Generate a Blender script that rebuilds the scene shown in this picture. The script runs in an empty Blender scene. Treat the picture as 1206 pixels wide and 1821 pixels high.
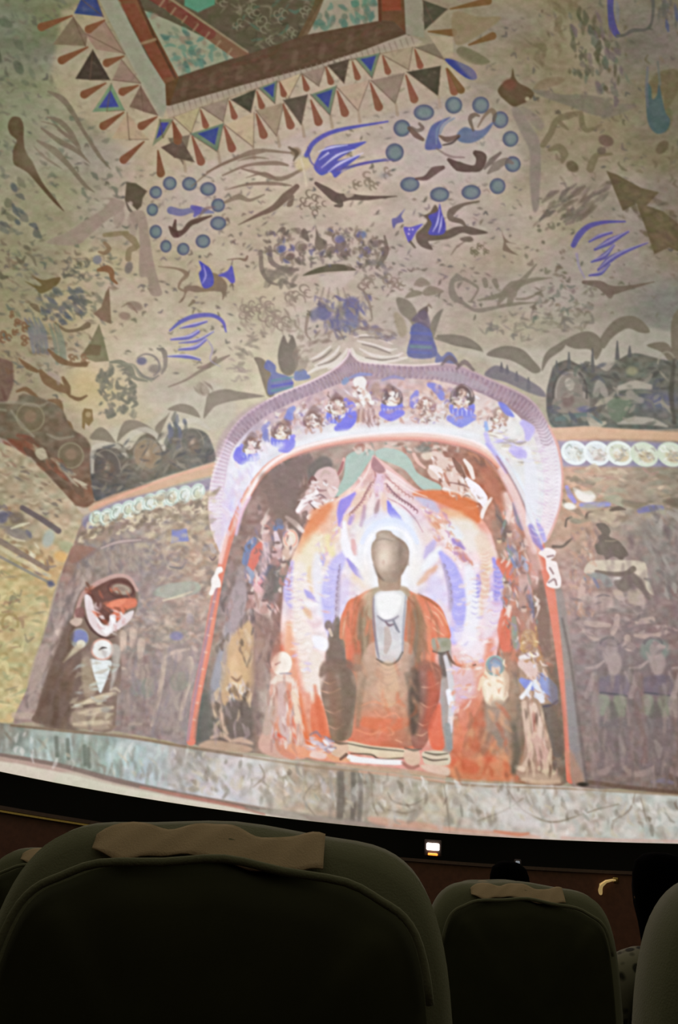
import bpy, math, random
import numpy as np
from mathutils import Vector, Matrix
# ================================================================ camera
SC = bpy.context.scene
F, PITCH, ROLL = 1300., math.radians(24.213), math.radians(4.459)       # focal length in pixels of the 1206 x 1821 frame
EYE = Vector((0, 0, 1.15))
FW = Vector((0, math.cos(PITCH), math.sin(PITCH))); U0 = Vector((0, -math.sin(PITCH), math.cos(PITCH))); R0 = Vector((1, 0, 0))
RT = R0 * math.cos(ROLL) + U0 * math.sin(ROLL); UP = U0 * math.cos(ROLL) - R0 * math.sin(ROLL)
cam = bpy.data.objects.new('camera', bpy.data.cameras.new('camera')); SC.collection.objects.link(cam)
cam.matrix_world = Matrix.Translation(EYE) @ Matrix((RT, UP, -FW)).transposed().to_4x4()
cam.data.sensor_fit = 'VERTICAL'; cam.data.sensor_height = 36; cam.data.lens = 36 * F / 1821
cam.data.clip_start = .02; cam.data.clip_end = 200
SC.camera = cam
# ================================================================ world, light, exposure
SC.world = bpy.data.worlds.new('dark_hall'); SC.world.use_nodes = True
SC.world.node_tree.nodes['Background'].inputs[0].default_value = (.5, .5, .45, 1); SC.world.node_tree.nodes['Background'].inputs[1].default_value = .0
SC.view_settings.view_transform = 'Standard'; SC.view_settings.look = 'None'; SC.view_settings.exposure = 0; SC.view_settings.gamma = 1; SC.view_settings.use_curve_mapping = False
# the dome: a half sphere whose rim dips towards the front
DC = EYE + Vector((2.003, 5.202, 1.23)); DR = 9.; TAU = math.radians(6.128)
DX = Vector((1, 0, 0)); DY = Vector((0, math.cos(TAU), -math.sin(TAU))); DZ = Vector((0, math.sin(TAU), math.cos(TAU)))
def dome(az, el, r=DR, dz=0): return DC + DX * (r*math.cos(el)*math.sin(az)) + DY * (r*math.cos(el)*math.cos(az)) + DZ * (r*math.sin(el) + dz)
def at(px, py, Y):
    """the point seen at a pixel of the photograph, Y metres ahead of the eye"""
    d = FW + RT * ((px - 603) / F) + UP * ((910.5 - py) / F); return EYE + d * (Y / d.y)
# ================================================================ helpers
C = SC.collection
def lin(c): return tuple((v/255/12.92 if v/255 <= .04045 else ((v/255 + .055)/1.055)**2.4) for v in c)
def mat(name, col, rough=.8, metal=0, bump=0, scale=30, var=.15, emit=None, strength=1, weave=None, sheen=0):
    m = bpy.data.materials.new(name); m.use_nodes = True; n = m.node_tree.nodes; l = m.node_tree.links; b = n['Principled BSDF']
    b.inputs['Roughness'].default_value = rough; b.inputs['Metallic'].default_value = metal; b.inputs['Sheen Weight'].default_value = sheen
    tc = n.new('ShaderNodeTexCoord'); ns = n.new('ShaderNodeTexNoise'); ns.inputs['Scale'].default_value = scale; ns.inputs['Detail'].default_value = 5
    l.new(tc.outputs['Object'], ns.inputs['Vector'])
    r = n.new('ShaderNodeValToRGB'); c = lin(col)
    r.color_ramp.elements[0].position = .3; r.color_ramp.elements[1].position = .7
    r.color_ramp.elements[0].color = (*[v*(1 - var) for v in c], 1); r.color_ramp.elements[1].color = (*[v*(1 + var) for v in c], 1)
    l.new(ns.outputs['Fac'], r.inputs['Fac']); l.new(r.outputs['Color'], b.inputs['Base Color'])
    if bump:
        bp = n.new('ShaderNodeBump'); bp.inputs['Strength'].default_value = bump; bp.inputs['Distance'].default_value = .004
        src = ns
        if weave:
            src = n.new('ShaderNodeTexNoise'); src.inputs['Scale'].default_value = weave; l.new(tc.outputs['Object'], src.inputs['Vector'])
        l.new(src.outputs['Fac'], bp.inputs['Height']); l.new(bp.outputs['Normal'], b.inputs['Normal'])
    if emit:
        b.inputs['Emission Color'].default_value = (*lin(emit), 1); b.inputs['Emission Strength'].default_value = strength
    return m
def mesh(name, vs, fs, m, parent=None, smooth=True, loc=None):
    d = bpy.data.meshes.new(name); d.from_pydata([tuple(v) for v in vs], [], fs); d.update()
    if smooth: d.polygons.foreach_set('use_smooth', [True] * len(d.polygons))
    d.materials.append(m); o = bpy.data.objects.new(name, d); C.objects.link(o); o.parent = parent
    if loc is not None: o.location = loc
    return o
def thing(name, label, cat, loc=(0, 0, 0), rz=0, group=None):
    o = bpy.data.objects.new(name, None); C.objects.link(o); o.location = loc; o.rotation_euler.z = rz; o['label'] = label; o['category'] = cat
    if group: o['group'] = group
    return o
def tag(o, label, cat, group=None):
    o['label'] = label; o['category'] = cat
    if group: o['group'] = group
    return o
def copy_thing(o, loc, label, rz=0, group=None):
    r = o.copy(); C.objects.link(r); r.location = loc; r.rotation_euler.z = rz; r['label'] = label
    if group: r['group'] = group
    for c in o.children:
        k = c.copy(); C.objects.link(k); k.parent = r
        for g in c.children: j = g.copy(); C.objects.link(j); j.parent = k
    return r
def ring_mesh(rings, cap0=True, cap1=True, closed=True):
    """loft through rings of equal length"""
    n = len(rings[0]); vs = [v for r in rings for v in r]; fs = []
    for i in range(len(rings) - 1):
        for k in range(n if closed else n - 1): a, b = i*n + k, i*n + (k+1) % n; fs.append((a, b, b + n, a + n))
    if cap0: fs.append(tuple(range(n))[::-1])
    if cap1: fs.append(tuple(range((len(rings)-1)*n, len(rings)*n)))
    return vs, fs
def rbox(sx, sy, sz, b=.02, o=(0, 0, 0)):
    """box with bevelled edges"""
    import bmesh
    bm = bmesh.new(); bmesh.ops.create_cube(bm, size=1)
    for v in bm.verts: v.co = Vector((v.co.x*sx, v.co.y*sy, v.co.z*sz))
    bmesh.ops.bevel(bm, geom=bm.edges[:], offset=b, segments=3, affect='EDGES', profile=.5)
    vs = [v.co + Vector(o) for v in bm.verts]; bm.verts.index_update(); fs = [tuple(v.index for v in f.verts) for f in bm.faces]; bm.free(); return vs, fs
def tube(pts, rads, n=10):
    P_ = [Vector(p) for p in pts]; rings = []
    for i, p in enumerate(P_):
        t = (P_[min(i+1, len(P_)-1)] - P_[max(i-1, 0)]).normalized(); a = t.cross(Vector((0, 0, 1)));
        if a.length < .1: a = t.cross(Vector((0, 1, 0)))
        a.normalize(); b = t.cross(a); r = rads[i] if not np.isscalar(rads) else rads
        rings.append([p + a*(r*math.cos(6.2832*k/n)) + b*(r*math.sin(6.2832*k/n)) for k in range(n)])
    return ring_mesh(rings)
# ================================================================ placing
SURROUND = 2.2; WALLTOP = -.46
SEAT1 = (412, 1462, .93); SEAT2 = (932, 1570, 2.3); SEAT3 = (905, 1566, 3.55); NB = .765
HEAD1 = (1178, 1598, 2.62); HEAD2 = (905, 1586, 3.95)
# ---------------------------------------------------------------- the picture on the dome: a small painter
# The screen of a dome cinema carries one big flat picture.  It is drawn here stroke by stroke and laid on the
# dome's own surface; every figure that can be told apart becomes a patch (part) of the screen.
PX0, PY0, PX1, PY1 = -260, -260, 1470, 1530
PH, PW = PY1 - PY0, PX1 - PX0
CV = np.zeros((PH, PW, 3), np.float32)
IDM = np.zeros((PH, PW), np.int16)
PARTS = [('mural_ground', None, None)]
CUR = [None]
RNG = random.Random(7)
def part_id(name, label=None, over=None):
    PARTS.append((name, label, over)); return len(PARTS) - 1
class part:
    def __init__(s, name, label=None, over=None): s.i = part_id(name, label, over)
    def __enter__(s): s.old = CUR[0]; CUR[0] = s.i; return s.i
    def __exit__(s, *a): CUR[0] = s.old
def crv(p, closed, n=5):
    p = np.asarray(p, float); N = len(p)
    if N < 3: return p
    if closed: q = np.vstack([p[-1], p, p[0], p[1]])
    else: q = np.vstack([2 * p[0] - p[1], p, 2 * p[-1] - p[-2]])
    out = []
    for i in range(1, len(q) - 2):
        a, b, c, d = q[i-1], q[i], q[i+1], q[i+2]
        for k in range(n):
            t = k / n
            out.append(.5 * (2*b + (c - a)*t + (2*a - 5*b + 4*c - d)*t*t + (3*b - a - 3*c + d)*t**3))
    if not closed: out.append(q[-2])
    return np.array(out)
def box(x0, y0, x1, y1, m):
    a = max(int(x0 - m) - PX0, 0); b = min(int(x1 + m) + 2 - PX0, PW); c = max(int(y0 - m) - PY0, 0); d = min(int(y1 + m) + 2 - PY0, PH)
    return None if a >= b or c >= d else (a, b, c, d)
def comp(bx, m, col, a, setid=True):
    x0, x1, y0, y1 = bx
    m = m * a
    CV[y0:y1, x0:x1] += m[..., None] * (np.array(col, np.float32) - CV[y0:y1, x0:x1])
    if CUR[0] is not None and setid:
        IDM[y0:y1, x0:x1][m > .45] = CUR[0]
def grid(bx):
    return np.meshgrid(np.arange(bx[0], bx[1], dtype=np.float32) + PX0, np.arange(bx[2], bx[3], dtype=np.float32) + PY0)
def P(pts, col, a=1., soft=1.1, sm=True, ids=True, n=4):
    """filled outline, smooth or straight sided"""
    p = crv(pts, True, n) if sm else np.asarray(pts, float)
    bx = box(p[:, 0].min(), p[:, 1].min(), p[:, 0].max(), p[:, 1].max(), soft + 1)
    if not bx: return
    X, Y = grid(bx); inside = np.zeros(X.shape, bool); D = np.full(X.shape, 1e9, np.float32)
    for i in range(len(p)):
        ax, ay = p[i]; bx_, by = p[(i + 1) % len(p)]; dx, dy = bx_ - ax, by - ay; L = dx*dx + dy*dy
        if L < 1e-6: continue
        if dy: inside ^= ((Y < ay) != (Y < by)) & (X < (Y - ay) * (dx / dy) + ax)
        t = np.clip(((X - ax) * dx + (Y - ay) * dy) / L, 0, 1)
        np.minimum(D, (X - ax - t*dx)**2 + (Y - ay - t*dy)**2, out=D)
    D = np.sqrt(D); D[~inside] *= -1
    m = np.clip(D / (2 * soft) + .5, 0, 1); comp(bx, m * m * (3 - 2 * m), col, a, ids)
def S(pts, w, col, a=1., soft=.9, sm=True, ids=False, n=4):
    """a brush stroke; w is one width or a list of widths along it"""
    p0 = np.asarray(pts, float); p = crv(p0, False, n) if sm else p0
    w = [w] if np.isscalar(w) else list(w)
    if len(w) == 1: w = w * 2
    w = [v * 1.12 + .5 if v > 1.2 else v + .3 for v in w]
    ws = np.interp(np.linspace(0, 1, len(p)), np.linspace(0, 1, len(w)), w) / 2
    mx = max(w)
    bx = box(p[:, 0].min(), p[:, 1].min(), p[:, 0].max(), p[:, 1].max(), mx / 2 + soft + 1)
    if not bx: return
    X, Y = grid(bx); D = np.full(X.shape, 1e9, np.float32)
    for i in range(len(p) - 1):
        ax, ay = p[i]; dx, dy = p[i+1] - p[i]; L = dx*dx + dy*dy + 1e-9
        t = np.clip(((X - ax) * dx + (Y - ay) * dy) / L, 0, 1)
        np.minimum(D, np.sqrt((X - ax - t*dx)**2 + (Y - ay - t*dy)**2) - (ws[i] + (ws[i+1] - ws[i]) * t), out=D)
    m = np.clip(.5 - D / (2 * soft), 0, 1); comp(bx, m * m * (3 - 2 * m), col, a, ids)
def E(cx, cy, rx, ry, col, a=1., rot=0, soft=1., ids=True):
    R_ = max(rx, ry); bx = box(cx - R_, cy - R_, cx + R_, cy + R_, soft + 1)
    if not bx: return
    X, Y = grid(bx); c, s = math.cos(math.radians(rot)), math.sin(math.radians(rot))
    u = ((X - cx) * c + (Y - cy) * s) / rx; v = (-(X - cx) * s + (Y - cy) * c) / ry
    r = np.sqrt(u*u + v*v) + 1e-6
    m = np.clip(.5 - (r - 1) * min(rx, ry) / (2 * soft), 0, 1); comp(bx, m * m * (3 - 2 * m), col, a, ids)
def G(cx, cy, rx, ry, col, a=.5, rot=0):
    """soft wash of colour"""
    R_ = 2.2 * max(rx, ry); bx = box(cx - R_, cy - R_, cx + R_, cy + R_, 1)
    if not bx: return
    X, Y = grid(bx); c, s = math.cos(math.radians(rot)), math.sin(math.radians(rot))
    u = ((X - cx) * c + (Y - cy) * s) / rx; v = (-(X - cx) * s + (Y - cy) * c) / ry
    comp(bx, np.exp(-(u*u + v*v)), col, a, False)
def RING(cx, cy, rx, ry, w, col, a=1., rot=0, t0=0, t1=360):
    k = np.radians(np.linspace(t0, t1, 15)); c, s = math.cos(math.radians(rot)), math.sin(math.radians(rot))
    x, y = rx * np.cos(k), ry * np.sin(k)
    S(np.c_[cx + x*c - y*s, cy + x*s + y*c], w, col, a, n=2)
def noise(h, w, cells, seed):
    r = np.random.RandomState(seed); ny, nx = max(2, int(h / cells[1]) + 3), max(2, int(w / cells[0]) + 3)
    g = r.rand(ny, nx).astype(np.float32)
    y = np.arange(h, dtype=np.float32) / cells[1]; x = np.arange(w, dtype=np.float32) / cells[0]
    yi, xi = y.astype(int), x.astype(int); fy, fx = y - yi, x - xi; fy = (fy*fy*(3-2*fy))[:, None]; fx = (fx*fx*(3-2*fx))[None]
    A = g[yi][:, xi]; B = g[yi][:, xi+1]; Cc = g[yi+1][:, xi]; D = g[yi+1][:, xi+1]
    return (A*(1-fx) + B*fx) * (1-fy) + (Cc*(1-fx) + D*fx) * fy - .5
def field(pts, bx=None, power=3.):
    """colours spread smoothly between sample points"""
    bx = bx or (0, PW, 0, PH); st = 12
    X, Y = np.meshgrid(np.arange(bx[0], bx[1] + st, st) + PX0, np.arange(bx[2], bx[3] + st, st) + PY0)
    num = np.zeros(X.shape + (3,)); den = np.zeros(X.shape)
    for x, y, c in pts:
        w = 1 / ((X - x)**2 + (Y - y)**2 + 900.)**(power / 2); num += w[..., None] * np.array(c); den += w
    g = num / den[..., None]
    yy = np.arange(bx[3] - bx[2]) / st; xx = np.arange(bx[1] - bx[0]) / st; yi, xi = yy.astype(int), xx.astype(int)
    fy, fx = (yy - yi)[:, None, None], (xx - xi)[None, :, None]
    return ((g[yi][:, xi]*(1-fx) + g[yi][:, xi+1]*fx)*(1-fy) + (g[yi+1][:, xi]*(1-fx) + g[yi+1][:, xi+1]*fx)*fy).astype(np.float32)
def PF(outline, pts, soft=1.2, sm=True, a=1., var=8, cells=(9, 7)):
    """outline filled with a field of colours and a mottling"""
    p = crv(outline, True, 4) if sm else np.asarray(outline, float)
    bx = box(p[:, 0].min(), p[:, 1].min(), p[:, 0].max(), p[:, 1].max(), soft + 1)
    f = field(pts, bx); h, w = f.shape[:2]
    sd = int(abs(p[0, 0] * 7 + p[0, 1])) % 9999
    f += (noise(h, w, cells, sd) + .5 * noise(h, w, (22, 16), sd + 2))[..., None] * var * 2.2 + (noise(h, w, (cells[0]*1.4, cells[1]*1.3), sd + 3))[..., None] * np.array((1, -.5, -.6), np.float32) * var * .8
    keep = CV[bx[2]:bx[3], bx[0]:bx[1]].copy(); old = keep.copy()
    CV[bx[2]:bx[3], bx[0]:bx[1]] = 0
    P(outline, (1, 1, 1), 1, soft, sm)
    m = CV[bx[2]:bx[3], bx[0]:bx[1]][..., :1] * a
    CV[bx[2]:bx[3], bx[0]:bx[1]] = keep * (1 - m) + f * m
def inside_poly(poly, x, y):
    r = False; n = len(poly)
    for i in range(n):
        (ax, ay), (bx, by) = poly[i], poly[(i+1) % n]
        if (ay > y) != (by > y) and x < (y - ay) * (bx - ax) / (by - ay) + ax: r = not r
    return r
def dabs(poly, n, cols, ln=(4, 12), wd=(2, 5), ang=0, spread=40, a=(.4, .8), bend=.3, seed=1, soft=1.9):
    """many small irregular brush marks inside an outline"""
    r = random.Random(seed); xs = [q[0] for q in poly]; ys = [q[1] for q in poly]; k = 0
    while k < n:
        x, y = r.uniform(min(xs), max(xs)), r.uniform(min(ys), max(ys))
        if not inside_poly(poly, x, y): continue
        k += 1; t = math.radians(ang + r.uniform(-spread, spread)); L = r.uniform(*ln) / 2; b = r.uniform(-bend, bend) * L * 2; w = r.uniform(*wd)
        c, s = math.cos(t), math.sin(t); col = r.choice(cols)
        if r.random() < .45: E(x, y, L * .9, max(w * .5, 1.3), col, r.uniform(*a), math.degrees(t), soft, False); continue
        S([(x - c*L, y - s*L), (x - s*b, y + c*b), (x + c*L, y + s*L)], [w*.5, w*1.15, w*.5], col, r.uniform(*a), soft=soft, n=3)
def curls(cx, cy, r, col, w=2.2, a=.8, n=4, seed=0):
    """a little scrolled flower or cloud"""
    q = random.Random(seed)
    for k in range(n):
        t = k * 6.283 / n + q.uniform(-.4, .4); d = r * .5; x, y = cx + d*math.cos(t), cy + d*math.sin(t); rr = r * q.uniform(.35, .5)
        RING(x, y, rr, rr * .8, [w*.5, w, w*.4], col, a, q.uniform(0, 90), q.uniform(0, 90), q.uniform(230, 330))
def mix(a, b, t): return tuple(a[i] * (1 - t) + b[i] * t for i in range(3))
def K(*c): return tuple((v - 32) / .9 for v in c)      # colour that the bright middle's painted haze turns into c
def hooks(path, r, col, n=6, w=2, a=.75, side=1):
    """a chain of little scroll hooks along a line"""
    p = crv(path, False, n)
    for k in range(0, len(p) - 1, max(1, n // 3)):
        x, y = p[k]; d = math.degrees(math.atan2(*(p[k+1] - p[k])[::-1])); RING(x, y, r, r*.75, [w*.5, w, w*.4], col, a, d, 0 if side > 0 else 180, 200 if side > 0 else 380)
# ---------------------------------------------------------------- ground colours
BASE = [(-200,-200,(80,84,62)),(40,40,(108,111,84)),(20,200,(122,124,100)),(120,260,(142,135,112)),(60,330,(142,137,112)),(250,300,(166,150,126)),(220,60,(128,120,96)),
 (450,330,(178,162,136)),(620,330,(182,164,140)),(520,480,(182,165,140)),(800,280,(166,152,136)),(830,470,(166,150,130)),(760,330,(175,160,140)),
 (950,60,(126,115,90)),(1000,180,(138,126,100)),(1150,60,(112,104,88)),(1190,200,(114,105,84)),(1050,320,(146,133,112)),(880,90,(132,120,98)),(940,430,(162,148,126)),(1120,450,(146,135,118)),
 (1190,420,(126,114,90)),(1190,560,(112,110,96)),(1020,560,(150,140,122)),(900,560,(160,148,128)),(700,560,(174,160,138)),(1350,300,(80,74,58)),(1300,600,(90,84,70)),
 (40,480,(132,126,102)),(60,620,(146,134,108)),(170,680,(178,160,122)),(150,540,(170,155,122)),(300,620,(178,165,138)),(450,600,(178,166,142)),(60,740,(140,125,105)),
 (40,860,(152,140,115)),(140,900,(168,152,128)),(-150,700,(110,104,84)),(330,700,(166,155,130)),(230,520,(176,160,132))]
CV[:] = field(BASE)
CV += (noise(PH, PW, (60, 34), 3) * 16 + noise(PH, PW, (16, 9), 4) * 9 + noise(PH, PW, (6, 3.5), 5) * 5)[..., None]
CV[..., 2] -= noise(PH, PW, (90, 60), 8) * 14
DK, TN, OL, GR, BL, BR = (86,74,58), (128,110,88), (98,92,66), (92,100,84), (78,76,140), (112,72,46)
A_ = lambda *k: [tuple(k[i:i+2]) for i in range(0, len(k), 2)]
# specks of falling flowers everywhere on the painted vault
TOPZ = A_(-240,-240, 1450,-240, 1450,600, 960,560, 620,600, 160,700, -240,900)
dabs(TOPZ, 1300, [(112,100,82),(102,94,82),(124,110,90),(98,92,74)], (4,10), (1.8,3.6), 12, 40, (.35,.8), .35, 2)
dabs(TOPZ, 420, [(92,84,66),(100,92,76),(84,80,70)], (5,12), (2.5,4.6), -15, 60, (.5,.85), .6, 200)
dabs(A_(-240,-240, 200,-240, 130,120, 230,330, 240,480, 190,560, -240,640), 560, [(88,92,74),(84,84,68),(98,100,84),(110,104,84)], (6,18), (3,7), 25, 50, (.3,.65), .3, 3)
dabs(A_(250,330, 960,330, 960,560, 250,560), 240, [(100,88,72),(110,98,92),(120,104,84)], (5,11), (2,3.6), -20, 50, (.5,.85), .5, 5)
dabs(A_(900,-200, 1450,-200, 1450,330, 960,330), 360, [(92,82,60),(100,90,66),(86,80,70),(112,100,76)], (5,16), (2,5), 60, 45, (.35,.7), .4, 6)
dabs(A_(0,420, 230,450, 170,640, 0,700), 200, [(108,96,76),(96,96,84),(120,104,80)], (6,16), (2.5,5), 25, 35, (.35,.75), .4, 7)

# ---------------------------------------------------------------- caisson at the crown of the vault
with part('caisson_field', 'dark olive centre panel of scrolling vines in the painted ceiling caisson'):
    P(A_(120,-260, 420,-260, 660,-200, 735,-60, 735,62, 540,100, 300,190, 255,110), (84,76,56), sm=False)
dabs(A_(330,-60, 620,-60, 570,40, 520,75, 470,95, 420,60), 130, [(108,104,80),(66,62,44),(92,88,62),(78,96,76),(120,112,88)], (8,26), (2,5), -10, 70, (.5,.9), .6, 11)
for k, (x, y, r) in enumerate([(470,45,16),(500,28,15),(450,20,14),(520,60,12),(425,45,12),(545,22,14),(482,72,10),(395,0,14),(560,-30,18),(480,-40,22)]): curls(x, y, r, (118,112,88), 2.6, .75, 4, k)
P(A_(330,-60, 385,-60, 382,8, 352,22, 328,10), (82,128,100), soft=2, sm=False)
with part('caisson_corner', 'pale triangular corner panel of the caisson filled with teal leaves'):
    P(A_(255,18, 300,36, 430,98, 316,136), (138,138,112), sm=False)
dabs(A_(262,24, 300,40, 410,97, 318,130), 60, [(84,116,98),(96,124,104),(108,116,94),(72,98,84),(126,110,90)], (7,20), (4,9), 30, 60, (.45,.8), .3, 12)
with part('caisson_corner', 'pale triangular corner panel of the caisson beside the vine panel'):
    P(A_(538,64, 575,-4, 676,-10, 674,38), (142,134,112), sm=False)
dabs(A_(552,56, 580,0, 668,0, 668,34), 34, [(88,118,98),(96,104,84),(76,104,88)], (10,24), (6,11), 60, 60, (.45,.8), .3, 13)
with part('brick_band', 'reddish band crossing the caisson between corner panel and vine panel'):
    S(A_(190,-70, 290,0, 350,42, 432,100), 21, (112,84,60), sm=False, ids=True)
for (a, b) in [((305,14),(328,26)),((334,33),(352,46)),((358,50),(374,60)),((268,-10),(290,4))]: S([a, b], 17, (104,54,44), .7, sm=False)
for k in range(7): S([(292+k*20, 0+k*14.5),(284+k*20, 11+k*14.5)], 3, (140,120,90), .6)
S(A_(286,-14, 352,32, 440,92), 3, (132,120,92), .8); S(A_(572,-10, 556,30, 536,68), 12, (92,72,46), .8)
with part('caisson_border', 'reddish brown inner border of the caisson at its near edge'):
    P(A_(292,145, 316,137, 430,100, 545,62, 674,37, 700,38, 722,60, 640,92, 560,118, 430,152, 302,188, 294,186), (84,66,46), sm=False)
for k in range(8): S([(330+k*49, 148-k*13.5),(326+k*49, 168-k*13.5)], 9, (104,84,64), .55, soft=3)
dabs(A_(300,180, 320,140, 670,42, 716,58, 560,112), 110, [(74,56,38),(98,76,56),(92,62,44)], (8,26), (3,6), -17, 20, (.2,.5), .1, 14)
with part('caisson_border', 'brick red side border of the caisson above the lone blue pennants'):
    P(A_(150,-160, 188,-160, 250,10, 318,138, 296,186, 291,150, 212,0), (108,74,48), sm=False)
for q in [A_(215,8,240,6,272,66,250,76), A_(256,82,276,74,308,136,284,141), A_(180,-70,212,-70,238,0,212,2)]: P(q, (112,64,44), .8, 2, False)
S(A_(238,-20, 272,60, 312,138), 4, (74,50,34), .7, sm=False); S(A_(250,78,276,70), 4, (136,112,82), .8)
P(A_(291,150, 318,138, 302,188, 294,188), (88,64,38), .9, 1.5, False)
with part('caisson_border', 'brown and red border of the caisson beside the dark pennant'):
    P(A_(668,-180, 712,-180, 719,0, 721,58, 700,38, 674,36), (96,68,44), sm=False)
P(A_(678,-14, 712,-14, 714,18, 680,20), (124,62,40), .85, 2, False); S(A_(674,-20, 676,36), 5, (84,50,32), .7)
with part('caisson_moulding', 'pale ticked outer moulding of the caisson above the pennants'):
    P(A_(294,188, 302,188, 430,152, 560,118, 640,92, 722,61, 752,74, 738,84, 620,107, 560,126, 452,159, 356,192, 300,211), (150,136,116), sm=False)
for k in range(44): S([(306+k*9.9, 188-k*2.85),(311+k*9.9, 206-k*2.95)], 1.6, (124,108,90), .7, sm=False)
S(A_(300,211, 452,159, 620,107, 738,84), 2, (112,92,70), .8, sm=False)
with part('caisson_moulding', 'pale green outer moulding down the side of the caisson'):
    P(A_(88,-180, 128,-180, 172,0, 209,0, 262,100, 294,150, 296,190, 290,211, 279,204, 230,108), (138,136,114), sm=False)
P(A_(88,-180, 134,-180, 209,0, 172,0), (128,126,104), 1, 1, False)
with part('caisson_moulding', 'pale outer moulding of the caisson beside the dark pennant'):
    P(A_(706,-180, 742,-180, 751,0, 755,68, 722,61, 719,0), (132,126,104), sm=False)

def pennant(label, tri, col, border=None):
    with part('pennant', label): P(tri, border or col, sm=False, soft=1.1)
    cx = sum(p[0] for p in tri) / len(tri); cy = sum(p[1] for p in tri) / len(tri)
    if border: P([(cx + (x - cx)*.62, cy - 2 + (y - cy)*.62) for x, y in tri], col, .95, 1.4, False)
    else: dabs(tri, 8, [mix(col, (60,50,40), .25), mix(col, (180,160,130), .25)], (6,14), (3,6), 20, 80, (.2,.4), .2, int(cx), 1.5)
    S([tri[0], tri[2]], 1.3, (96,76,58), .6, sm=False); S([tri[1], tri[2]], 1.3, (96,76,58), .5, sm=False)
DKP, BLP, CRP, GBP, TNP = (72,64,50), (58,66,116), (176,156,122), (138,120,100), (146,128,100)
BD = (104,116,92)
PN = [('cream', (309,209),(356,191),(340,237), (166,150,112), None), ('grey brown', (359,191),(406,175),(397,216), GBP, None), ('dark', (411,177),(455,159),(446,200), (70,66,48), None),
 ('blue', (460,157),(493,143),(489,184), BLP, BD), ('cream', (497,145),(535,131),(511,180), CRP, None), ('grey brown', (537,131),(578,118),(567,153), GBP, None), ('dark', (583,116),(621,105),(612,148), (80,68,52), None),
 ('blue', (632,104),(676,94),(662,139), BLP, BD), ('cream', (681,98),(734,84),(727,124), (152,136,108), None), ('grey', (738,84),(776,76),(796,108), (118,106,84), None)]
QN = [('dark', (300,246),(337,240),(326,292), (112,98,76), None), ('blue', (338,238),(398,219),(387,270), BLP, BD), ('cream', (400,222),(452,200),(451,262), CRP, None), ('tan', (455,196),(505,183),(492,242), TNP, None),
 ('dark', (504,178),(547,168),(536,222), (86,76,58), None), ('blue', (552,168),(599,152),(587,205), BLP, BD), ('cream', (600,156),(657,143),(637,197), (168,146,120), None), ('tan', (660,143),(719,130),(703,184), (136,118,98), None),
 ('dark', (724,128),(784,117),(779,170), (72,66,48), None)]
def drop(a, b, w=11, col=(122,78,54)): S([a, b], [2, w*.55, w], col, .92, sm=False)
# cream ground behind the fringe
P(A_(296,200, 745,76, 800,110, 840,160, 700,200, 560,226, 480,258, 320,300, 268,290, 205,250, 130,200, 90,140, 110,20, 170,0, 236,120, 284,206), (172,154,124), .55, 7, False, False)
for c, a, b, t, col, bd in PN: pennant('%s pennant of the upper fringe row' % c, [a, b, t], col, bd)
for c, a, b, t, col, bd in QN: pennant('%s pennant of the lower fringe row' % c, [a, b, t], col, bd)
for x, y, l in [(357,196,32),(408,180,32),(457,163,30),(498,147,24),(538,135,26),(580,120,30),(627,110,32),(681,100,32),(738,88,34)]: drop((x, y), (x + l*.28, y + l*.85), 10)
for x, y, l in [(342,243,48),(399,225,42),(456,203,40),(504,186,40),(553,178,42),(600,162,42),(659,148,46),(722,134,46),(794,122,44),(307,216,30)]: drop((x, y), (x + l*.32, y + l*.92), 13)
for x, y in [(327,284),(388,268),(450,262),(494,240),(538,222),(588,206),(637,196),(704,184),(780,170)]: S([(x, y),(x + 3, y + 20)], [3, 7, 5], (150,130,104), .7)
SN = [('dark blue', (144,-2),(172,-2),(184,30),(132,24), (60,70,106), None), ('tan', (130,30),(155,62),(152,82),(94,79), (116,100,78), None), ('rose', (152,60),(186,38),(222,96),(170,88), (140,116,96), None),
 ('dark', (165,88),(196,142),(160,142),(134,140), (68,58,46), None), ('rose', (200,142),(216,106),(250,148),(225,146), (138,116,98), None), ('blue', (198,148),(222,196),(190,198),(164,199), (62,66,124), (110,128,98)),
 ('brown', (250,152),(281,205),(255,198),(230,190), (114,92,74), None), ('cream', (226,200),(264,248),(230,248),(199,246), (166,144,114), None), ('blue', (284,212),(308,212),(290,245),(271,260), (66,66,124), (120,122,92)), ('dark', (322,246),(346,288),(310,280),(286,262), (92,76,60), None)]
for c, a, b, t, d, col, bd in SN: pennant('%s pennant on the side of the fringe' % c, [a, b, t, d], col, bd)
for a, b in [((128,28),(74,48)),((156,84),(110,107)),((188,148),(150,168)),((220,200),(184,224)),((256,252),(220,284)),((281,268),(286,308)),((186,36),(158,52)),((220,100),(190,112)),((246,152),(218,163)),((279,208),(252,224)),((120,-30),(70,-14)),((308,218),(316,250))]: drop(a, b, 13, (114,74,48))
for a, b in [((801,16),(868,2)),((762,56),(806,58)),((834,80),(876,64)),((796,122),(820,160)),((800,-40),(850,-70))]: drop(a, b, 12, (108,80,46))
pennant('dark pennant beside the corner of the caisson', A_(752,0, 796,16, 770,40, 755,54), (74,70,52))
P(A_(806,22, 850,30, 892,32, 840,70, 810,78), (128,112,82), .8, 2); P(A_(762,62, 806,66, 806,100, 790,104), (160,146,116), .8, 1.5, False)
with part('pennant', 'blue leaf shaped pennant at the corner of the fringe'): P(A_(792,108, 806,106, 840,122, 848,140, 828,138), (66,70,116))
P(A_(812,92, 822,82, 850,94, 872,110, 850,116, 824,106), (104,98,70), .85, 2); P(A_(798,90, 846,112, 890,116, 852,150), (152,134,108), .4, 4)

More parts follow.
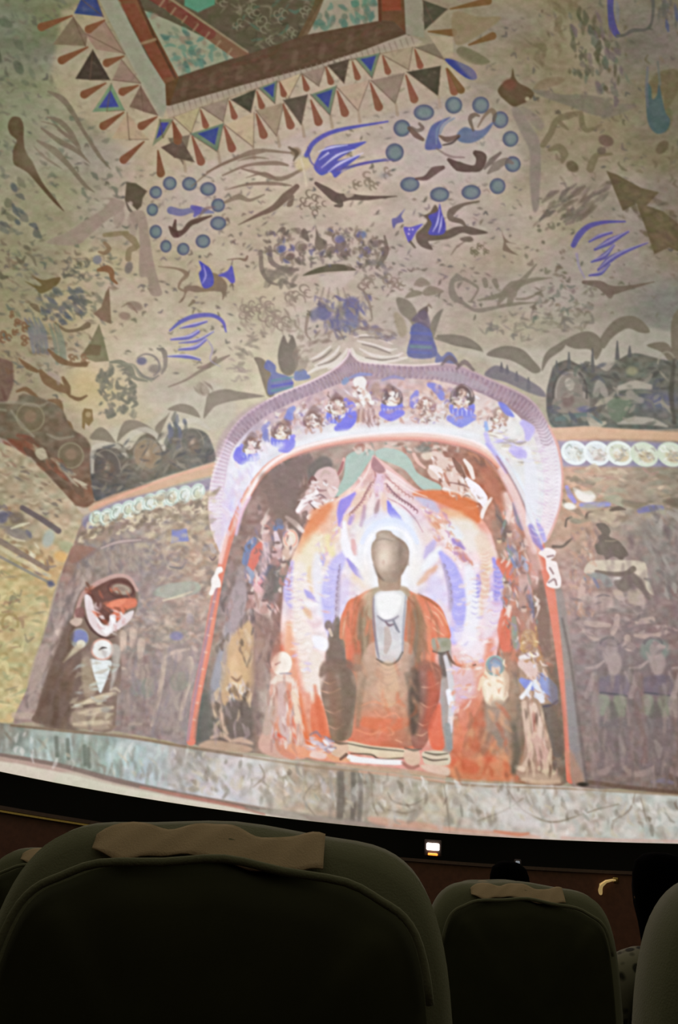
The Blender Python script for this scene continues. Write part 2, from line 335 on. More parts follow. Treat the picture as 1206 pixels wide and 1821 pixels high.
# ---------------------------------------------------------------- roundels
def roundel(x, y, rx, ry=None, col=(108,118,114)):
    with part('roundel'): E(x, y, rx, ry or rx, mix(col, (78,80,96), .45), 1, 0, 1.4)
    E(x + 1, y, rx*.66, (ry or rx)*.66, mix(col, (130,142,128), .3), .8, 0, 3, False); RING(x, y, rx - 1, (ry or rx) - 1, 1.5, (76,72,92), .5)
E(820,262,112,72,(178,164,152),.55,8,26,False); E(330,382,62,58,(178,164,150),.5,0,20,False)
for q in [(715,228,15),(754,200,18,14),(807,187,15),(855,187,15),(890,213,14,15),(908,247,14),(912,292,14),(885,331,14),(838,342,17,13),(782,346,17,13),(729,328,17,13),(702,271,16)]: roundel(*q)
for q in [(302,326,12),(277,342,11),(271,373,10,11),(277,412,11,12),(295,438,10,11),(326,443,11),(361,429,13,12),(388,397,14,12),(388,365,12),(370,336,14,12),(337,327,13,12)]: roundel(*q)
with part('ribbon_dancer', 'small blue robed dancer inside the larger ring of roundels'):
    P(A_(756,264, 762,236, 772,220, 802,208, 786,222, 780,244, 786,262, 772,266), (88,92,128), .95, 1.6)
for q in [A_(808,210,790,222,782,240), A_(790,212,778,230,776,256)]: S(q, [2,4,2], (116,126,140), .7)
P(A_(812,240, 826,226, 848,232, 862,228, 880,214, 864,240, 840,254, 818,252), (92,102,124), .9, 1.8)
S(A_(782,242,796,248,816,242), [3,9,5], (98,80,64), .85); S(A_(788,258,804,254,816,244), [2,3,2], (70,58,50), .8); S(A_(842,232,836,212,844,204,852,206), [3,8,3], (92,76,60), .7)
S(A_(850,226,862,206,874,196,880,204,878,216), [2,5,8,4], (104,84,64), .6); S(A_(728,228,740,240,752,248), [6,9,5], (98,76,60), .8); S(A_(732,226,742,232,752,228,746,220), [3,6,4], (84,68,54), .6)
S(A_(798,284,816,296,840,300,852,296,856,280,846,272), [5,15,10,14,17,8], (84,66,54), .9); S(A_(862,300,874,286,890,272), [3,9,4], (92,78,66), .7); S(A_(868,308,882,296,900,286,912,290), [3,14,10,4], (110,96,82), .7)
S(A_(740,318,758,316,772,304,788,298), [3,8,13,6], (92,72,60), .85); S(A_(776,264,800,278,826,280), [2,4,2], (116,98,86), .6)
S(A_(304,374,322,378,340,374,356,374,380,378), [12,11,8,12,2], (104,102,132), .85); S(A_(342,368,352,374,346,384), [6,12,4], (88,84,140), .8)
S(A_(302,404,312,416,326,412,338,398,352,392,376,384), [4,12,7,8,8,2], (88,68,54), .92); S(A_(312,392,310,408,316,420), [3,8,4], (84,62,50), .85); S(A_(352,388,366,372,384,368), [2,6,1], (112,94,82), .6)

# ---------------------------------------------------------------- ribbon flowing flying figures
def ribbons(lst, col, a=.9):
    for pts, w in lst: S(pts, w, col, a, soft=1.1)
BV = (82,80,146)
with part('flying_figure', 'flying figure with blue ribbons below the blue pennants'):
    ribbons([(A_(545,276,560,252,600,232,690,216), [7,7,6,2])], BV)
    P(A_(560,290, 580,262, 622,256, 652,252, 626,268, 600,286, 640,276, 622,292, 606,306, 640,290, 690,282, 640,294, 612,304, 596,316, 588,306, 572,312, 560,302), (80,80,152), .92, 1.3)
ribbons([(A_(566,270,590,262,618,258),[1,3,1]),(A_(572,298,600,276,630,266),[1,3.4,1]),(A_(584,306,606,290,646,272),[1,3.4,1]),(A_(568,284,584,272),[1,2.4])], (198,192,212), .8)
ribbons([(A_(548,262,552,286,566,300),[2,2.5,1]),(A_(600,302,650,290,700,284),[3,4,1])], (92,84,130))
with part('flying_figure', 'brown body of a flying figure with grey ribbons beside the blue one'):
    S(A_(528,332,508,350,486,370,456,384,424,400), [8,13,9,5,1], (108,88,68), .92, ids=True)
ribbons([(A_(368,306,410,286,456,268,518,272),[2,4,6,2]),(A_(396,312,440,294,490,290,512,294),[2,4,7,3]),(A_(400,338,440,328,484,326,518,330),[1,4,6,2]),(A_(430,300,460,308,500,318,540,300),[2,5,7,4]),(A_(438,316,470,308,494,320),[1,4,3]),(A_(424,286,450,280,478,282),[1,4,1]),(A_(340,332,380,300,420,282,470,270),[1,3,4,2])], (124,104,82), .85)
S(A_(400,360,424,350,444,356,470,346), [4,9,5,2], (120,102,80), .75); S(A_(520,350,516,362,512,366), [6,9,3], (110,90,70), .8)
E(526,270,9,8,(110,90,60),.7,0,3,False); E(538,292,14,12,(196,176,122),.6,0,5,False); S(A_(514,262,528,272,522,286), [3,6,2], (98,82,60), .8); S(A_(545,330,540,300,536,284), [4,3,3], (196,180,150), .7)
with part('flying_figure', 'dark brown figure leaping beside the blue ribbons'):
    S(A_(562,326,582,340,600,352,622,350,654,352,706,349), [5,12,16,10,7,1], (92,76,60), .92, ids=True)
S(A_(600,352,606,364,596,366), [10,8,3], (88,74,58), .85); P(A_(612,342,630,346,618,352), (178,160,134), .8, 1.5)
for x, y, r in [(553,352,16),(562,372,14),(572,360,14),(540,362,12)]: curls(x, y, r, (120,104,82), 2.6, .8, 3, int(x))
for x, y, r in [(655,318,14),(690,308,12),(636,328,10),(664,330,10)]: curls(x, y, r, (126,110,86), 4, .65, 3, int(x)); 
G(684,312,10,6,(120,118,112),.6)

with part('winged_horse', 'dark winged horse with blue wing below the larger ring of roundels'):
    P(A_(742,430, 740,416, 752,404, 760,392, 752,384, 746,386, 764,378, 774,364, 782,378, 790,392, 792,410, 808,404, 830,402, 846,406, 868,414, 840,418, 822,414, 800,424, 772,428, 762,430, 770,444, 752,440), (96,82,66), .95, 1.4)
P(A_(762,416, 768,398, 762,384, 778,376, 782,362, 786,378, 792,396, 792,412, 782,418), (80,76,146), .95, 1.4)
for q in [A_(770,412,778,396,782,372), A_(780,414,784,400,786,384)]: S(q, [1,3,1], (178,170,208), .8)
with part('blue_scarf', 'blue scarf flying before the dark winged horse'):
    P(A_(718,404, 730,404, 752,398, 742,410, 734,424, 728,432, 722,420), (90,80,160), .9, 1.3)
for x, y in [(728,408),(727,416),(734,408)]: E(x, y, 1.8, 1.8, (200,180,206), .8, 0, 1, False)
S(A_(730,430,738,440), [4,3], (98,86,68), .8); P(A_(697,390, 706,386, 720,372, 714,384, 718,394, 706,398, 700,406), (92,88,128), .85, 1.4)
with part('scroll_ribbon', 'dark curling scarf behind the winged horse'):
    S(A_(852,358,824,364,804,376,802,388,820,394,828,402), [2,5,12,9,7,3], (104,90,72), .9, ids=True)
P(A_(818,424,836,420,842,428,826,430), (104,90,72), .85, 1.4); S(A_(826,430,812,440,802,454), [2,3,1], (120,104,84), .7)
for q in [(842,446),(854,438),(864,448),(848,452)]: curls(q[0], q[1], 7, (112,102,76), 3, .75, 3, q[0])
P(A_(892,408, 896,420, 906,430, 918,434, 900,432, 908,444, 922,454, 902,448, 894,444, 896,430), (116,98,78), .85, 1.3)
with part('winged_horse', 'brown winged horse with blue wing below the smaller ring of roundels'):
    P(A_(328,510, 350,508, 362,512, 376,506, 372,486, 388,488, 402,502, 404,514, 396,534, 394,520, 376,518, 350,520, 334,518, 326,534, 318,538, 328,524), (120,102,80), .92, 1.4)
P(A_(354,488, 358,478, 354,464, 364,470, 374,478, 380,494, 378,508, 362,512), (76,76,150), .95, 1.3); S(A_(360,504,366,490,362,472), [1,3,1], (160,150,200), .7)
with part('blue_scarf', 'blue scarf flying behind the brown winged horse'):
    P(A_(388,490, 404,482, 412,472, 416,486, 418,500, 412,504, 402,494), (86,82,156), .92, 1.3)
S(A_(412,470,414,462), [2,1], (104,90,80), .7); S(A_(413,504,415,516), [2,1], (104,90,80), .7)
S(A_(282,474,316,478,332,488,322,500,318,512,330,518), [1,3,8,4,3,4], (128,108,84), .85); S(A_(404,462,424,460,436,462,440,456), [1,2,5,3], (118,96,74), .8); S(A_(336,544,344,536), [2,6], (120,102,80), .8)

def swoosh(label, L, col, lit=(190,182,204)):
    with part('flying_figure', label):
        for pts, w in L: S(pts, w, col, .9, soft=1.1, ids=True)
    for pts, w in L[1:]: S([(x + 2, y - 3) for x, y in pts], [v * .3 for v in w], lit, .7, soft=.8)
swoosh('flying figure with violet blue ribbons above the mountain band', [(A_(302,588,322,572,348,562,378,561,396,572,402,590), [2,6,7,6,5,2]),(A_(320,584,346,578,368,572), [1,6,2]),(A_(304,604,334,600,352,590), [2,7,6]),(A_(318,622,346,618,366,604), [2,7,4]),(A_(296,634,330,634,356,640), [1,6,2]),(A_(318,610,350,606,380,590), [1,5,1])], (96,92,156))
S(A_(300,688,330,676,356,660,384,644,408,632), [2,3,5,8,2], (120,104,86), .8); S(A_(352,654,372,650,384,636), [3,8,4], (118,100,84), .7); S(A_(366,600,378,620,374,640,392,652), [2,3,2,1], (150,138,150), .7)
swoosh('flying figure with dark blue ribbons beneath the brown peaks', [(A_(1020,436,1030,418,1048,402,1076,395,1112,394), [8,10,8,5,2]),(A_(1048,430,1066,420,1088,414), [2,6,3]),(A_(1058,444,1084,430,1118,412), [3,11,2]),(A_(1052,466,1074,456,1092,436), [2,9,3]),(A_(1064,480,1084,462,1110,448,1152,432), [3,10,6,1]),(A_(1048,490,1068,486,1084,470), [2,6,3])], (84,78,132), (150,142,160))
S(A_(1026,452,1030,474,1040,494), [4,3,2], (140,128,146), .7)
with part('flying_figure', 'brown stooping figure below the dark blue ribbons'):
    S(A_(1038,502,1066,506,1084,516,1116,512,1164,501), [5,12,16,7,1], (104,90,76), .9, ids=True)
P(A_(1074,516,1092,518,1088,530,1080,528), (104,90,76), .85, 1.5)

# grey bird like figure and its cloud of ribbons
with part('flying_figure', 'grey bird like figure beside the dark mountain range'):
    P(A_(798,520, 800,500, 808,490, 814,486, 828,498, 818,500, 808,504, 812,522, 826,536, 846,548, 880,544, 930,540, 890,548, 850,556, 822,542, 804,534), (124,114,96), .9, 1.5)
for pts, w in [(A_(826,496,846,508,850,516,838,536),[5,4,3,3]),(A_(886,540,900,520,912,508,930,498),[4,14,14,2]),(A_(862,498,864,508),[8,7]),(A_(880,500,884,510),[9,6]),(A_(850,534,880,528,900,520),[2,8,6]),(A_(906,540,912,520,920,508,946,498,982,494),[8,14,10,7,1]),(A_(918,532,940,530,970,514),[3,4,1]),(A_(886,544,920,540,956,538),[4,5,1]),(A_(900,522,930,498,954,470),[10,8,2])]: S(pts, w, (122,112,92), .85, soft=1.3)
dabs(A_(850,560,1040,540,1060,590,980,600,860,600), 60, [(118,108,90),(112,104,92),(128,118,98)], (8,22), (2.5,6), -5, 60, (.4,.75), .7, 21)
dabs(A_(960,510,1060,505,1060,560,940,575), 46, [(112,102,84),(104,106,90),(120,106,96)], (6,16), (3,7), -20, 60, (.4,.75), .5, 22)
dabs(A_(985,330,1090,320,1080,360,1020,400,960,380), 44, [(104,92,74),(98,90,76),(112,98,86)], (14,34), (4,8), -38, 16, (.5,.8), .1, 23)
dabs(A_(940,370,1020,370,1010,500,930,470), 26, [(112,98,80),(100,94,72)], (6,12), (4,7), 10, 60, (.5,.8), .5, 24)
# brown peaks cutting in from the dark side
with part('brown_peaks', 'jagged brown peaks pointing down beside the dark blue ribbons'):
    P(A_(1079,304, 1100,312, 1140,334, 1172,342, 1150,366, 1180,376, 1206,398, 1260,420, 1260,470, 1190,440, 1164,452, 1150,410, 1132,362, 1108,375, 1096,346), (96,84,60), sm=False, soft=1.5)
dabs(A_(1085,310,1168,342,1206,400,1200,440,1164,448,1110,370), 36, [(84,72,54),(112,98,70),(90,84,52)], (14,30), (6,12), 30, 50, (.3,.5), .2, 25)

# ---------------------------------------------------------------- canopy crown in the middle of the slope
with part('crown_canopy', 'dark curved rim of the jewelled canopy on the sloping vault'):
    P(A_(538,490, 560,478, 590,470, 612,471, 634,480, 610,482, 580,484, 556,488), (98,90,66))
P(A_(568,492, 600,486, 632,484, 616,506, 596,520, 580,514), (188,174,156), .7, 4)
for q, c in [(A_(490,418,500,404,508,406,506,418,498,412), (112,96,78)), (A_(536,412,542,406,548,416,550,430,540,424), (106,92,76)), (A_(562,402,566,418,578,428,580,438,568,446,560,436,562,418), (104,92,72)), (A_(606,422,616,430,612,444,600,448,596,436), (108,94,84))]: P(q, c, .85, 1.5)
for x, y, c in [(500,443,(88,92,122)),(516,457,(104,84,72)),(538,440,(110,94,78)),(604,425,(108,102,126)),(643,418,(100,108,128)),(590,445,(112,94,80)),(612,452,(108,90,78)),(652,446,(104,92,112)),(668,434,(110,96,84))]: E(x, y, 9, 7, c, .85, -20, 2.5, False); RING(x, y, 12, 10, [1,4,1], (124,108,92), .7, 20, 60, 260)
dabs(A_(480,408,680,405,694,440,670,480,520,470,470,450), 150, [(108,94,76),(98,88,72),(118,104,92),(104,98,116),(128,112,90)], (5,13), (3,6), 80, 70, (.5,.85), .5, 26)
S(A_(464,448,466,480,478,500,492,506), [6,7,5,3], (120,104,88), .8); S(A_(480,440,482,464,500,476,530,480), [6,8,6,3], (112,98,84), .75); S(A_(684,420,688,444,682,458,670,476), [3,7,9,4], (106,92,74), .8)
dabs(A_(470,480,530,470,520,510,480,516), 26, [(124,112,92),(112,102,84)], (10,22), (5,9), -20, 40, (.5,.8), .3, 27)
dabs(A_(650,460,700,470,690,500,640,490), 18, [(118,108,100),(112,102,84)], (8,18), (4,8), 20, 40, (.4,.7), .3, 28)
for x, y, r in [(538,524,22),(520,530,14),(445,552,20),(440,560,16),(482,560,24),(500,570,20),(470,545,18),(660,500,14),(652,510,16),(694,500,15),(712,505,12)]: curls(x, y, r, (134,118,98), 3.2, .75, 4, int(x))
dabs(A_(420,540,530,530,540,600,430,590), 50, [(136,120,100),(150,134,112)], (12,26), (3,5), 70, 50, (.4,.75), .5, 29)
for x0, x1 in [(576,566),(586,580),(600,606),(610,622)]: S([(x0,512),((x0+x1)/2,530),(x1,552)], [2,4,6], (150,136,116), .8)
for x, y, rx, ry, c in [(576,556,15,14,(94,92,122)),(598,575,16,14,(112,106,120)),(624,548,16,20,(92,92,124)),(626,572,12,18,(108,108,128)),(560,560,8,12,(112,110,122)),(604,556,10,12,(122,116,104))]: E(x, y, rx, ry, c, .85, 15, 4, False)
dabs(A_(545,530,660,525,650,600,560,600), 60, [(96,92,122),(118,108,112),(140,126,106),(104,96,104)], (8,20), (3,6), 70, 50, (.4,.8), .4, 30)
S(A_(636,510,648,520,658,544,662,566), [2,3,4,2], (134,118,100), .8); S(A_(548,560,544,590,552,604), [5,4,2], (128,112,92), .7)
P(A_(736,508,748,493,764,502,762,508), (132,120,98), .85, 1.6); P(A_(720,530,734,516,752,520,744,526), (126,114,92), .85, 1.6); P(A_(752,518,766,508,790,518,772,524,756,526), (126,114,92), .85, 1.6)

# ---------------------------------------------------------------- guardian winds and leaves right of the big ring
with part('wind_spirit', 'dark horned head with trailing grey scarves beside the larger ring'):
    P(A_(886,158, 898,144, 908,139, 912,122, 916,138, 924,148, 940,156, 950,166, 942,178, 926,186, 914,190, 900,180, 888,168), (88,72,48), .95, 1.5)
E(906,150,12,10,(112,68,50),.6,0,5,False); E(938,176,4,4,(160,152,120),.8,0,2,False)
with part('scarf', 'grey scarf trailing sideways from the horned head'):
    P(A_(948,158, 1000,168, 1040,168, 1078,176, 1092,196, 1076,208, 1040,200, 1010,188, 960,170), (112,104,86), .85, 2.5)
P(A_(950,160,960,144,990,136,1004,142,990,152), (118,102,76), .7, 2.5); P(A_(1070,212,1100,204,1130,188,1110,184,1080,190), (106,98,84), .6, 3)
with part('scarf', 'mauve grey scarf falling from the horned head'):
    P(A_(910,196, 924,192, 944,222, 960,252, 962,300, 960,336, 958,370, 948,374, 942,320, 942,270, 926,236), (126,114,100), .8, 2.5)
P(A_(926,190,950,200,968,220,960,232,944,220), (124,112,98), .6, 3)
for q, w in [(A_(966,258,980,236,990,214,1010,206,1034,200),[9,10,9,11,6]),(A_(1034,206,1036,222,1046,232,1070,222),[8,9,7,2]),(A_(978,266,994,262,1004,274,1000,288),[6,12,12,5]),(A_(1050,300,1056,284,1064,276,1088,274),[12,12,8,3]),(A_(996,218,1010,230),[7,3])]: S(q, w, (108,98,70), .8, soft=1.5)
for x, y, rx, ry, r, c in [(1018,296,9,12,-50,(92,82,56)),(1078,250,14,10,20,(100,82,66)),(1178,262,14,9,-50,(92,80,58)),(1070,268,8,7,0,(100,86,70))]: E(x, y, rx, ry, c, .85, r, 2, False)
for q, c in [(A_(1080,308,1096,310,1110,322,1094,320), (100,88,62)), (A_(1150,160,1170,130,1206,124,1206,160,1190,190,1178,196,1180,170), (96,86,60)), (A_(1186,190,1196,200,1194,220,1184,236,1176,224), (92,90,62))]: P(q, c, .7, 2.5)
with part('blue_tassel', 'blue and teal tassel shape near the dark side of the vault'):
    P(A_(1150,150, 1158,156, 1160,176, 1168,170, 1172,150, 1178,176, 1184,200, 1192,214, 1186,232, 1170,238, 1156,226, 1150,200), (70,86,84), .9, 2)
S(A_(1152,120,1150,160,1152,190), [3,6,3], (96,96,98), .6); S(A_(1170,110,1174,150), [3,4], (96,100,90), .6)
with part('blue_scarf', 'blue looping scarf at the dark top of the vault'):
    S(A_(1086,-60,1086,-10,1086,20,1090,48,1098,62), [10,10,9,12,9], (72,70,112), .9, ids=True)
S(A_(1098,64,1112,62,1126,54,1150,52,1160,36,1162,0,1158,-40), [5,4,6,4,4,5,6], (84,82,72), .85); P(A_(1094,0,1102,14,1100,44,1094,30), (112,112,116), .6, 2)
dabs(A_(1150,-100,1240,-100,1240,60,1190,50,1165,20), 40, [(76,78,82),(88,84,76),(72,76,100)], (16,44), (4,8), 85, 12, (.4,.75), .1, 31)
dabs(A_(1010,20,1080,20,1120,130,1090,190,1020,130), 60, [(84,82,62),(92,96,80),(100,88,84),(80,76,54)], (10,26), (5,10), 78, 22, (.45,.8), .2, 32)
dabs(A_(960,30,1010,-100,1030,0,1000,120,950,110), 26, [(104,92,66),(110,96,70)], (12,34), (6,12), 70, 40, (.3,.6), .4, 33)

# ---------------------------------------------------------------- left side figures
with part('cloaked_figure', 'dark brown leaping figure with a long tail at the outer side of the vault'):
    P(A_(14,222, 22,208, 36,210, 42,226, 42,248, 46,270, 58,288, 66,306, 78,328, 100,356, 114,376, 92,356, 66,326, 50,308, 38,300, 24,290, 24,264, 30,250, 18,238), (88,72,50), .95, 1.5)
for q, w in [(A_(86,163,108,174,124,192,148,232,176,276,196,300),[3,9,8,5,6,1]),(A_(84,208,106,216,126,236,144,264),[2,8,8,1]),(A_(74,228,104,250,136,268,160,290),[3,8,7,1]),(A_(66,250,96,268,124,296,150,328,168,342),[3,11,7,6,1]),(A_(104,230,130,250,150,280),[4,6,1]),(A_(60,260,80,280,110,300),[1,4,1]),(A_(74,216,100,224,118,244),[1,3,1])]: S(q, w, (112,100,80), .85, soft=1.2)
G(60,190,40,22,(134,128,108),.35); G(70,280,34,26,(150,140,118),.5)
dabs(A_(-240,330,90,320,80,420,40,430,-240,440), 46, [(84,86,76),(90,88,68),(78,84,80)], (12,26), (6,12), 42, 22, (.45,.8), .2, 34)
dabs(A_(-200,-200,60,-200,70,60,60,160,-200,200), 46, [(76,84,64),(70,74,56),(92,98,78)], (14,34), (8,16), 50, 40, (.35,.7), .2, 35)
dabs(A_(-240,450,60,440,60,490,-240,500), 30, [(104,92,72),(92,86,66)], (14,30), (4,8), 25, 40, (.5,.8), .8, 36)
with part('wind_spirit', 'dark hat shaped head beside the smaller ring of roundels'):
    P(A_(225,324, 242,326, 262,340, 254,352, 252,366, 244,374, 236,366, 222,356), (84,74,54), .95, 1.4, False)
S(A_(224,358,230,372,238,380), [2,4,3], (92,80,66), .85); E(232,362,4,4,(170,158,138),.8,0,2,False)
with part('scarf', 'mauve scarf reaching sideways from the hat shaped head'):
    P(A_(222,360, 200,352, 180,354, 196,356, 180,374, 150,392, 124,410, 82,430, 110,436, 140,434, 160,418, 190,392, 214,376), (142,126,108), .9, 2)
P(A_(205,374,218,370,222,386,214,402,202,398), (146,130,112), .7, 2)
with part('scarf', 'long mauve scarf hanging below the hat shaped head'):
    P(A_(230,380, 244,374, 258,380, 266,420, 272,460, 282,500, 288,524, 268,524, 262,494, 248,490, 248,440, 246,400, 236,396), (144,126,108), .88, 1.8)
P(A_(228,384,244,388,240,420,230,410), (140,122,106), .5, 3)
for q, w in [(A_(186,418,206,416,226,414),[6,8,6]),(A_(222,416,236,426,244,438),[8,11,8]),(A_(240,440,230,446,228,460),[10,9,9])]: S(q, w, (128,114,82), .9, soft=1.2)
for x, y, rx, ry, c in [(173,462,8,8,(118,116,116)),(229,476,7,11,(112,104,92)),(240,544,14,8,(134,116,98)),(222,562,11,7,(138,118,98))]: E(x, y, rx, ry, c, .85, 15, 2, False)
S(A_(186,432,194,442,186,450,176,448), [5,7,6,3], (126,104,76), .85); S(A_(175,480,190,478,198,484,200,496,208,504), [5,11,9,6,3], (124,90,60), .9); S(A_(216,546,230,540,244,556), [1,4,2], (130,110,90), .8)
with part('painted_tree', 'narrow brown cone between the mauve scarf and the grey clouds'):
    P(A_(194,510, 196,540, 198,576, 182,570, 166,558, 180,546, 188,520), (118,96,74), .92, 1.4, False)
with part('painted_tree', 'olive cone shaped tree above the gilt ground patch'):
    P(A_(176,576, 184,600, 194,642, 170,644, 142,634, 160,610), (112,106,76), .92, 1.4, False)
P(A_(158,612,180,614,178,632,146,632), (100,80,56), .7, 2, False)
P(A_(56,490, 76,498, 96,494, 108,494, 100,508, 74,522, 62,512, 44,500, 64,508, 74,506), (100,86,52), .92, 1.4)
P(A_(52,540,66,542,72,556,60,550), (104,90,66), .8, 1.4); S(A_(98,574,118,588,140,586,156,578), [2,5,5,10], (106,92,66), .85)
dabs(A_(70,510,160,510,150,560,100,580,66,545), 50, [(92,92,84),(104,104,92),(86,88,92)], (8,20), (5,9), 25, 30, (.5,.8), .3, 37)
dabs(A_(110,455,160,460,150,500,118,490), 22, [(104,102,84),(96,92,78)], (8,18), (2.5,4), 20, 60, (.5,.8), 1, 38)
for x in (60,68,76,84): S([(x-16,566),(x-6,590),(x,626)], [2,8,5], (106,108,112), .65, soft=2)
for x in (98,106,112): S([(x-10,576),(x,610),(x+4,646)], [2,6,5], (110,118,98), .7, soft=2)
S(A_(70,622,84,626,86,626), 8, (108,96,90), .5, soft=3)
for x, y, r in [(22,560,6),(32,575,8),(46,582,9),(28,590,7),(10,600,12),(44,606,10),(130,638,9),(150,640,10)]: curls(x, y, r, (118,90,64), 4.5, .8, 3, x)
# ---------------------------------------------------------------- mountains, trees and the foot of the slope
CV += (noise(PH, PW, (13, 10), 61) * 5)[..., None] * np.array((1., -.3, .6), np.float32)
dabs(A_(420,600,480,590,440,640,430,680), 16, [(140,126,106),(126,116,96)], (8,18), (4,7), 0, 40, (.5,.8), .3, 41)
def leafpeak(x, y, w, h, col, seed=0):
    """a rounded painted hill shaped like a curved leaf"""
    P([(x - w, y + h*.55), (x - w*.7, y - h*.1), (x - w*.1, y - h*.5), (x + w*.55, y - h*.15), (x + w, y + h*.6), (x + w*.5, y + h*.25), (x, y + h*.05), (x - w*.5, y + h*.2)], col, .9, 1.6)
# pale cloudlike ground between the hills (right)
for q in [A_(960,620,1010,608,1080,600,1120,580,1206,590,1300,600,1300,640,1206,640,1150,640,1060,650,1000,680,960,700,900,668,860,640,800,622), A_(160,790,200,760,260,752,330,700,380,680,420,720,400,760,340,770,280,790,200,812,168,840)]: P(q, (170,162,144), .55, 7, ids=False)
MB = (106,97,80)
with part('mountain_range', 'brown leaf shaped hills above the right hand niche row'):
    for q in [A_(776,597,800,596,830,600,850,612,858,624,836,620,800,612), A_(866,632,880,620,904,615,930,622,948,640,962,658,950,664,930,652,906,640), A_(964,660,966,638,976,622,992,612,1006,604,1004,618,992,628,976,640), A_(1002,608,1030,592,1052,590,1068,602,1072,618,1060,640,1050,622,1022,620),
              A_(1066,606,1084,578,1104,564,1126,562,1144,572,1156,590,1140,592,1118,584,1100,592,1086,604,1074,620), A_(1150,614,1180,608,1196,622,1202,648,1188,640,1176,626), A_(1198,560,1230,540,1300,520,1300,660,1206,660,1194,610)]: P(q, MB, .92, 1.7)
with part('mountain_range', 'brown leaf shaped hills above the left hand niche row'):
    for q in [A_(160,780,170,764,182,760,196,772,206,790,186,784), A_(208,786,214,762,224,748,244,748,268,760,284,776,262,772,240,764,224,772), A_(278,756,296,740,302,734,290,760,284,776,276,770), A_(298,728,320,718,344,724,356,742,340,738,318,732), A_(362,744,366,716,372,700,400,692,424,696,470,704,450,708,410,714,384,722,372,734)]: P(q, (118,106,88), .92, 1.6)
P(A_(470,640,452,636,458,650,466,676,476,704,488,702,484,670), (108,96,76), .9, 1.6)
# central leaves and trees either side of the arch point
for q, c in [(A_(504,596,512,610,520,596,528,618,530,650,516,668,500,660,494,630),(104,94,78)), (A_(705,530,726,534,740,552,746,576,742,592,728,570,712,556),(124,114,94)), (A_(746,566,744,554,760,545,758,568),(98,84,74)), (A_(760,600,764,580,774,560,788,549,784,562,778,580,770,604),(116,108,90)), (A_(772,602,800,594,834,602,860,626,836,616,806,612),(118,108,90))]: P(q, c, .9, 1.8)
with part('painted_tree', 'blue trunked tree with brown leaves standing on the arch'):
    P(A_(726,634, 730,600, 732,580, 750,572, 764,584, 770,600, 776,634), (88,90,128), .92, 2)
for y in (592, 608, 616, 626): S([(731,y),(766,y + 2)], 4, ((80,80,150),(98,128,120),(84,92,150),(98,116,120))[(y // 8) % 4], .6, soft=2)
P(A_(732,570,744,556,756,552,764,568,764,584,748,576), (100,88,96), .8, 2.5)
P(A_(776,648,778,628,786,634,796,626,806,630,812,646), (92,96,134), .85, 1.8); P(A_(700,560,708,592,716,600,724,590,720,570,708,556), (138,124,92), .6, 3)
with part('painted_tree', 'blue tree with layered crown left of the arch point'):
    P(A_(478,702,476,680,482,664,470,654,476,640,490,650,492,662,510,668,520,676,520,688,500,696), (90,96,140), .9, 1.8)
for y in (674, 684, 692): S([(484,y + 3),(520,y - 3)], 3.4, ((84,120,128),(74,72,160),(84,124,128))[(y // 8) % 3], .7, soft=1.8)
P(A_(524,676,524,662,532,658,540,656,548,664,552,672,540,676), (92,104,146), .85, 1.8); P(A_(528,660,524,640,530,626,540,640,548,636,544,656), (132,120,100), .6, 2.5)
# flame wings either side of the arch point
for s, L in [(1, [(A_(548,664,570,652,596,646,612,630,618,620),[3,7,8,5,2]),(A_(560,650,580,640,596,628,604,616),[2,5,5,2]),(A_(550,640,568,632,588,616),[1,5,2]),(A_(584,656,604,648,616,636),[2,4,3])]), (1, [(A_(626,620,634,634,660,642,700,640,724,636),[3,6,8,7,2]),(A_(640,620,664,632,696,636,716,628),[2,5,6,2]),(A_(636,606,660,612,690,622,706,620),[2,4,5,1]),(A_(630,600,650,596,680,604,698,612),[1,3,3,1])])]:
    for q, w in L: S(q, w, (206,194,180), .85, soft=1.4)
for q in [A_(566,650,590,642,606,628), A_(556,644,576,634,590,622), A_(650,636,680,640,708,636), A_(644,612,668,618,694,628), A_(624,590,640,584,656,588), A_(612,604,604,590,596,586), A_(640,600,666,600,688,606)]: S(q, [1.5,3,1.5], (120,106,92), .75, soft=1.2)
dabs(A_(520,600,600,590,612,600,560,640,530,650), 26, [(140,124,104),(128,110,92)], (8,20), (3,6), -30, 30, (.4,.7), .4, 43)
dabs(A_(640,580,700,580,712,608,650,604), 26, [(120,104,100),(134,118,100),(112,104,116)], (8,20), (3,6), 10, 30, (.4,.7), .4, 44)
# left slope creature, grey scrolls, gilt ground patch
G(150,680,26,34,(186,162,112),.6)
dabs(A_(170,655,230,650,240,700,236,740,176,736), 64, [(106,102,86),(98,96,80),(118,112,92)], (8,18), (4,8), 0, 90, (.6,.85), .7, 45)
S(A_(196,644,214,644,232,656,240,672,262,678), [3,7,9,6,2], (112,110,90), .85); S(A_(220,646,238,650,250,668,270,678), [2,4,5,2], (130,126,104), .8)
E(252,642,9,7,(96,92,112),.85,0,2.5,False); E(276,656,12,8,(118,108,96),.8,0,3,False); RING(262,650,22,20,[2,3,2],(112,104,98),.7,20,200,400); S(A_(280,620,292,626,294,650,288,664), [3,8,6,3], (120,110,98), .8)
S(A_(244,656,254,668,270,674,282,668), [2,4,4,2], (116,110,98), .8); E(360,692,13,10,(134,118,98),.7,50,3,False); dabs(A_(345,680,380,682,376,702,350,704), 10, [(120,104,86)], (8,14), (2,4), 60, 30, (.5,.7), .3, 46)
dabs(A_(408,634,440,640,440,680,412,676), 16, [(136,120,106)], (8,16), (2,4), 0, 30, (.4,.7), .6, 47)
P(A_(146,735,150,726,164,728,166,748,158,758,152,752,150,764,146,760), (116,92,54), .9, 1.6, False); E(157,737,5,5,(158,138,98),.8,0,2,False)
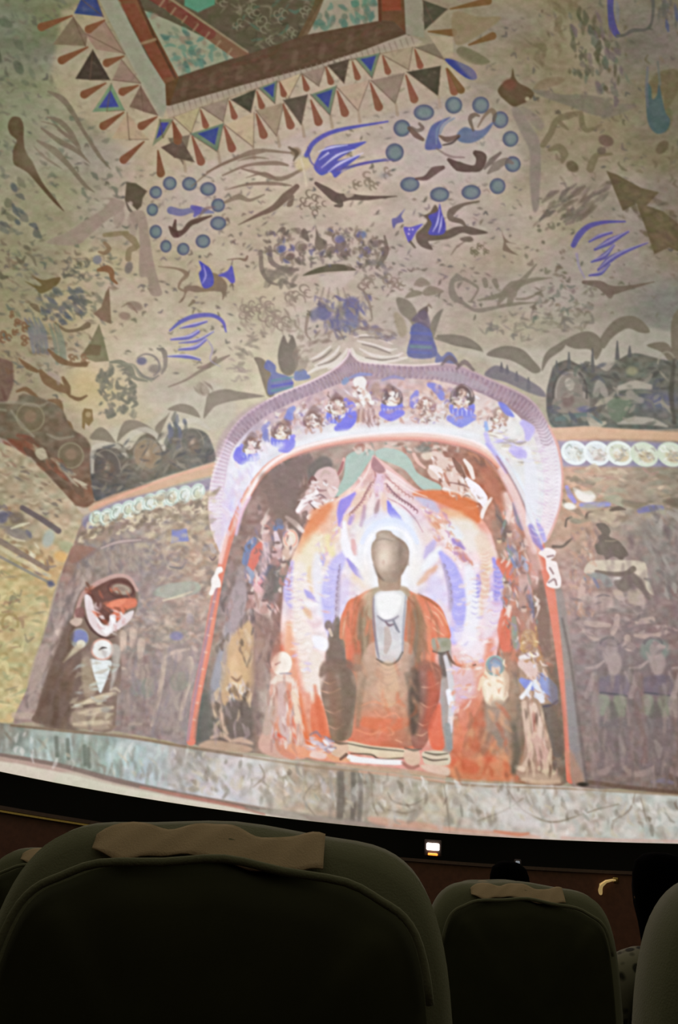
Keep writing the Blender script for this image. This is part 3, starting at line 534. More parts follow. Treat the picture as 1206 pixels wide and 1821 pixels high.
# brown swags down the corner between side wall and back wall
for q, w in [(A_(34,638,50,652,66,660),[2,9,5]),(A_(86,622,106,640,130,648,152,648),[3,10,6,8]),(A_(72,660,84,676,104,688,120,696),[6,15,14,8]),(A_(112,672,120,688,122,700),[5,9,6]),(A_(124,704,140,710,154,704),[4,6,3]),(A_(30,696,46,692,62,704,72,712),[3,7,6,2]),(A_(84,740,104,746,122,754,130,770),[2,6,8,3]),(A_(86,712,104,716,106,736,96,742),[3,10,10,5])]: S(q, w, (110,84,56), .9, soft=1.6)
S(A_(88,664,102,672,104,682), [6,9,4], (150,130,120), .6, soft=3)
P(A_(-60,640,14,640,24,664,22,690,0,730,-60,760), (98,72,62), .75, 3); dabs(A_(-200,640,20,640,20,700,-200,780), 40, [(112,84,64),(84,74,70),(92,62,54)], (12,30), (6,12), 30, 60, (.4,.7), .4, 48)
CORNER = A_(-260,640, 20,716, 60,706, 110,712, 128,760, 150,800, 172,900, 130,900, 40,800, -40,760, -260,700)
with part('cave_corner_band', 'dim band of painted niches slanting down to the corner of the cave'):
    PF(A_(-260,640, 0,716, 40,700, 104,722, 126,760, 160,790, 170,872, 160,900, 132,896, 90,850, 40,800, -20,770, -260,680), [(0,760,(96,84,66)),(40,740,(112,102,82)),(60,760,(104,90,68)),(120,800,(98,82,66)),(150,880,(118,80,60)),(-200,680,(70,64,54)),(130,840,(104,82,64))], 2.5, var=9)
for x, y, r, w in [(54,742,24,18),(126,810,22,16)]:
    E(x, y, r, w*1.5, (104,92,68), .7, -35, 3, False); RING(x, y, r, w*1.4, 2.6, (132,122,96), .6, -35); E(x, y-2, r*.45, w*.6, (128,104,82), .8, 0, 4, False)
for q in [A_(0,716,30,716,70,722,84,716), A_(84,772,104,780,130,776), A_(20,730,36,752,60,776), A_(-120,700,-40,720,10,730)]: S(q, [3,5,3], (140,132,112), .55, soft=2)
dabs(A_(0,770,60,776,150,870,140,890,60,820,0,790), 26, [(128,78,56),(112,64,46),(90,70,54)], (18,40), (8,13), 38, 12, (.5,.8), .1, 49)
dabs(A_(70,790,150,850,160,880,120,850,60,800), 14, [(160,148,122),(92,88,84)], (12,30), (4,7), 38, 14, (.4,.7), .2, 50)
P(A_(62,804,76,796,84,812,72,818), (170,158,132), .8, 2); S(A_(132,852,146,860,154,862), [3,6,2], (170,158,132), .8); S(A_(110,900,150,896,200,884,260,862), 3, (108,76,58), .7, soft=2)
# niches of the left row
with part('niche_row', 'row of dim painted niches between the hills and the roundel frieze, left side'):
    PF(A_(160,812,176,796,210,788,230,800,250,776,270,772,290,792,310,770,340,762,366,770,378,792,384,816,372,824,330,836,280,852,230,872,180,890,166,880), [(190,830,(82,76,70)),(180,875,(72,72,74)),(262,808,(128,110,84)),(300,800,(92,84,70)),(340,790,(86,82,74)),(380,810,(96,92,88)),(230,850,(88,82,72)),(290,846,(96,92,80))], 2.2, var=9)
for x, y, rx, ry, c in [(190,832,24,32,(82,74,66)),(262,808,24,28,(134,114,88)),(342,788,20,26,(94,88,76))]:
    E(x, y, rx, ry, c, .85, -8, 2.5, False); RING(x, y, rx, ry, 2, (124,114,100), .6, -8, 170, 370); E(x + 2, y + 4, rx*.5, ry*.5, mix(c, (116,80,56), .5), .6, 0, 5, False); G(x, y - 2, 5, 8, (180,160,136), .6)
for q in [A_(164,840,166,800,186,792,210,794,226,812), A_(218,806,232,776,256,764,278,774,292,800), A_(292,796,300,772,318,744), A_(316,758,330,750,350,748,372,762)]: S(q, [4,9,8,4], (176,168,150), .7, soft=2.2)
dabs(A_(300,740,330,750,330,800,300,800), 18, [(88,90,100),(84,84,74)], (12,26), (4,8), 85, 15, (.5,.8), .2, 51)
dabs(A_(166,800,290,770,380,780,370,820,200,880,166,880), 90, [(66,66,66),(108,100,86),(84,78,66),(130,120,104)], (8,24), (3,6), -20, 50, (.3,.7), .3, 52)
# niches of the right row
with part('niche_row', 'row of dim painted niches between the hills and the roundel frieze, right side'):
    PF(A_(972,700,978,672,986,650,1010,640,1030,648,1060,650,1080,660,1100,640,1130,628,1180,640,1206,640,1470,620,1470,740,1206,762,1100,762,1040,758,990,762,974,740), [(1014,690,(108,98,86)),(990,700,(74,70,66)),(1050,690,(92,90,80)),(1130,660,(92,92,78)),(1160,710,(92,92,90)),(1206,700,(92,90,76)),(1400,680,(74,72,62)),(1100,735,(84,86,72)),(1000,745,(84,88,84))], 2, var=9)
with part('painted_niche', 'small arched painted niche with a pale seated figure'):
    P(A_(987,732, 986,700, 992,674, 1008,662, 1028,664, 1042,684, 1046,730), (118,108,96), 1, 2)
RING(1014,700,30,44,3,(72,66,60),.8,0,170,370); RING(1014,700,25,38,2,(140,130,120),.7,0,170,370); E(1013,683,8,11,(164,154,138),.9,-15,2,False); E(1010,712,11,12,(96,76,68),.7,0,4,False); E(1040,728,13,6,(84,84,112),.8,0,3,False)
for q, w, c in [(A_(1060,700,1066,680,1074,696,1080,710),[10,9,12,4],(140,132,120)),(A_(1060,722,1072,714,1090,712,1078,726),[3,9,9,3],(150,142,120)),(A_(1102,690,1130,684,1156,688),[8,14,8],(160,150,134)),(A_(1120,700,1140,712),[12,10],(138,130,116)),(A_(1100,752,1130,748,1160,750,1186,758),[4,12,11,3],(158,150,136)),(A_(1050,742,1058,756,1076,752),[10,14,5],(172,160,138))]: S(q, w, c, .8, soft=2.5)
P(A_(1082,712,1110,708,1124,716,1112,738,1100,752,1084,740), (94,104,84), .9, 2.5); E(1124,660,10,8,(142,136,104),.7,0,4,False); G(1176,712,30,14,(84,82,116),.7); S(A_(990,746,1010,742,1044,738,1070,752), [6,9,6,3], (84,100,96), .8, soft=2)
for x, y, h in [(985,664,18),(1012,640,26),(1054,640,40),(1098,622,30),(1120,624,16),(892,652,14),(902,656,12),(919,668,14),(940,680,16),(990,650,16)]: S([(x,y - h*.5),(x,y + h*.5)], [1.5,7], (82,80,76), .85, soft=1.6)
P(A_(862,664,880,650,900,656,930,670,962,690,970,706,940,698,900,680,870,672), (92,86,92), .8, 2.2)
dabs(A_(980,650,1206,640,1206,755,985,755), 90, [(64,62,56),(108,106,92),(84,88,76),(136,128,112),(74,74,82)], (10,26), (4,8), 0, 60, (.35,.7), .3, 53)
RING(1186,650,16,24,3,(140,134,116),.6,0,190,350); S(A_(1200,640,1194,700,1200,750), [5,8,5], (70,66,56), .7, soft=2.5)

# ---------------------------------------------------------------- side wall at the far left
SIDE = [(-100,900,(140,124,92)),(20,930,(160,142,112)),(60,930,(150,138,118)),(110,970,(176,162,128)),(30,1040,(186,168,118)),(60,1100,(188,172,128)),(20,1180,(172,160,112)),(70,1180,(178,166,126)),(20,1260,(196,176,128)),(60,1260,(184,168,132)),(100,1000,(190,150,104)),(-200,1200,(150,132,92)),(0,860,(158,144,118)),(120,920,(170,152,126))]
with part('side_wall_painting', 'yellow ochre painted side wall of the cave'):
    PF(A_(-260,700, -20,780, 40,806, 96,858, 134,900, 152,930, 128,975, 112,1010, 100,1040, 84,1100, 66,1160, 46,1230, 28,1282, -40,1280, -260,1262), SIDE, 2, var=14)
dabs(A_(-240,740,0,790,60,830,130,900,110,940,0,880,-240,820), 130, [(124,104,84),(104,92,84),(186,170,142),(140,112,92)], (6,20), (2,5), 15, 25, (.4,.75), .3, 54)
dabs(A_(-240,900,10,900,100,1000,90,1040,0,980,-240,960), 150, [(118,104,104),(98,96,112),(196,180,140),(140,110,84),(204,196,170)], (8,22), (3,7), 28, 35, (.45,.8), .5, 55)
dabs(A_(-240,1010,0,1010,80,1060,40,1260,-240,1250), 260, [(204,190,140),(150,144,104),(132,124,98),(214,198,150),(148,120,92),(160,160,120)], (8,26), (3,7), 10, 45, (.45,.8), .7, 56)
with part('painted_beam', 'dark slanting painted beam on the ochre side wall'): S(A_(40,903,72,922,104,944), [8,8,9], (98,86,86), .9, 1.6, False, True)
S(A_(0,962,40,986,84,1012), [9,8,7], (128,110,98), .8, sm=False); S(A_(0,990,60,1022,96,1040), 4, (126,122,116), .7, sm=False); S(A_(0,974,40,998,88,1024), 6, (196,186,154), .6, soft=2)
for x, y, rx, ry, c in [(30,922,14,12,(112,98,84)),(30,948,24,10,(128,118,112)),(4,920,10,12,(88,86,106)),(86,958,10,16,(158,168,160)),(120,972,14,10,(158,160,124)),(108,990,12,9,(206,160,96)),(90,1038,6,6,(84,84,108))]: E(x, y, rx, ry, c, .8, 20, 4, False)
S(A_(20,940,36,934,52,930), [2,5,2], (196,188,160), .8); S(A_(18,954,30,960,44,962), [2,4,2], (196,184,156), .7)
RING(18,1108,14,16,4,(150,130,84),.6,0,150,380)

# ---------------------------------------------------------------- left back wall
LW = [(170,960,(150,130,112)),(240,960,(142,124,116)),(330,950,(160,140,118)),(130,1000,(140,104,88)),(180,1000,(132,118,112)),(120,1080,(140,124,120)),(90,1160,(150,130,120)),(60,1260,(160,138,130)),(100,1250,(132,112,104)),(270,1010,(132,116,118)),(250,1080,(138,122,124)),(330,1060,(160,140,124)),(300,1120,(140,126,112)),(230,1150,(132,112,104)),(220,1250,(128,108,102)),(300,1250,(134,116,110)),(330,1180,(140,118,120)),(350,1080,(170,130,120)),(360,990,(176,140,116)),(60,1200,(140,120,108)),(340,1240,(130,112,118))]
with part('back_wall_painting', 'mauve grey painted wall left of the great niche'):
    PF(A_(150,925, 200,900, 260,886, 330,868, 384,852, 392,900, 400,980, 392,1040, 372,1150, 350,1260, 332,1326, 300,1318, 180,1296, 60,1284, 24,1284, 50,1220, 72,1150, 90,1090, 104,1040, 116,1000, 130,970), LW, 2, var=12)
S(A_(152,932,186,916,230,904,300,884,372,866), [3,4,4,3], (112,96,92), .6, soft=2)
P(A_(160,900,200,880,260,862,330,838,384,822,384,842,330,856,260,878,200,896,166,910), (196,150,120), .75, 3)
S(A_(168,902,240,872,310,846,384,826), 3, (214,150,128), .6, soft=2)
S(A_(158,928,210,904,280,886,372,862), 22, (120,118,158), .55, soft=4)
for k, (x, y) in enumerate([(171,922),(189,920),(208,912),(228,906),(247,900),(266,894),(286,888),(306,884),(328,880),(351,876)]):
    with part('frieze_disc'): E(x, y, 13 - (k < 2), 17 if k else 14, (206,220,206), .95, 24, 1.8)
    RING(x, y, 11, 14, 2, (150,168,158), .6, 24); E(x + 1, y + 2, 6, 9, [(176,180,150),(190,176,150),(196,204,196)][k % 3], .8, 20, 3, False); RING(x, y, 6, 8, [1,2.5,1], (112,124,112), .6, 24, 60, 260)
dabs(A_(150,940,200,922,380,880,384,920,300,930,200,950,140,962), 170, [(196,180,150),(122,104,86),(206,190,160),(140,120,98),(112,98,84)], (6,16), (3,7), -20, 50, (.5,.8), .5, 57)
dabs(A_(150,970,300,940,300,1000,240,1020,130,1020,120,990), 130, [(166,148,132),(112,100,100),(150,136,124),(120,112,116)], (10,22), (4,8), 75, 25, (.25,.55), .3, 58, 2.6)
dabs(A_(260,940,384,900,392,1000,380,1060,260,1060), 240, [(188,168,140),(120,104,96),(206,186,160),(150,130,108),(112,104,108),(140,110,90)], (8,20), (3,7), -10, 60, (.25,.55), .3, 59, 2.6)
dabs(A_(230,1060,375,1060,350,1160,220,1160), 180, [(180,160,142),(120,108,100),(196,172,154),(126,124,118),(160,124,104)], (8,22), (3,7), 0, 60, (.25,.55), .3, 60, 2.6)
P(A_(128,972,160,972,172,980,140,998,124,1000), (138,98,82), .7, 3); S(A_(140,1000,180,974,220,962,270,962,284,976), [3,6,8,6,4], (124,106,104), .6, soft=2.5); S(A_(180,975,210,964,250,960), [2,4,2], (190,166,160), .6)
with part('painted_panel', 'small blue square banner on the mauve wall'): P(A_(306,942, 332,940, 336,962, 304,966), (114,116,170), .95, 1.6, False)
E(314,1131,12,8,(112,108,150),.75,0,3,False); P(A_(272,1056,290,1040,340,1034,356,1040,352,1054,310,1064,286,1062), (150,154,140), .8, 2.5); S(A_(290,1068,320,1060,342,1052), [2,4,2], (196,182,156), .8); S(A_(302,1008,322,1010,330,1000), [2,4,2], (110,100,100), .8)
# praying figures painted on the wall
def stander(x, y, h, robe, skin=(190,164,150), skirt=(140,130,120), lean=0, a=.75, halo=None):
    """small standing devotee: halo, head, torso, arms, skirt, feet; y = top of the head"""
    L = lambda t: x + lean * t
    if halo: E(L(.06), y + h*.08, h*.1, h*.1, halo, a, 0, 2, False)
    E(L(.06), y + h*.07, h*.045, h*.065, skin, a, 0, 1.8, False); E(L(.02), y + h*.015, h*.045, h*.03, (96,82,82), a, 0, 1.8, False)
    P([(L(.15) - h*.08, y + h*.17), (L(.13), y + h*.14), (L(.15) + h*.09, y + h*.17), (L(.4) + h*.06, y + h*.42), (L(.4) - h*.06, y + h*.42)], skin, a * .9, 2, ids=False)
    S([(L(.17) - h*.09, y + h*.18), (L(.3) - h*.12, y + h*.34), (L(.3), y + h*.3)], [h*.04, h*.035, h*.02], skin, a, soft=1.5)
    S([(L(.17) + h*.1, y + h*.18), (L(.3) + h*.13, y + h*.34), (L(.45) + h*.1, y + h*.46)], [h*.04, h*.035, h*.02], skin, a, soft=1.5)
    P([(L(.4) - h*.07, y + h*.4), (L(.4) + h*.08, y + h*.4), (L(.65) + h*.12, y + h*.66), (L(.65) - h*.1, y + h*.66)], robe, a, 2.5, ids=False)
    P([(L(.65) - h*.09, y + h*.62), (L(.65) + h*.1, y + h*.62), (L(.95) + h*.07, y + h*.95), (L(.95) - h*.07, y + h*.95)], skirt, a * .8, 3, ids=False)
    S([(L(1) - h*.08, y + h*.99), (L(1) - h*.01, y + h*.97)], [3, 5], skin, a, soft=1.5); S([(L(1) + h*.02, y + h*.98), (L(1) + h*.09, y + h*.98)], [5, 3], skin, a, soft=1.5)
with part('painted_devotee', 'pale standing devotee painted beside the red edge of the great niche'):
    P(A_(300,1150,322,1144,340,1160,342,1200,334,1280,326,1300,290,1298,270,1290,280,1220,290,1170), (136,120,116), .8, 4)
S(A_(286,1176,304,1162,336,1154), [3,6,3], (184,160,146), .85, soft=2); S(A_(292,1176,286,1220,276,1270,270,1290), [8,7,6,4], (176,154,138), .85, soft=2); S(A_(338,1172,342,1200,328,1240,322,1280), [9,9,7,5], (184,162,146), .8, soft=2)
E(316,1166,9,11,(176,152,142),.8,0,3,False); P(A_(306,1200,336,1196,332,1224,304,1226), (124,122,108), .7, 3); P(A_(230,1226,254,1206,272,1214,272,1236,250,1242), (120,122,108), .7, 3); E(245,1245,18,5,(112,84,84),.7,10,3,False)
stander(250, 1160, 130, (120,118,112), (164,142,130), (128,108,104), -10, .6); stander(216, 1130, 60, (150,130,120), (196,172,154), (150,120,110), 0, .6); stander(338, 1068, 60, (140,130,140), (190,162,150), (140,120,116), 0, .5)
dabs(A_(220,1170,360,1160,330,1310,200,1290), 120, [(150,132,124),(116,98,96),(124,112,118),(160,142,130)], (14,40), (3,7), 95, 16, (.25,.55), .3, 62, 2.6)
dabs(A_(110,1040,160,1000,150,1080,100,1160,60,1260,40,1270), 110, [(168,148,140),(112,98,96),(150,132,128),(176,156,146)], (12,34), (4,8), 110, 16, (.25,.55), .3, 63, 2.6)
P(A_(52,1200,66,1158,76,1146,88,1150,84,1180,70,1210,56,1240,50,1220), (172,150,140), .65, 4); P(A_(92,1160,104,1140,98,1122,112,1120,106,1150,98,1168), (206,184,172), .7, 3); S(A_(26,1272,60,1274,64,1276), 10, (186,164,148), .6, soft=3)

# small niche
with part('small_niche', 'small arched side niche with an orange and white flame border'):
    P(A_(128,1098,134,1074,146,1050,170,1036,206,1025,228,1026,242,1042,246,1064,240,1090,222,1110,214,1140,216,1200,208,1240,198,1300,130,1292,60,1284,66,1260,84,1200,100,1160,112,1130), (120,98,86), 1, 2)
    P(A_(150,1060,168,1040,204,1028,226,1030,240,1050,238,1070,214,1080,200,1096,186,1110,172,1096,168,1070), (98,62,54), 1, 2.5)
for q in [A_(84,1200,110,1120,140,1100,130,1180,110,1290,66,1280), A_(112,1170,160,1170,150,1290,90,1288)]: P(q, (104,84,74), .8, 6, ids=False)
S(A_(134,1096,148,1056,172,1038,206,1024,230,1028,244,1050), [5,6,7,6,5,4], (178,140,132), .9, soft=1.8)
E(216,1048,17,9,(158,140,122),.95,12,2.5,False); E(215,1047,10,4,(124,100,88),.7,12,3,False); RING(215,1048,23,15,3,(84,52,46),.7,10)
P(A_(188,1076,212,1066,240,1064,242,1078,224,1086,212,1104,196,1098,202,1086), (204,104,76), .95, 3); P(A_(196,1070,224,1064,216,1076,200,1080), (224,124,92), .8, 3)
P(A_(150,1060,162,1062,170,1090,184,1112,194,1106,196,1094,206,1094,206,1108,222,1092,238,1086,232,1102,216,1116,200,1124,188,1132,170,1124,156,1100), (214,194,196), .96, 1.8); P(A_(172,1100,186,1126,198,1122,206,1104,196,1096,198,1110,186,1116), (240,236,240), .9, 3)
S(A_(148,1092,162,1118,184,1134,204,1132), [2,4,3,1], (84,58,56), .8)
P(A_(124,1106,134,1098,146,1100,144,1110,134,1114), (196,170,156), .85, 2); P(A_(134,1084,148,1080,150,1096,136,1098), (124,82,78), .8, 2)
with part('halo_disc', 'blue halo with a pale face beside the small niche'): E(141,1135,17,18,(138,138,136),.95,0,1.8)
P(A_(128,1140,129,1126,141,1120,154,1126,154,1142), (112,116,166), .9, 2); E(144,1145,8,7,(204,196,180),.95,0,2,False); P(A_(134,1148,148,1150,128,1166,112,1178), (186,172,144), .8, 3)
with part('halo_disc', 'white round halo beneath the small niche'): E(182,1155,19,18,(228,228,226),.98,0,2.2)
RING(182,1155,19,18,3,(214,150,132),.6); S(A_(176,1156,182,1152,190,1152), [1,3,1], (60,50,50), .9)
with part('lamp_cone', 'bright white robe narrowing downwards beneath the white halo'):
    P(A_(160,1172, 178,1174, 198,1176, 194,1196, 184,1222, 178,1232, 172,1216, 164,1190), (216,226,228), .96, 2.2)
P(A_(196,1148,214,1150,212,1180,204,1210,196,1226,200,1180), (176,168,160), .75, 3); P(A_(146,1172,160,1172,166,1200,172,1228,152,1240,146,1210), (168,150,124), .7, 4)
for q in [A_(134,1254,160,1246,186,1238,204,1232), A_(140,1268,170,1264,200,1258), A_(132,1288,160,1286,192,1284)]: S(q, [3,9,8,4], (206,190,160), .85, soft=3)
P(A_(134,1262,190,1262,194,1296,130,1292), (176,156,132), .6, 4); E(188,1262,8,5,(132,134,130),.6,0,3,False)
for x, y in [(236,1122),(218,1126),(250,1140)]: P([(x-6,y),(x,y-6),(x+8,y+2),(x+4,y+26),(x-4,y+30)], (198,172,154), .65, 2.5, ids=False)
# ---------------------------------------------------------------- right back wall
RW = [(1010,800,(196,150,128)),(1100,775,(176,140,116)),(1200,780,(140,124,104)),(1040,870,(190,150,124)),(1120,850,(150,134,114)),(1190,860,(130,122,104)),(1030,930,(174,136,112)),(1100,960,(150,132,120)),(1160,960,(132,122,114)),(1200,1000,(124,114,110)),
 (1030,1040,(164,130,122)),(1100,1040,(140,122,116)),(1190,1080,(126,108,104)),(1060,1120,(134,114,112)),(1140,1140,(124,104,104)),(1200,1180,(124,106,100)),(1040,1200,(122,104,104)),(1120,1230,(110,98,96)),(1190,1240,(122,100,92)),(1050,1300,(124,106,100)),(1120,1330,(120,104,100)),(1190,1330,(112,94,88)),(1060,1380,(126,106,98)),(1190,1390,(110,92,82)),(1400,1000,(100,90,84)),(1400,1300,(96,82,76)),(1350,800,(118,106,90))]
with part('back_wall_painting', 'mauve grey painted wall right of the great niche'):
    PF(A_(960,764, 1040,760, 1100,764, 1206,764, 1470,742, 1470,1440, 1206,1412, 1100,1402, 1010,1390, 985,1200, 965,1000, 985,900, 996,840, 990,790), RW, 2, var=10)
P(A_(985,766,1040,758,1100,762,1206,768,1300,764,1300,788,1206,784,1100,780,1040,780,994,782), (196,158,126), .8, 3)
P(A_(992,784,1100,784,1206,788,1470,780,1470,826,1206,830,1100,830,1000,830), (128,128,164), .7, 4, False)
for k, (x, y) in enumerate([(1022,805),(1062,806),(1102,806),(1146,808),(1194,808),(1238,806),(1282,804)]):
    with part('frieze_disc'): E(x, y, 24 if k < 2 else 26, 21, (206,216,220) if k < 2 else (196,202,180), .95, 25, 2)
    RING(x, y, 22, 18, [4,5,3,4], (224,234,234) if k < 3 else (190,200,180), .7, 25); E(x + 3, y + 4, 14, 10, [(196,200,194),(190,176,170),(196,176,146),(186,172,140)][min(k,3)], .9, 25, 3, False)
    dabs([(x-12,y-8),(x+12,y-8),(x+14,y+12),(x-8,y+12)], 9, [(150,154,146),(214,220,210),(140,124,104)], (6,12), (2,3.5), 20, 60, (.5,.8), .6, 70 + k)
dabs(A_(1000,834,1470,834,1470,900,1206,904,1130,900,1100,930,1000,930), 150, [(196,176,150),(130,112,94),(112,100,84),(176,150,130),(150,150,130),(160,120,110)], (10,30), (4,9), 5, 30, (.4,.75), .4, 78)
S(A_(1008,866,1014,880,1022,892), [5,8,6], (140,132,206), .85, soft=2); P(A_(1020,868,1036,874,1052,874,1060,886,1050,894,1036,892,1026,884), (232,224,216), .9, 3); S(A_(1034,898,1058,898,1082,896), [6,10,8], (126,130,190), .85, soft=2.5)
E(1013,900,11,6,(230,222,210),.95,8,2.5,False); P(A_(1072,886,1090,880,1108,886,1108,902,1090,896), (150,150,126), .85, 3); S(A_(1138,908,1156,904,1176,904), [8,11,8], (106,104,150), .85, soft=2.5); S(A_(1110,892,1130,898,1150,896), [8,10,5], (108,98,82), .7, soft=3)
P(A_(1180,890,1206,884,1300,884,1300,900,1206,904,1190,900), (96,88,72), .7, 4)
for q, w in [(A_(1043,920,1046,912,1058,909,1072,908),[6,3,4,3]),(A_(1086,908,1100,904,1112,906),[4,7,2]),(A_(1006,936,1008,924,1016,920),[3,3,3]),(A_(984,972,1000,972,1010,964,1018,957),[5,4,4,2])]: S(q, w, (96,80,70), .85, soft=1.5)
P(A_(1046,916,1060,908,1084,908,1096,920,1084,930,1070,924,1056,930), (172,156,130), .8, 3)
with part('painted_deity', 'dark silhouetted deity seated above a white cloth on the wall'):
    P(A_(1060,934, 1066,930, 1078,932, 1086,944, 1084,954, 1098,960, 1108,970, 1118,986, 1110,992, 1106,998, 1098,992, 1090,990, 1078,996, 1074,988, 1062,984, 1058,968, 1064,954, 1070,948), (98,86,76), .95, 1.6)
S(A_(1076,962,1090,962,1100,960), [1,2,1], (140,124,104), .7)
with part('white_cloth', 'pale folded cloth beneath the dark seated deity'):
    P(A_(1040,1010, 1050,998, 1070,996, 1110,996, 1140,998, 1150,1006, 1154,1030, 1164,1058, 1150,1050, 1136,1030, 1122,1014, 1100,1020, 1070,1018, 1042,1020), (190,176,156), .95, 1.8)
S(A_(1060,1016,1086,1020,1112,1020,1126,1012), [4,6,7,10], (112,98,86), .9, soft=1.6); P(A_(1076,1026,1108,1026,1100,1038,1090,1040), (196,186,178), .85, 2, False)
S(A_(1096,1036,1110,1040,1120,1028,1136,1036,1154,1064), [8,22,16,14,5], (108,94,86), .85, soft=3)
P(A_(1040,1022,1060,1018,1080,1024,1090,1040,1078,1044,1066,1030,1042,1034), (130,136,132), .8, 2.5); S(A_(1042,1030,1056,1030,1064,1044), [5,5,4], (108,108,134), .7); P(A_(1030,1036,1042,1036,1042,1086,1028,1086), (188,158,146), .8, 3)
P(A_(1042,1058,1066,1052,1086,1060,1090,1080,1060,1088,1046,1080), (180,154,146), .7, 5); S(A_(1060,1062,1072,1058,1084,1060), [2,4,2], (120,104,104), .8); P(A_(1090,1048,1106,1052,1110,1066,1096,1064), (184,160,144), .7, 2.5)
P(A_(1118,1052,1136,1048,1148,1066,1146,1076,1120,1074), (166,148,132), .8, 3)
for q, w in [(A_(1042,1108,1060,1110,1084,1112),[7,10,6]),(A_(1098,1096,1096,1112,1090,1126),[8,9,7]),(A_(1038,1120,1052,1132,1064,1138),[5,9,5]),(A_(1130,1130,1156,1132,1174,1128),[5,9,6]),(A_(1182,1116,1180,1128,1174,1132),[9,9,5]),(A_(1116,1134,1116,1144),[10,10]),(A_(1134,1106,1160,1102),[8,10])]: S(q, w, (172,148,138), .8, soft=2)
P(A_(1104,1148,1120,1142,1132,1152,1118,1158), (184,162,150), .8, 2.5)
def wallguard(x, halo, skin=(158,138,134)):
    with part('painted_devotee', 'faded standing devotee with a green skirt on the right wall, %s' % halo[1]):
        P([(x-30,1180),(x-16,1150),(x,1136),(x+18,1150),(x+32,1176),(x+34,1290),(x+26,1372),(x-24,1370),(x-34,1290)], (112,98,98), .75, 5)
    E(x, 1156, 26, 22, halo[0], .7, 0, 5, False); RING(x-2, 1146, 16, 12, 4, (96,86,88), .6, 0, 190, 350)
    E(x + 2, 1156, 11, 14, (150,132,130), .85, 0, 3, False); P([(x-14,1160),(x-4,1166),(x+14,1162),(x+20,1184),(x+10,1202),(x,1200),(x-8,1182)], skin, .8, 4)
    S([(x-44,1188),(x-26,1186),(x-12,1176)], [2,6,3], skin, .8, soft=2); S([(x-30,1200),(x-36,1220),(x-42,1238)], [8,9,8], skin, .75, soft=3); S([(x+26,1196),(x+30,1212),(x+28,1232)], [4,7,6], skin, .6, soft=3)
    P([(x-20,1206),(x+26,1202),(x+30,1236),(x-18,1232)], (104,92,104), .8, 4); S([(x-18,1232),(x+4,1234),(x+30,1238)], 3, (78,74,80), .8)
    P([(x-24,1238),(x-4,1238),(x,1262),(x-8,1272),(x-26,1268)], (126,130,112), .8, 4, ids=False); P([(x+6,1240),(x+28,1240),(x+26,1272),(x+10,1272)], (124,126,106), .8, 4, ids=False); P([(x-2,1250),(x+6,1250),(x+14,1276),(x-10,1276)], (92,86,80), .7, 4, ids=False)
    S([(x-28,1285),(x+20,1287)], 14, (100,92,92), .6, soft=5); S([(x-30,1376),(x-10,1372),(x+2,1362)], [8,10,5], (150,128,122), .7, soft=3); S([(x+20,1360),(x+36,1374),(x+56,1378)], [6,9,6], (150,130,120), .65, soft=3)
wallguard(1086, ((124,108,112),'wearing a dark cap')); wallguard(1164, ((120,130,122),'with a blue green halo')); S(A_(1060,1206,1058,1280,1062,1350), [8,10,8], (136,112,104), .6, soft=4); S(A_(1136,1206,1140,1300,1144,1350), [14,18,14], (120,92,86), .6, soft=5)
P(A_(1190,1240,1206,1240,1206,1275,1192,1270), (150,134,124), .7, 3); S(A_(1160,1390,1180,1388,1196,1392), [4,9,5], (118,108,130), .6, soft=3)
for x in (1240, 1320): wallguard(x, ((112,104,104), ['beside the frame edge','farthest from the niche'][x > 1300]))
dabs(A_(1150,900,1206,910,1206,1060,1150,1060), 40, [(158,150,142),(112,104,100),(140,132,124)], (16,40), (5,10), 60, 30, (.4,.7), .3, 79)
dabs(A_(1020,930,1060,940,1050,1090,1010,1090), 70, [(190,150,128),(140,112,108),(168,124,104),(196,176,160)], (7,18), (3,7), 70, 50, (.4,.7), .4, 80)
dabs(A_(1020,1060,1206,1060,1206,1160,1030,1160), 60, [(166,146,140),(108,94,94),(150,128,124)], (8,24), (3,7), 5, 40, (.4,.7), .4, 81)
dabs(A_(1040,1270,1206,1270,1206,1395,1040,1385), 60, [(140,120,114),(102,88,84),(128,112,112)], (14,40), (4,9), 88, 14, (.3,.55), .1, 82)
S(A_(1030,1388,1100,1398,1206,1410,1300,1420), 6, (96,74,60), .7, soft=2)

# ---------------------------------------------------------------- great niche: outer flame arch
ARCH_O = A_(384,964, 374,930, 372,890, 378,850, 392,810, 408,772, 432,742, 470,716, 504,698, 540,684, 574,668, 600,652, 616,636, 622,622, 630,634, 646,644, 690,648, 740,650, 786,646, 820,652, 856,668, 892,684, 930,702, 956,724, 976,758, 992,794, 1000,840, 998,890, 988,926, 976,956, 960,960, 930,880, 880,800, 700,770, 520,800, 440,880, 400,980)
with part('niche_arch', 'purple scaled flame shaped band framing the great niche'):
    PF(ARCH_O, [(388,900,(206,180,196)),(384,820,(176,152,166)),(420,766,(136,112,122)),(500,706,(142,120,132)),(620,650,(146,120,120)),(760,662,(150,126,132)),(860,690,(140,114,122)),(930,730,(124,98,106)),(960,790,(208,196,208)),(978,860,(218,206,218)),(966,930,(222,196,206)),(420,900,(212,200,220))], 1.5, var=7)
for q, c, w in [(A_(384,964,374,930,372,890,378,850,392,810,408,772,432,742,470,716,504,698,540,684,574,668,600,652,616,636,622,622), (214,186,190), 3), (A_(622,622,630,634,646,644,690,648,740,650,786,646), (212,192,184), 3), (A_(786,646,820,652,856,668,892,684,930,702,956,724,976,758), (166,140,142), 3), (A_(976,758,992,794,1000,840,998,890,988,926,974,958), (206,150,140), 3.5)]: S(q, w, c, .8, soft=1.5)
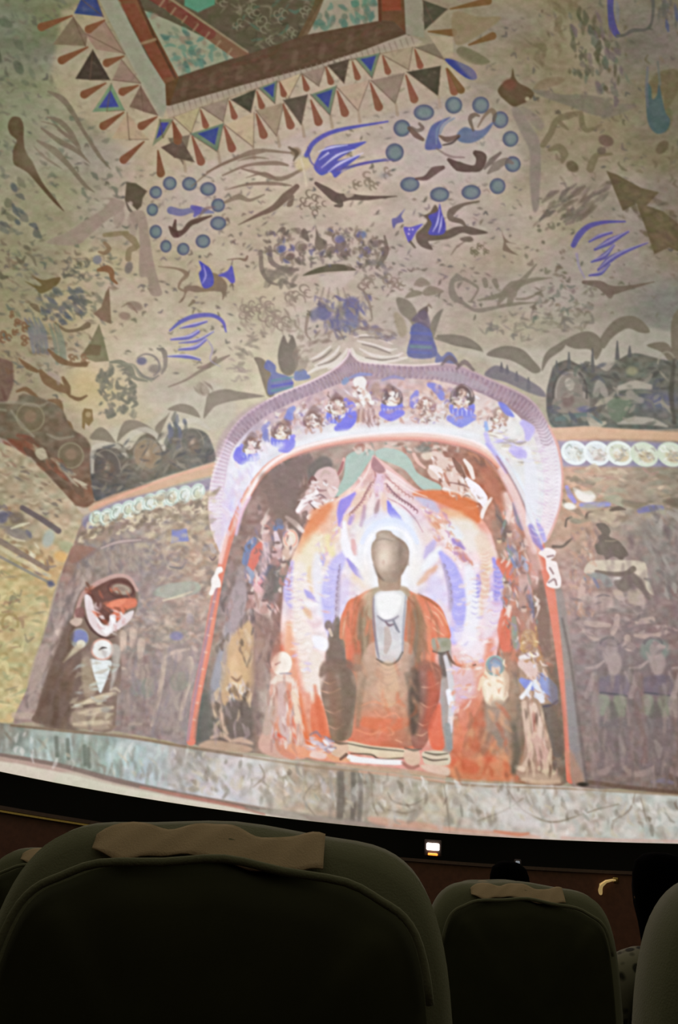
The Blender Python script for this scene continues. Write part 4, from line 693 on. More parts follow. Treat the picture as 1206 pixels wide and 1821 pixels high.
# scales along the band
BANDP = crv(A_(386,930, 384,880, 392,828, 410,784, 446,744, 500,712, 560,690, 604,668, 630,656, 690,660, 760,664, 820,670, 880,694, 930,722, 962,756, 976,800, 982,850, 978,900, 964,940), False, 14)
for k in range(0, len(BANDP) - 2, 2):
    x, y = BANDP[k]; dx, dy = BANDP[k+1] - BANDP[k]; L = math.hypot(dx, dy) + 1e-6; nx, ny = -dy/L, dx/L; w = 10
    light = y > 790
    S([(x - nx*w, y - ny*w), (x + dx/L*5, y + dy/L*5), (x + nx*w, y + ny*w)], 1.6, (186,160,186) if light else (116,92,110), .5, soft=1.4, n=2)
    S([(x - nx*w + dx/L*4, y - ny*w + dy/L*4), (x + nx*w + dx/L*4, y + ny*w + dy/L*4)], 2.5, (240,232,244) if light else (178,158,166), .38, soft=2)
P(A_(760,662,810,662,870,690,850,694,800,676), (150,140,146), .5, 3)
for x, y in [(800,636),(826,644)]: S([(x-14,y+12),(x,y),(x+16,y+14)], [3,8,4], (98,82,78), .7, soft=1.6)
# face of the arch with the row of seated figures
ARCH_I = A_(410,1000, 398,950, 396,900, 400,860, 410,810, 432,776, 470,742, 520,716, 570,696, 620,678, 690,674, 750,674, 810,684, 870,706, 920,738, 950,780, 966,840, 966,900, 956,940, 930,900, 880,820, 700,780, 520,810, 440,900)
with part('niche_arch_face', 'pale lavender arch face painted with a row of small seated figures'):
    PF(ARCH_I, [(404,930,(214,190,206)),(412,860,(206,196,220)),(440,820,(216,218,234)),(500,790,(206,214,228)),(460,760,(150,128,144)),(500,750,(176,146,140)),(540,735,(172,140,140)),(580,710,(180,146,140)),(620,730,(176,146,140)),(660,720,(166,136,134)),(720,730,(186,156,146)),(560,768,(206,200,210)),(600,764,(210,216,226)),(700,765,(214,218,228)),(680,690,(164,136,140)),(760,700,(186,154,142)),(790,730,(190,162,150)),(860,735,(186,160,148)),(780,764,(214,220,228)),(850,766,(214,218,228)),(900,760,(206,204,200)),(930,800,(206,196,190)),(940,870,(214,206,216)),(920,860,(190,206,224)),(400,890,(216,190,210))], 2, var=10)
dabs(A_(440,790,480,740,560,712,640,690,760,684,860,712,900,740,890,760,700,752,560,760,470,800), 220, [(206,190,180),(140,104,96),(190,150,140),(120,104,150),(214,206,214),(170,130,116)], (5,13), (2,5), 0, 80, (.5,.85), .5, 90)
G(590,775,60,12,(232,236,244),.5,-14); G(760,764,120,10,(226,230,240),.5); G(440,830,26,30,(228,232,248),.6); G(930,880,20,50,(222,228,244),.6)
def seated(x, y, s, blue=True, halo=(112,88,92), skin=(214,202,186), side=1, lab=''):
    """small seated figure on a blue lotus"""
    with part('seated_figure', lab):
        if blue: P([(x - s*.95, y + s*.3), (x - s*.4, y + s*.4), (x + s*.4, y + s*.4), (x + s*.95, y + s*.3), (x + s*.85, y + s*1.05), (x, y + s*1.3), (x - s*.85, y + s*1.05)], (104,106,206), .95, 1.8)
        P([(x - s*.9, y + s*.2), (x - s*.8, y - s*.7), (x, y - s*1.25), (x + s*.85, y - s*.7), (x + s*.9, y + s*.2), (x, y + s*.5)], halo, .9, 2)
    if blue:
        for k in range(5): S([(x - s*.7 + k*s*.35, y + s*.75),(x - s*.7 + k*s*.35, y + s*1.15)], 1.6, (168,170,230), .7)
    RING(x, y - s*.3, s*.78, s*.85, 1.8, mix(halo, (190,170,170), .6), .8, 0, 180, 360)
    E(x, y - s*.62, s*.26, s*.3, skin, .95, 0, 1.6, False); P([(x - s*.45, y + s*.45), (x - s*.3, y - s*.15), (x, y - s*.35), (x + s*.3, y - s*.15), (x + s*.45, y + s*.45)], skin, .92, 1.8, ids=False)
    S([(x - s*.5, y + s*.1), (x - s*.1, y + s*.3)], s*.16, (214,210,200), .8); S([(x + s*.5, y + s*.1), (x + s*.1, y + s*.3)], s*.16, (214,210,200), .8)
    S([(x - s*.2, y), (x + s*.16, y + s*.05)], 1.6, (140,104,96), .6)
for a in [(446,798,18,True,(120,100,96),(214,196,190),1,'small seated figure with a blue lotus at the left foot of the arch row'),(500,772,19,True,(112,86,80),(208,190,170),1,'seated figure on a blue lotus, second in the arch row from the left'),(556,752,18,False,(116,84,76),(206,188,182),1,'seated figure without lotus between two blue lotuses on the arch'),
          (600,728,20,True,(124,96,86),(206,196,180),1,'seated figure with a large crescent of blue lotus left of the tall figure'),(697,712,20,True,(96,78,78),(222,214,206),1,'white seated figure on a blue lotus under a dark halo'),(758,728,18,False,(150,112,98),(204,190,176),1,'mottled kneeling figure between blue bands on the arch'),
          (822,712,23,True,(84,70,66),(206,184,170),1,'largest seated figure on a blue lotus with a dark halo'),(888,744,17,False,(150,124,110),(206,196,182),1,'small seated figure beside a blue flame at the right end of the row')]: seated(*a[:6], lab=a[7])
# crescents of blue lotus and the tall pale figure
S(A_(430,792,424,806,430,816), [5,12,5], (118,114,216), .9, soft=1.8); S(A_(496,792,510,790,522,776), [6,13,6], (122,112,220), .9, soft=1.8); S(A_(604,756,620,752,628,736,622,716), [8,16,16,8], (108,106,212), .95, soft=1.8); S(A_(517,744,516,732,522,726), [9,11,7], (104,118,186), .8, soft=2)
S(A_(473,776,470,762,478,752), [5,9,4], (112,116,176), .7, soft=2); S(A_(735,720,737,708,741,698), [11,13,7], (110,108,188), .85, soft=2); S(A_(764,684,778,692,786,706), [8,15,11], (106,108,190), .85, soft=2); P(A_(886,716,898,718,912,734,914,742,898,736), (100,104,196), .9, 2.5); S(A_(864,752,866,766,864,774), [5,6,4], (120,150,214), .8, soft=2)
with part('seated_figure', 'tall pale standing figure under a white round head on the arch'):
    P(A_(628,680,634,670,646,670,652,680,650,692,658,700,660,716,648,724,640,716,638,700), (222,216,208), .92, 1.8)
S(A_(634,720,662,716), [4,6], (232,228,222), .8); dabs(A_(636,720,670,718,674,756,640,758), 14, [(140,104,96),(196,170,160)], (12,24), (2,4), 80, 12, (.5,.8), .2, 91)
for x, y in [(668,690),(640,740),(676,700)]: E(x, y, 7, 11, (150,116,96), .6, 20, 3, False)
P(A_(824,760,850,762,880,774,920,790,946,820,960,860,952,900,930,860,900,810,860,784), (206,198,192), .5, 5, ids=False)
dabs(A_(856,764,900,764,944,800,956,830,930,830,890,790), 46, [(236,230,216),(150,136,130),(206,190,170),(170,160,224)], (10,26), (2.5,5), 5, 16, (.5,.8), .2, 92)
for q, w in [(A_(864,772,872,792,900,828),[7,8,5]),(A_(930,752,942,764,940,778),[7,16,8]),(A_(912,800,924,806,932,812),[12,18,8])]: S(q, w, (172,162,232), .8, soft=3)
dabs(A_(398,860,450,830,450,860,420,940,400,960), 30, [(190,180,224),(232,226,240),(206,180,196)], (10,26), (3,6), 70, 20, (.4,.7), .2, 93)
G(410,900,9,22,(172,172,232),.7,10)
S(A_(900,818,916,850,936,900,952,946), [5,6,6,4], (176,140,140), .7, soft=2); S(A_(896,830,912,866,930,910,948,960), [9,12,10,8], (206,222,236), .7, soft=3)

# ---------------------------------------------------------------- niche interior and its red rim
RIM = A_(340,1318, 350,1240, 366,1160, 380,1080, 394,1010, 410,950, 430,900, 452,860, 480,828, 520,806, 570,790, 630,780, 690,776, 750,776, 800,782, 850,796, 884,820, 908,850, 930,890, 950,940, 968,1000, 984,1080, 998,1170, 1008,1260, 1016,1385)
NI = [(480,860,(112,86,78)),(520,830,(104,82,74)),(460,900,(140,108,100)),(430,980,(134,104,96)),(450,1060,(112,94,92)),(420,1080,(128,108,108)),(480,1000,(110,90,86)),(480,1100,(134,100,92)),(440,1150,(176,140,108)),(490,1180,(140,104,94)),(400,1240,(112,98,92)),(440,1270,(98,84,76)),(480,1240,(150,124,112)),(500,1300,(176,140,120)),(380,1290,(96,88,78)),(570,800,(150,124,110)),(690,790,(176,150,134)),(800,790,(140,96,80)),(850,820,(142,88,66)),(880,860,(160,88,60)),
 (900,920,(176,120,100)),(920,980,(150,104,86)),(900,1030,(200,100,76)),(930,1060,(150,120,110)),(910,1130,(196,100,76)),(950,1150,(130,100,84)),(960,1060,(128,94,84)),(970,1200,(122,92,78)),(930,1220,(130,112,92)),(960,1320,(112,96,78)),(990,1340,(110,90,76)),(900,1360,(170,110,80))]
with part('niche_interior', 'dim reddish brown inside wall of the great niche'):
    PF(A_(344,1322, 354,1240, 368,1160, 382,1080, 396,1010, 412,950, 432,900, 454,860, 482,830, 522,808, 572,792, 632,782, 692,778, 752,778, 802,784, 850,798, 882,822, 906,852, 928,892, 948,942, 966,1002, 982,1082, 996,1172, 1006,1262, 1012,1390, 900,1390, 700,1372, 460,1340), NI, 1.5, var=12)
dabs(A_(390,1100,420,940,500,830,560,800,560,1000,500,1300,400,1300), 200, [(170,136,128),(92,76,74),(190,160,156),(120,90,84),(140,110,110)], (8,26), (3,7), 85, 30, (.35,.7), .3, 94)
dabs(A_(880,880,940,960,1000,1260,1000,1380,880,1380,880,1000), 170, [(176,140,124),(96,80,76),(190,110,84),(110,90,84),(150,120,104)], (8,26), (3,7), 85, 30, (.35,.7), .3, 95)
# dark corners of the vault inside the niche
P(A_(474,880,478,850,492,832,520,818,556,812,540,850,528,890,530,930,510,930,486,912), (106,86,80), .85, 5); P(A_(548,830,570,812,588,816,590,834,570,850,556,860,548,852), (92,84,78), .85, 4)
P(A_(832,800,862,806,886,830,904,866,900,900,880,880,868,846,846,824), (128,80,60), .8, 4); dabs(A_(820,796,880,820,900,880,880,900,840,830), 24, [(150,96,70),(110,74,60),(176,110,80)], (12,30), (3,6), 50, 20, (.4,.7), .2, 96)
with part('teal_canopy', 'pale teal canopy panel over the statue, left half'):
    P(A_(616,812, 640,800, 664,800, 664,812, 652,828, 642,846, 632,864, 612,880, 592,888, 586,884, 600,868, 612,844), (148,170,158), .95, 1.8)
with part('teal_canopy', 'pale teal canopy panel over the statue, right half'):
    P(A_(668,802, 690,796, 716,804, 730,818, 742,840, 762,852, 782,862, 784,872, 760,874, 742,862, 720,836, 696,824, 672,814), (152,172,160), .95, 1.8)
S(A_(586,886,606,888,628,876,646,852,662,822), [4,4,4,4,3], (222,164,150), .9, soft=1.6); S(A_(664,812,684,828,712,852,744,876,784,876), [3,7,9,8,4], (220,166,160), .9, soft=1.8); S(A_(676,830,704,848,736,872), [2,5,3], (232,196,196), .8)
S(A_(596,850,606,836,612,816), [5,6,4], (206,150,140), .9); S(A_(600,846,606,834,610,822), [3,5,3], (140,86,84), .9); S(A_(590,860,598,850,596,836), [3,3,2], (206,160,150), .8); S(A_(736,808,744,822,756,832), [5,5,3], (214,164,150), .85)
dabs(A_(600,800,660,788,760,788,830,800,780,816,700,796,640,806), 46, [(196,164,150),(120,104,92),(206,180,166),(150,96,80),(110,116,104)], (8,20), (3,6), 10, 60, (.5,.8), .6, 97)
with part('heavenly_musician', 'pinkish white flying musician inside the niche vault, left side'):
    P(A_(556,852,566,836,586,830,598,840,604,856,600,872,590,884,576,894,560,900,556,920,548,924,546,908,530,914,526,906,540,892,544,874,552,866), (196,164,160), .92, 2)
for q, w, c in [(A_(530,908,544,890,560,880,566,868),[6,12,8,4],(232,220,222)),(A_(552,890,566,900,582,898,592,890),[4,10,10,4],(226,222,230)),(A_(552,896,566,908,586,904),[1,3,1],(84,66,72)),(A_(556,884,570,880,580,886),[1,2,1],(110,84,90)),(A_(550,858,556,850,562,854),[3,6,3],(106,66,62)),(A_(570,848,578,838,586,842),[3,6,3],(176,150,140)),(A_(550,920,560,914,566,904),[8,8,3],(230,214,214)),(A_(562,864,568,872,580,872),[2,4,2],(150,110,110)),(A_(586,870,592,880,600,872),[6,8,3],(214,180,176))]: S(q, w, c, .9)
with part('heavenly_musician', 'pinkish white flying musician inside the niche vault, right side'):
    P(A_(760,836,770,824,764,806,776,802,790,812,806,816,822,830,830,846,850,862,862,882,858,894,836,890,810,882,792,874,784,858,768,850), (206,176,164), .92, 2)
E(759,810,10,8,(206,180,160),.9,0,2.5,False); E(753,798,14,7,(100,100,92),.7,0,4,False)
for q, w, c in [(A_(766,830,780,838,786,852),[6,12,6],(228,206,204)),(A_(806,816,816,832,830,856),[4,10,4],(112,72,56)),(A_(826,818,836,832,842,850),[4,8,5],(226,206,196)),(A_(790,870,812,880,834,880),[6,10,6],(222,210,206)),(A_(782,880,806,886,830,892),[2,5,3],(96,80,76)),(A_(830,852,846,870,858,886,862,902),[5,16,16,4],(234,226,240)),(A_(800,858,822,862,836,868),[1,3,1],(130,90,84)),(A_(790,842,796,856,800,864),[3,5,2],(170,110,90)),(A_(856,920,862,904,874,886),[6,6,4],(232,212,206)),(A_(812,898,836,904,850,900),[2,5,2],(230,200,186))]: S(q, w, c, .9)

# ---------------------------------------------------------------- aureole
AUR = A_(540,1345, 524,1300, 510,1240, 500,1160, 500,1090, 508,1030, 520,990, 534,960, 548,930, 580,900, 606,880, 630,860, 650,834, 666,812, 682,834, 706,852, 740,872, 780,884, 820,896, 850,916, 872,946, 886,990, 894,1040, 894,1100, 884,1160, 872,1210, 850,1260, 826,1310, 806,1370, 700,1366)
AU = [(660,840,(196,140,134)),(640,880,(222,180,170)),(700,880,(220,186,178)),(570,930,(216,112,64)),(545,970,(222,120,72)),(610,905,(214,150,130)),(560,985,(240,214,180)),(540,1010,(238,216,190)),(600,950,(236,206,184)),(620,1000,(200,190,240)),(524,1060,(206,190,230)),(560,1060,(240,226,226)),(540,1120,(240,190,164)),(520,1150,(232,150,120)),(516,1200,(214,84,50)),(580,1100,(216,206,240)),(600,1050,(176,166,236)),(560,1140,(236,232,246)),(556,1200,(226,200,190)),(560,1260,(214,120,90)),(540,1320,(222,132,90)),
 (780,895,(206,84,46)),(820,910,(214,96,56)),(846,930,(212,108,70)),(750,905,(190,170,210)),(780,930,(230,190,180)),(830,960,(226,222,236)),(860,990,(236,190,176)),(880,1050,(150,140,226)),(850,1080,(240,220,210)),(820,1040,(176,168,240)),(800,1000,(226,196,206)),(780,1060,(196,180,236)),(800,1110,(190,176,240)),(850,1130,(226,216,244)),(840,1170,(222,160,140)),(868,1140,(222,140,120)),(830,1200,(220,180,176)),(810,1240,(200,170,200)),(850,1250,(200,110,76)),(820,1320,(196,110,76)),
 (670,940,(206,214,244)),(690,930,(214,224,248)),(640,960,(226,230,244)),(740,970,(220,222,236)),(640,1010,(226,214,210)),(740,1020,(226,214,208)),(620,1040,(226,190,176)),(770,1180,(220,130,100)),(600,1200,(190,120,100))]
with part('aureole', 'flame shaped orange white and lavender aureole behind the statue'):
    PF(AUR, AU, 2.5, var=13, cells=(9, 8))
# flame tongues and scalloped rings of the aureole
def scallops(path, w, cols, step=2, a=.7, n=10, th=3, bow=.35):
    p = crv(path, False, n)
    for k in range(0, len(p) - 1, step):
        x, y = p[k]; dx, dy = p[k+1] - p[k]; L = math.hypot(dx, dy) + 1e-6; nx, ny = -dy/L, dx/L; j = RNG.uniform(-.25, .25)*w
        S([(x - nx*w + j, y - ny*w), (x + dx/L*w*bow, y + dy/L*w*bow), (x + nx*w + j, y + ny*w)], [th*.4, th, th*.4], cols[(k // step) % len(cols)], a, soft=1.8, n=3)
def soft(lst):
    for pts, w, c, a, s in lst: S(pts, w, K(*c), a, soft=s)
soft([(A_(584,900,566,918,548,944), [14,26,12], (222,132,88), .85, 7), (A_(558,940,546,958,536,980), [10,16,8], (224,146,100), .7, 6), (A_(564,964,552,984,540,1004), [26,34,30], (232,218,190), .8, 10), (A_(584,956,588,976,592,986), [10,14,8], (230,212,160), .75, 5),
 (A_(600,930,596,948,590,960), [8,12,8], (226,180,160), .7, 5), (A_(520,1000,514,1030,512,1060,518,1078), [5,13,14,6], (172,164,228), .8, 4), (A_(534,1010,532,1050,536,1090,540,1130,548,1180,552,1220), [16,22,24,26,26,20], (238,222,212), .75, 7),
 (A_(552,1010,552,1030,556,1052), [6,11,6], (228,192,158), .75, 4), (A_(566,990,564,1020,568,1050,572,1090), [12,18,18,12], (224,224,242), .75, 6), (A_(572,984,574,994,574,1004), [3,8,3], (166,164,228), .8, 3), (A_(542,1050,550,1058,558,1064), [4,10,4], (160,154,224), .8, 3),
 (A_(540,1068,550,1074,562,1074), [4,9,5], (240,238,242), .8, 3), (A_(540,1082,548,1090,552,1098), [6,11,6], (222,172,142), .75, 4), (A_(548,1104,560,1112,570,1108), [5,10,5], (226,190,196), .7, 4),
 (A_(614,984,600,1004,588,1036,584,1066,586,1104,588,1130), [12,22,25,24,18,8], (180,176,242), .85, 5), (A_(614,1036,610,1060,608,1084), [14,20,12], (200,190,234), .7, 6), (A_(604,1008,602,1036,600,1070,600,1110), [3,7,8,9], (168,154,172), .6, 3),
 (A_(636,1026,650,1034,660,1042), [20,24,14], (230,194,172), .75, 7), (A_(640,930,642,948,640,962), [12,16,12], (236,222,206), .7, 5), (A_(612,930,612,954,618,980,632,998,646,1012), [6,12,14,12,6], (240,238,248), .9, 3), (A_(618,994,626,1006,636,1018,646,1030), [3,8,10,3], (150,140,216), .85, 2.5),
 (A_(628,962,630,974,632,984), [7,10,7], (216,164,162), .8, 3), (A_(630,878,614,894,606,912,604,934), [5,18,12,4], (138,128,230), .85, 3), (A_(612,916,624,906,636,900), [2,4,2], (220,196,224), .8, 2), (A_(622,930,626,922,630,916), [6,8,4], (160,136,200), .8, 3),
 (A_(650,876,640,900,634,926), [16,18,10], (224,184,164), .65, 6), (A_(664,880,660,900,656,930), [5,9,8], (238,214,212), .85, 3), (A_(648,900,646,920,642,934), [4,7,6], (172,134,156), .7, 3), (A_(674,890,670,906,668,918), [4,8,5], (160,124,126), .75, 3), (A_(680,880,684,896,686,912), [8,12,8], (224,186,170), .8, 4),
 (A_(676,850,674,868,672,880), [14,14,8], (212,186,216), .7, 4), (A_(652,930,668,920,690,916,706,924), [6,10,10,6], (208,196,232), .7, 4),
 (A_(690,892,696,908,706,922,718,932), [3,12,14,3], (132,126,232), .95, 2), (A_(700,900,716,912,728,930,738,956), [3,8,12,14], (226,230,246), .85, 4), (A_(740,930,752,950,764,966), [10,22,10], (230,202,196), .7, 7), (A_(772,964,764,978,756,990), [8,16,9], (178,168,216), .85, 4),
 (A_(782,976,770,992,752,1010), [6,16,10], (232,234,246), .9, 4), (A_(776,1008,764,1020,744,1038), [5,13,6], (218,168,142), .8, 4), (A_(722,870,740,888,764,906), [16,24,16], (226,190,188), .6, 8), (A_(744,884,760,892,778,908), [10,20,9], (178,178,208), .75, 5),
 (A_(738,878,770,880,806,890,834,904,848,924), [6,16,26,28,12], (214,118,72), .9, 4), (A_(790,908,816,920,842,938), [8,18,12], (228,180,136), .7, 6), (A_(762,914,774,928,788,950), [8,16,8], (222,160,128), .75, 5), (A_(806,936,826,946,846,962), [26,40,30], (228,218,208), .85, 9),
 (A_(800,936,808,946,818,954), [8,18,10], (222,228,242), .8, 5), (A_(786,944,796,960,800,972), [8,14,8], (240,222,230), .8, 5), (A_(806,960,814,968,824,976), [6,13,6], (150,126,188), .85, 3.5), (A_(812,976,824,990,838,1008), [6,13,8], (190,124,116), .75, 4),
 (A_(856,960,866,986,868,1010), [20,26,16], (226,194,174), .75, 7), (A_(878,994,886,1020,888,1044,882,1062), [5,14,16,8], (150,142,222), .9, 3), (A_(862,1010,862,1040,858,1070,852,1092), [14,18,18,12], (226,186,160), .8, 5),
 (A_(834,1010,838,1050,838,1100,832,1140), [14,24,28,22], (232,232,246), .85, 6), (A_(784,984,800,1008,812,1044,816,1080,812,1120,808,1140), [8,20,24,24,22,10], (168,164,244), .92, 4), (A_(788,1004,798,1036,802,1070,800,1086), [4,8,9,6], (168,154,176), .65, 3),
 (A_(772,1030,776,1050,782,1070), [16,26,16], (202,196,238), .75, 7), (A_(780,1070,794,1090,804,1110), [8,12,10], (226,196,200), .6, 5), (A_(850,1024,852,1040,850,1060), [4,8,4], (150,140,214), .7, 3), (A_(866,1070,872,1100,868,1130), [14,20,14], (226,206,224), .7, 6),
 (A_(820,1130,840,1150,846,1170), [26,34,20], (236,222,240), .75, 9), (A_(810,1196,830,1210,840,1240), [26,36,22], (214,176,184), .65, 10), (A_(846,1180,856,1210,850,1250), [14,20,12], (216,150,122), .6, 7), (A_(872,1140,868,1180,858,1220), [10,16,10], (214,120,92), .6, 6),
 (A_(514,1110,514,1160,520,1210,530,1250), [8,14,18,14], (230,156,120), .7, 5), (A_(500,1150,506,1200,516,1260), [6,12,14], (214,92,60), .6, 5), (A_(528,1240,534,1280,544,1320), [12,18,14], (216,110,70), .7, 6), (A_(556,1170,562,1210,566,1240), [16,24,16], (228,204,196), .7, 7)])
scallops(A_(528,1016,526,1060,530,1110,540,1160,552,1214), 10, [K(214,180,170),K(244,234,228),K(200,170,176)], 1, .38, 8, 2)
scallops(A_(516,1010,514,1040,518,1070), 7, [K(160,150,218),K(226,222,240)], 1, .4, 8, 2); scallops(A_(596,1000,586,1040,586,1090), 9, [K(206,204,248),K(150,146,226)], 2, .35, 8, 2)
scallops(A_(802,1010,814,1050,816,1090,812,1130), 9, [K(206,204,250),K(146,142,232)], 2, .35, 8, 2); scallops(A_(884,1004,888,1030,884,1060,876,1120), 8, [K(226,206,226),K(150,140,214),K(214,170,170)], 1, .35, 9, 2.2)
scallops(A_(862,984,866,1010,862,1050,856,1090), 7, [K(210,160,140),K(244,228,214)], 1, .35, 8, 2); scallops(A_(846,1030,848,1060,842,1100), 6, [K(150,140,210),K(240,236,248)], 1, .5, 8, 2)
scallops(A_(780,1170,820,1180,850,1160), 10, [K(220,150,130),K(240,220,230)], 2, .5, 8, 2.4); scallops(A_(560,1180,566,1220,572,1260), 10, [K(214,180,180),K(240,230,230)], 2, .5, 8, 2.2)
hooks(A_(662,862,654,876,646,892,634,906,622,918), 4.5, K(160,118,118), 6, 2.2, .8, 1); hooks(A_(686,864,698,878,712,890,728,900,744,914), 4.5, K(150,112,120), 6, 2.4, .85, -1); hooks(A_(700,862,718,878,738,890), 4, K(176,130,126), 6, 2, .7, -1)
hooks(A_(606,1006,602,1036,600,1070,598,1110), 3, K(140,120,150), 6, 1.8, .6, 1); hooks(A_(790,1006,800,1040,802,1080), 3, K(146,130,150), 6, 1.8, .6, -1)
for q, w, c in [(A_(664,812,650,846,628,874,596,892), 3, (240,206,200)), (A_(676,828,700,850,730,872,760,884), 3, (238,208,206)), (A_(690,886,716,900,738,922,752,946), 2, (170,130,140)), (A_(664,832,668,846,664,858), 3, (170,120,120)), (A_(680,836,690,850,700,860), 3, (180,130,130))]: S(q, [1, w, 1], K(*c), .8, soft=1.4)
dabs(A_(740,890,800,920,840,1000,820,1010,770,950), 60, [K(236,206,200),K(180,140,170),K(206,140,110),K(244,238,240),K(214,166,140)], (6,15), (2.5,5), 50, 45, (.4,.7), .3, 101)
dabs(A_(580,930,606,920,612,960,570,1000,560,970), 26, [K(240,230,200),K(232,190,170),K(206,176,210)], (6,14), (2.5,5), 110, 40, (.4,.7), .3, 102)
dabs(A_(510,1000,580,1000,580,1230,540,1240,510,1120), 60, [K(246,240,238),K(226,180,166),K(190,180,226),K(236,214,196)], (6,16), (2.5,5), 10, 30, (.35,.65), .3, 120)
dabs(A_(820,1000,880,1000,880,1160,830,1200,810,1150), 60, [K(246,240,244),K(226,180,166),K(190,180,226),K(236,214,206)], (6,16), (2.5,5), -10, 30, (.35,.65), .3, 121)
dabs(A_(640,850,670,830,740,880,720,900,680,880,640,900), 40, [K(236,206,200),K(190,146,146),K(214,176,190)], (5,12), (2,4), 60, 60, (.4,.7), .4, 122)
P(A_(664,812, 670,816, 686,836, 676,842, 664,836, 660,826), (150,104,108), .9, 2)
# halo round the head
with part('halo', 'bluish white halo glowing round the head of the statue'):
    E(693,990,58,68,(222,226,236),.8,0,8)
G(690,934,44,18,(206,220,250),.9); RING(693,985,52,60,7,(190,206,244),.6,0,200,340); RING(693,990,44,52,5,(240,240,246),.6,0,160,380); G(650,1020,14,26,(226,212,202),.7); G(738,1010,14,30,(226,216,208),.7)

# ---------------------------------------------------------------- attendants inside the niche
# left group
for q, c in [(A_(400,1110,410,1060,420,1040,436,1040,440,1080,424,1110,404,1130),(158,136,140)),(A_(388,1200,400,1140,426,1118,444,1104,448,1130,452,1200,440,1230,424,1180,400,1200),(186,152,112)),(A_(376,1210,390,1160,402,1160,404,1210,396,1230,378,1226),(150,148,162))]: P(q, c, .85, 4, ids=False)
with part('attendant_figure', 'broad attendant in an ochre cape standing inside the niche near its left edge'):
    P(A_(396,1166,410,1140,430,1116,446,1110,452,1150,454,1210,446,1250,436,1256,412,1240,400,1256,392,1230), (184,148,108), .9, 3)
P(A_(408,1180,420,1160,434,1164,438,1200,430,1222,412,1216), (206,166,122), .8, 5); S(A_(412,1204,422,1210,430,1202), [2,5,2], (112,80,60), .7, soft=2); dabs(A_(396,1210,446,1210,440,1250,400,1250), 16, [(190,180,190),(110,88,80),(206,190,170)], (6,16), (3,5), 80, 30, (.5,.8), .3, 103)
P(A_(376,1236,390,1234,396,1272,388,1276,378,1262), (176,146,126), .8, 3); P(A_(404,1250,446,1250,450,1300,440,1316,410,1310,400,1290), (94,80,72), .85, 5); P(A_(352,1250,372,1246,374,1310,350,1320), (90,88,82), .7, 6)
for q in [A_(376,1312,394,1306,408,1316), A_(410,1318,430,1316,448,1322), A_(404,1304,396,1290,394,1270)]: S(q, [4,9,4], (196,160,136), .75, soft=3)
P(A_(354,1328,372,1316,420,1322,448,1330,440,1338,400,1336), (188,154,126), .75, 3)
with part('attendant_figure', 'white haloed monk in a pink robe standing left of the knees of the statue'):
    P(A_(480,1170,490,1160,506,1160,516,1172,518,1190,512,1200,524,1220,530,1260,536,1300,548,1345,500,1350,460,1330,470,1290,476,1240,482,1210), (196,152,136), .9, 3)
P(A_(500,1170,520,1176,530,1240,536,1290,520,1300,512,1240), (210,150,130), .5, 4)
E(501,1180,18,21,(238,222,206),.97,10,2.2,False); S(A_(490,1182,498,1178), [2,3], (120,90,90), .8); E(502,1184,9,12,(226,200,184),.6,0,4,False); S(A_(498,1198,510,1198,518,1198), [2,4,2], (140,130,140), .8)
for q, w, c in [(A_(484,1214,496,1206,512,1206,522,1216),[6,11,11,6],(222,196,184)),(A_(486,1222,500,1240,508,1260),[8,12,10],(176,120,106)),(A_(500,1220,506,1270,504,1310),[12,22,14],(190,160,156)),(A_(512,1230,520,1280,524,1320),[4,6,6],(214,90,56)),(A_(524,1230,530,1280),[10,12],(226,190,166)),(A_(490,1290,500,1330,520,1344),[8,14,12],(200,120,90)),(A_(470,1230,480,1260,474,1300),[12,18,14],(170,146,132)),(A_(520,1330,536,1338,546,1340),[14,18,10],(226,140,100)),(A_(492,1310,504,1316),[12,8],(206,70,46))]: S(q, w, c, .75, soft=3)
dabs(A_(470,1220,530,1220,540,1320,480,1330), 34, [(220,196,186),(160,116,104),(190,170,176),(226,150,120)], (12,30), (3,6), 85, 20, (.4,.7), .2, 104)
S(A_(462,1170,470,1210,466,1260), [10,16,14], (160,140,130), .6, soft=5); S(A_(448,1160,452,1240,460,1300), [10,12,10], (120,96,90), .6, soft=5)
P(A_(470,1150,480,1110,494,1060,504,1060,498,1120,496,1160,480,1166), (130,88,80), .6, 5)
with part('attendant_figure', 'row of small pink and blue haloed disciples on the inner left wall'):
    P(A_(436,990,446,950,470,920,500,930,520,960,512,1000,496,1060,476,1100,450,1080,444,1040), (134,106,106), .6, 5)
for q, w, c in [(A_(436,1000,444,974,452,960),[10,16,8],(92,112,160)),(A_(446,1010,456,984,466,966),[12,18,8],(206,96,80)),(A_(470,950,474,980,478,1000),[8,9,6],(196,164,170)),(A_(468,930,476,920),[8,8],(206,170,160)),(A_(466,948,472,920,478,906),[4,4,3],(190,170,160)),(A_(500,936,496,928,490,940),[9,11,7],(88,110,160)),(A_(490,948,494,966,496,990),[6,10,7],(206,180,190)),(A_(510,920,524,930,538,944),[5,8,6],(224,198,190)),(A_(440,1010,448,1022,446,1034),[6,9,6],(130,142,170)),(A_(466,1030,474,1016,484,1004),[12,8,5],(92,92,120)),(A_(490,1050,500,1020,510,1004),[8,18,10],(104,98,92)),(A_(450,1060,456,1080,470,1090),[6,10,9],(190,156,150)),(A_(476,1094,482,1080),[9,7],(206,176,166))]: S(q, w, c, .85, soft=2)
E(517,960,14,19,(224,196,176),.92,0,2.5,False); RING(517,958,11,14,2,(226,130,110),.7); P(A_(504,976,518,968,524,982,512,996,500,990), (206,170,150), .8, 3); E(464,1040,15,18,(220,160,162),.92,0,3,False); E(460,1034,7,6,(206,110,120),.7,0,3,False); P(A_(452,1056,470,1056,474,1084,460,1082), (190,150,144), .8, 3)
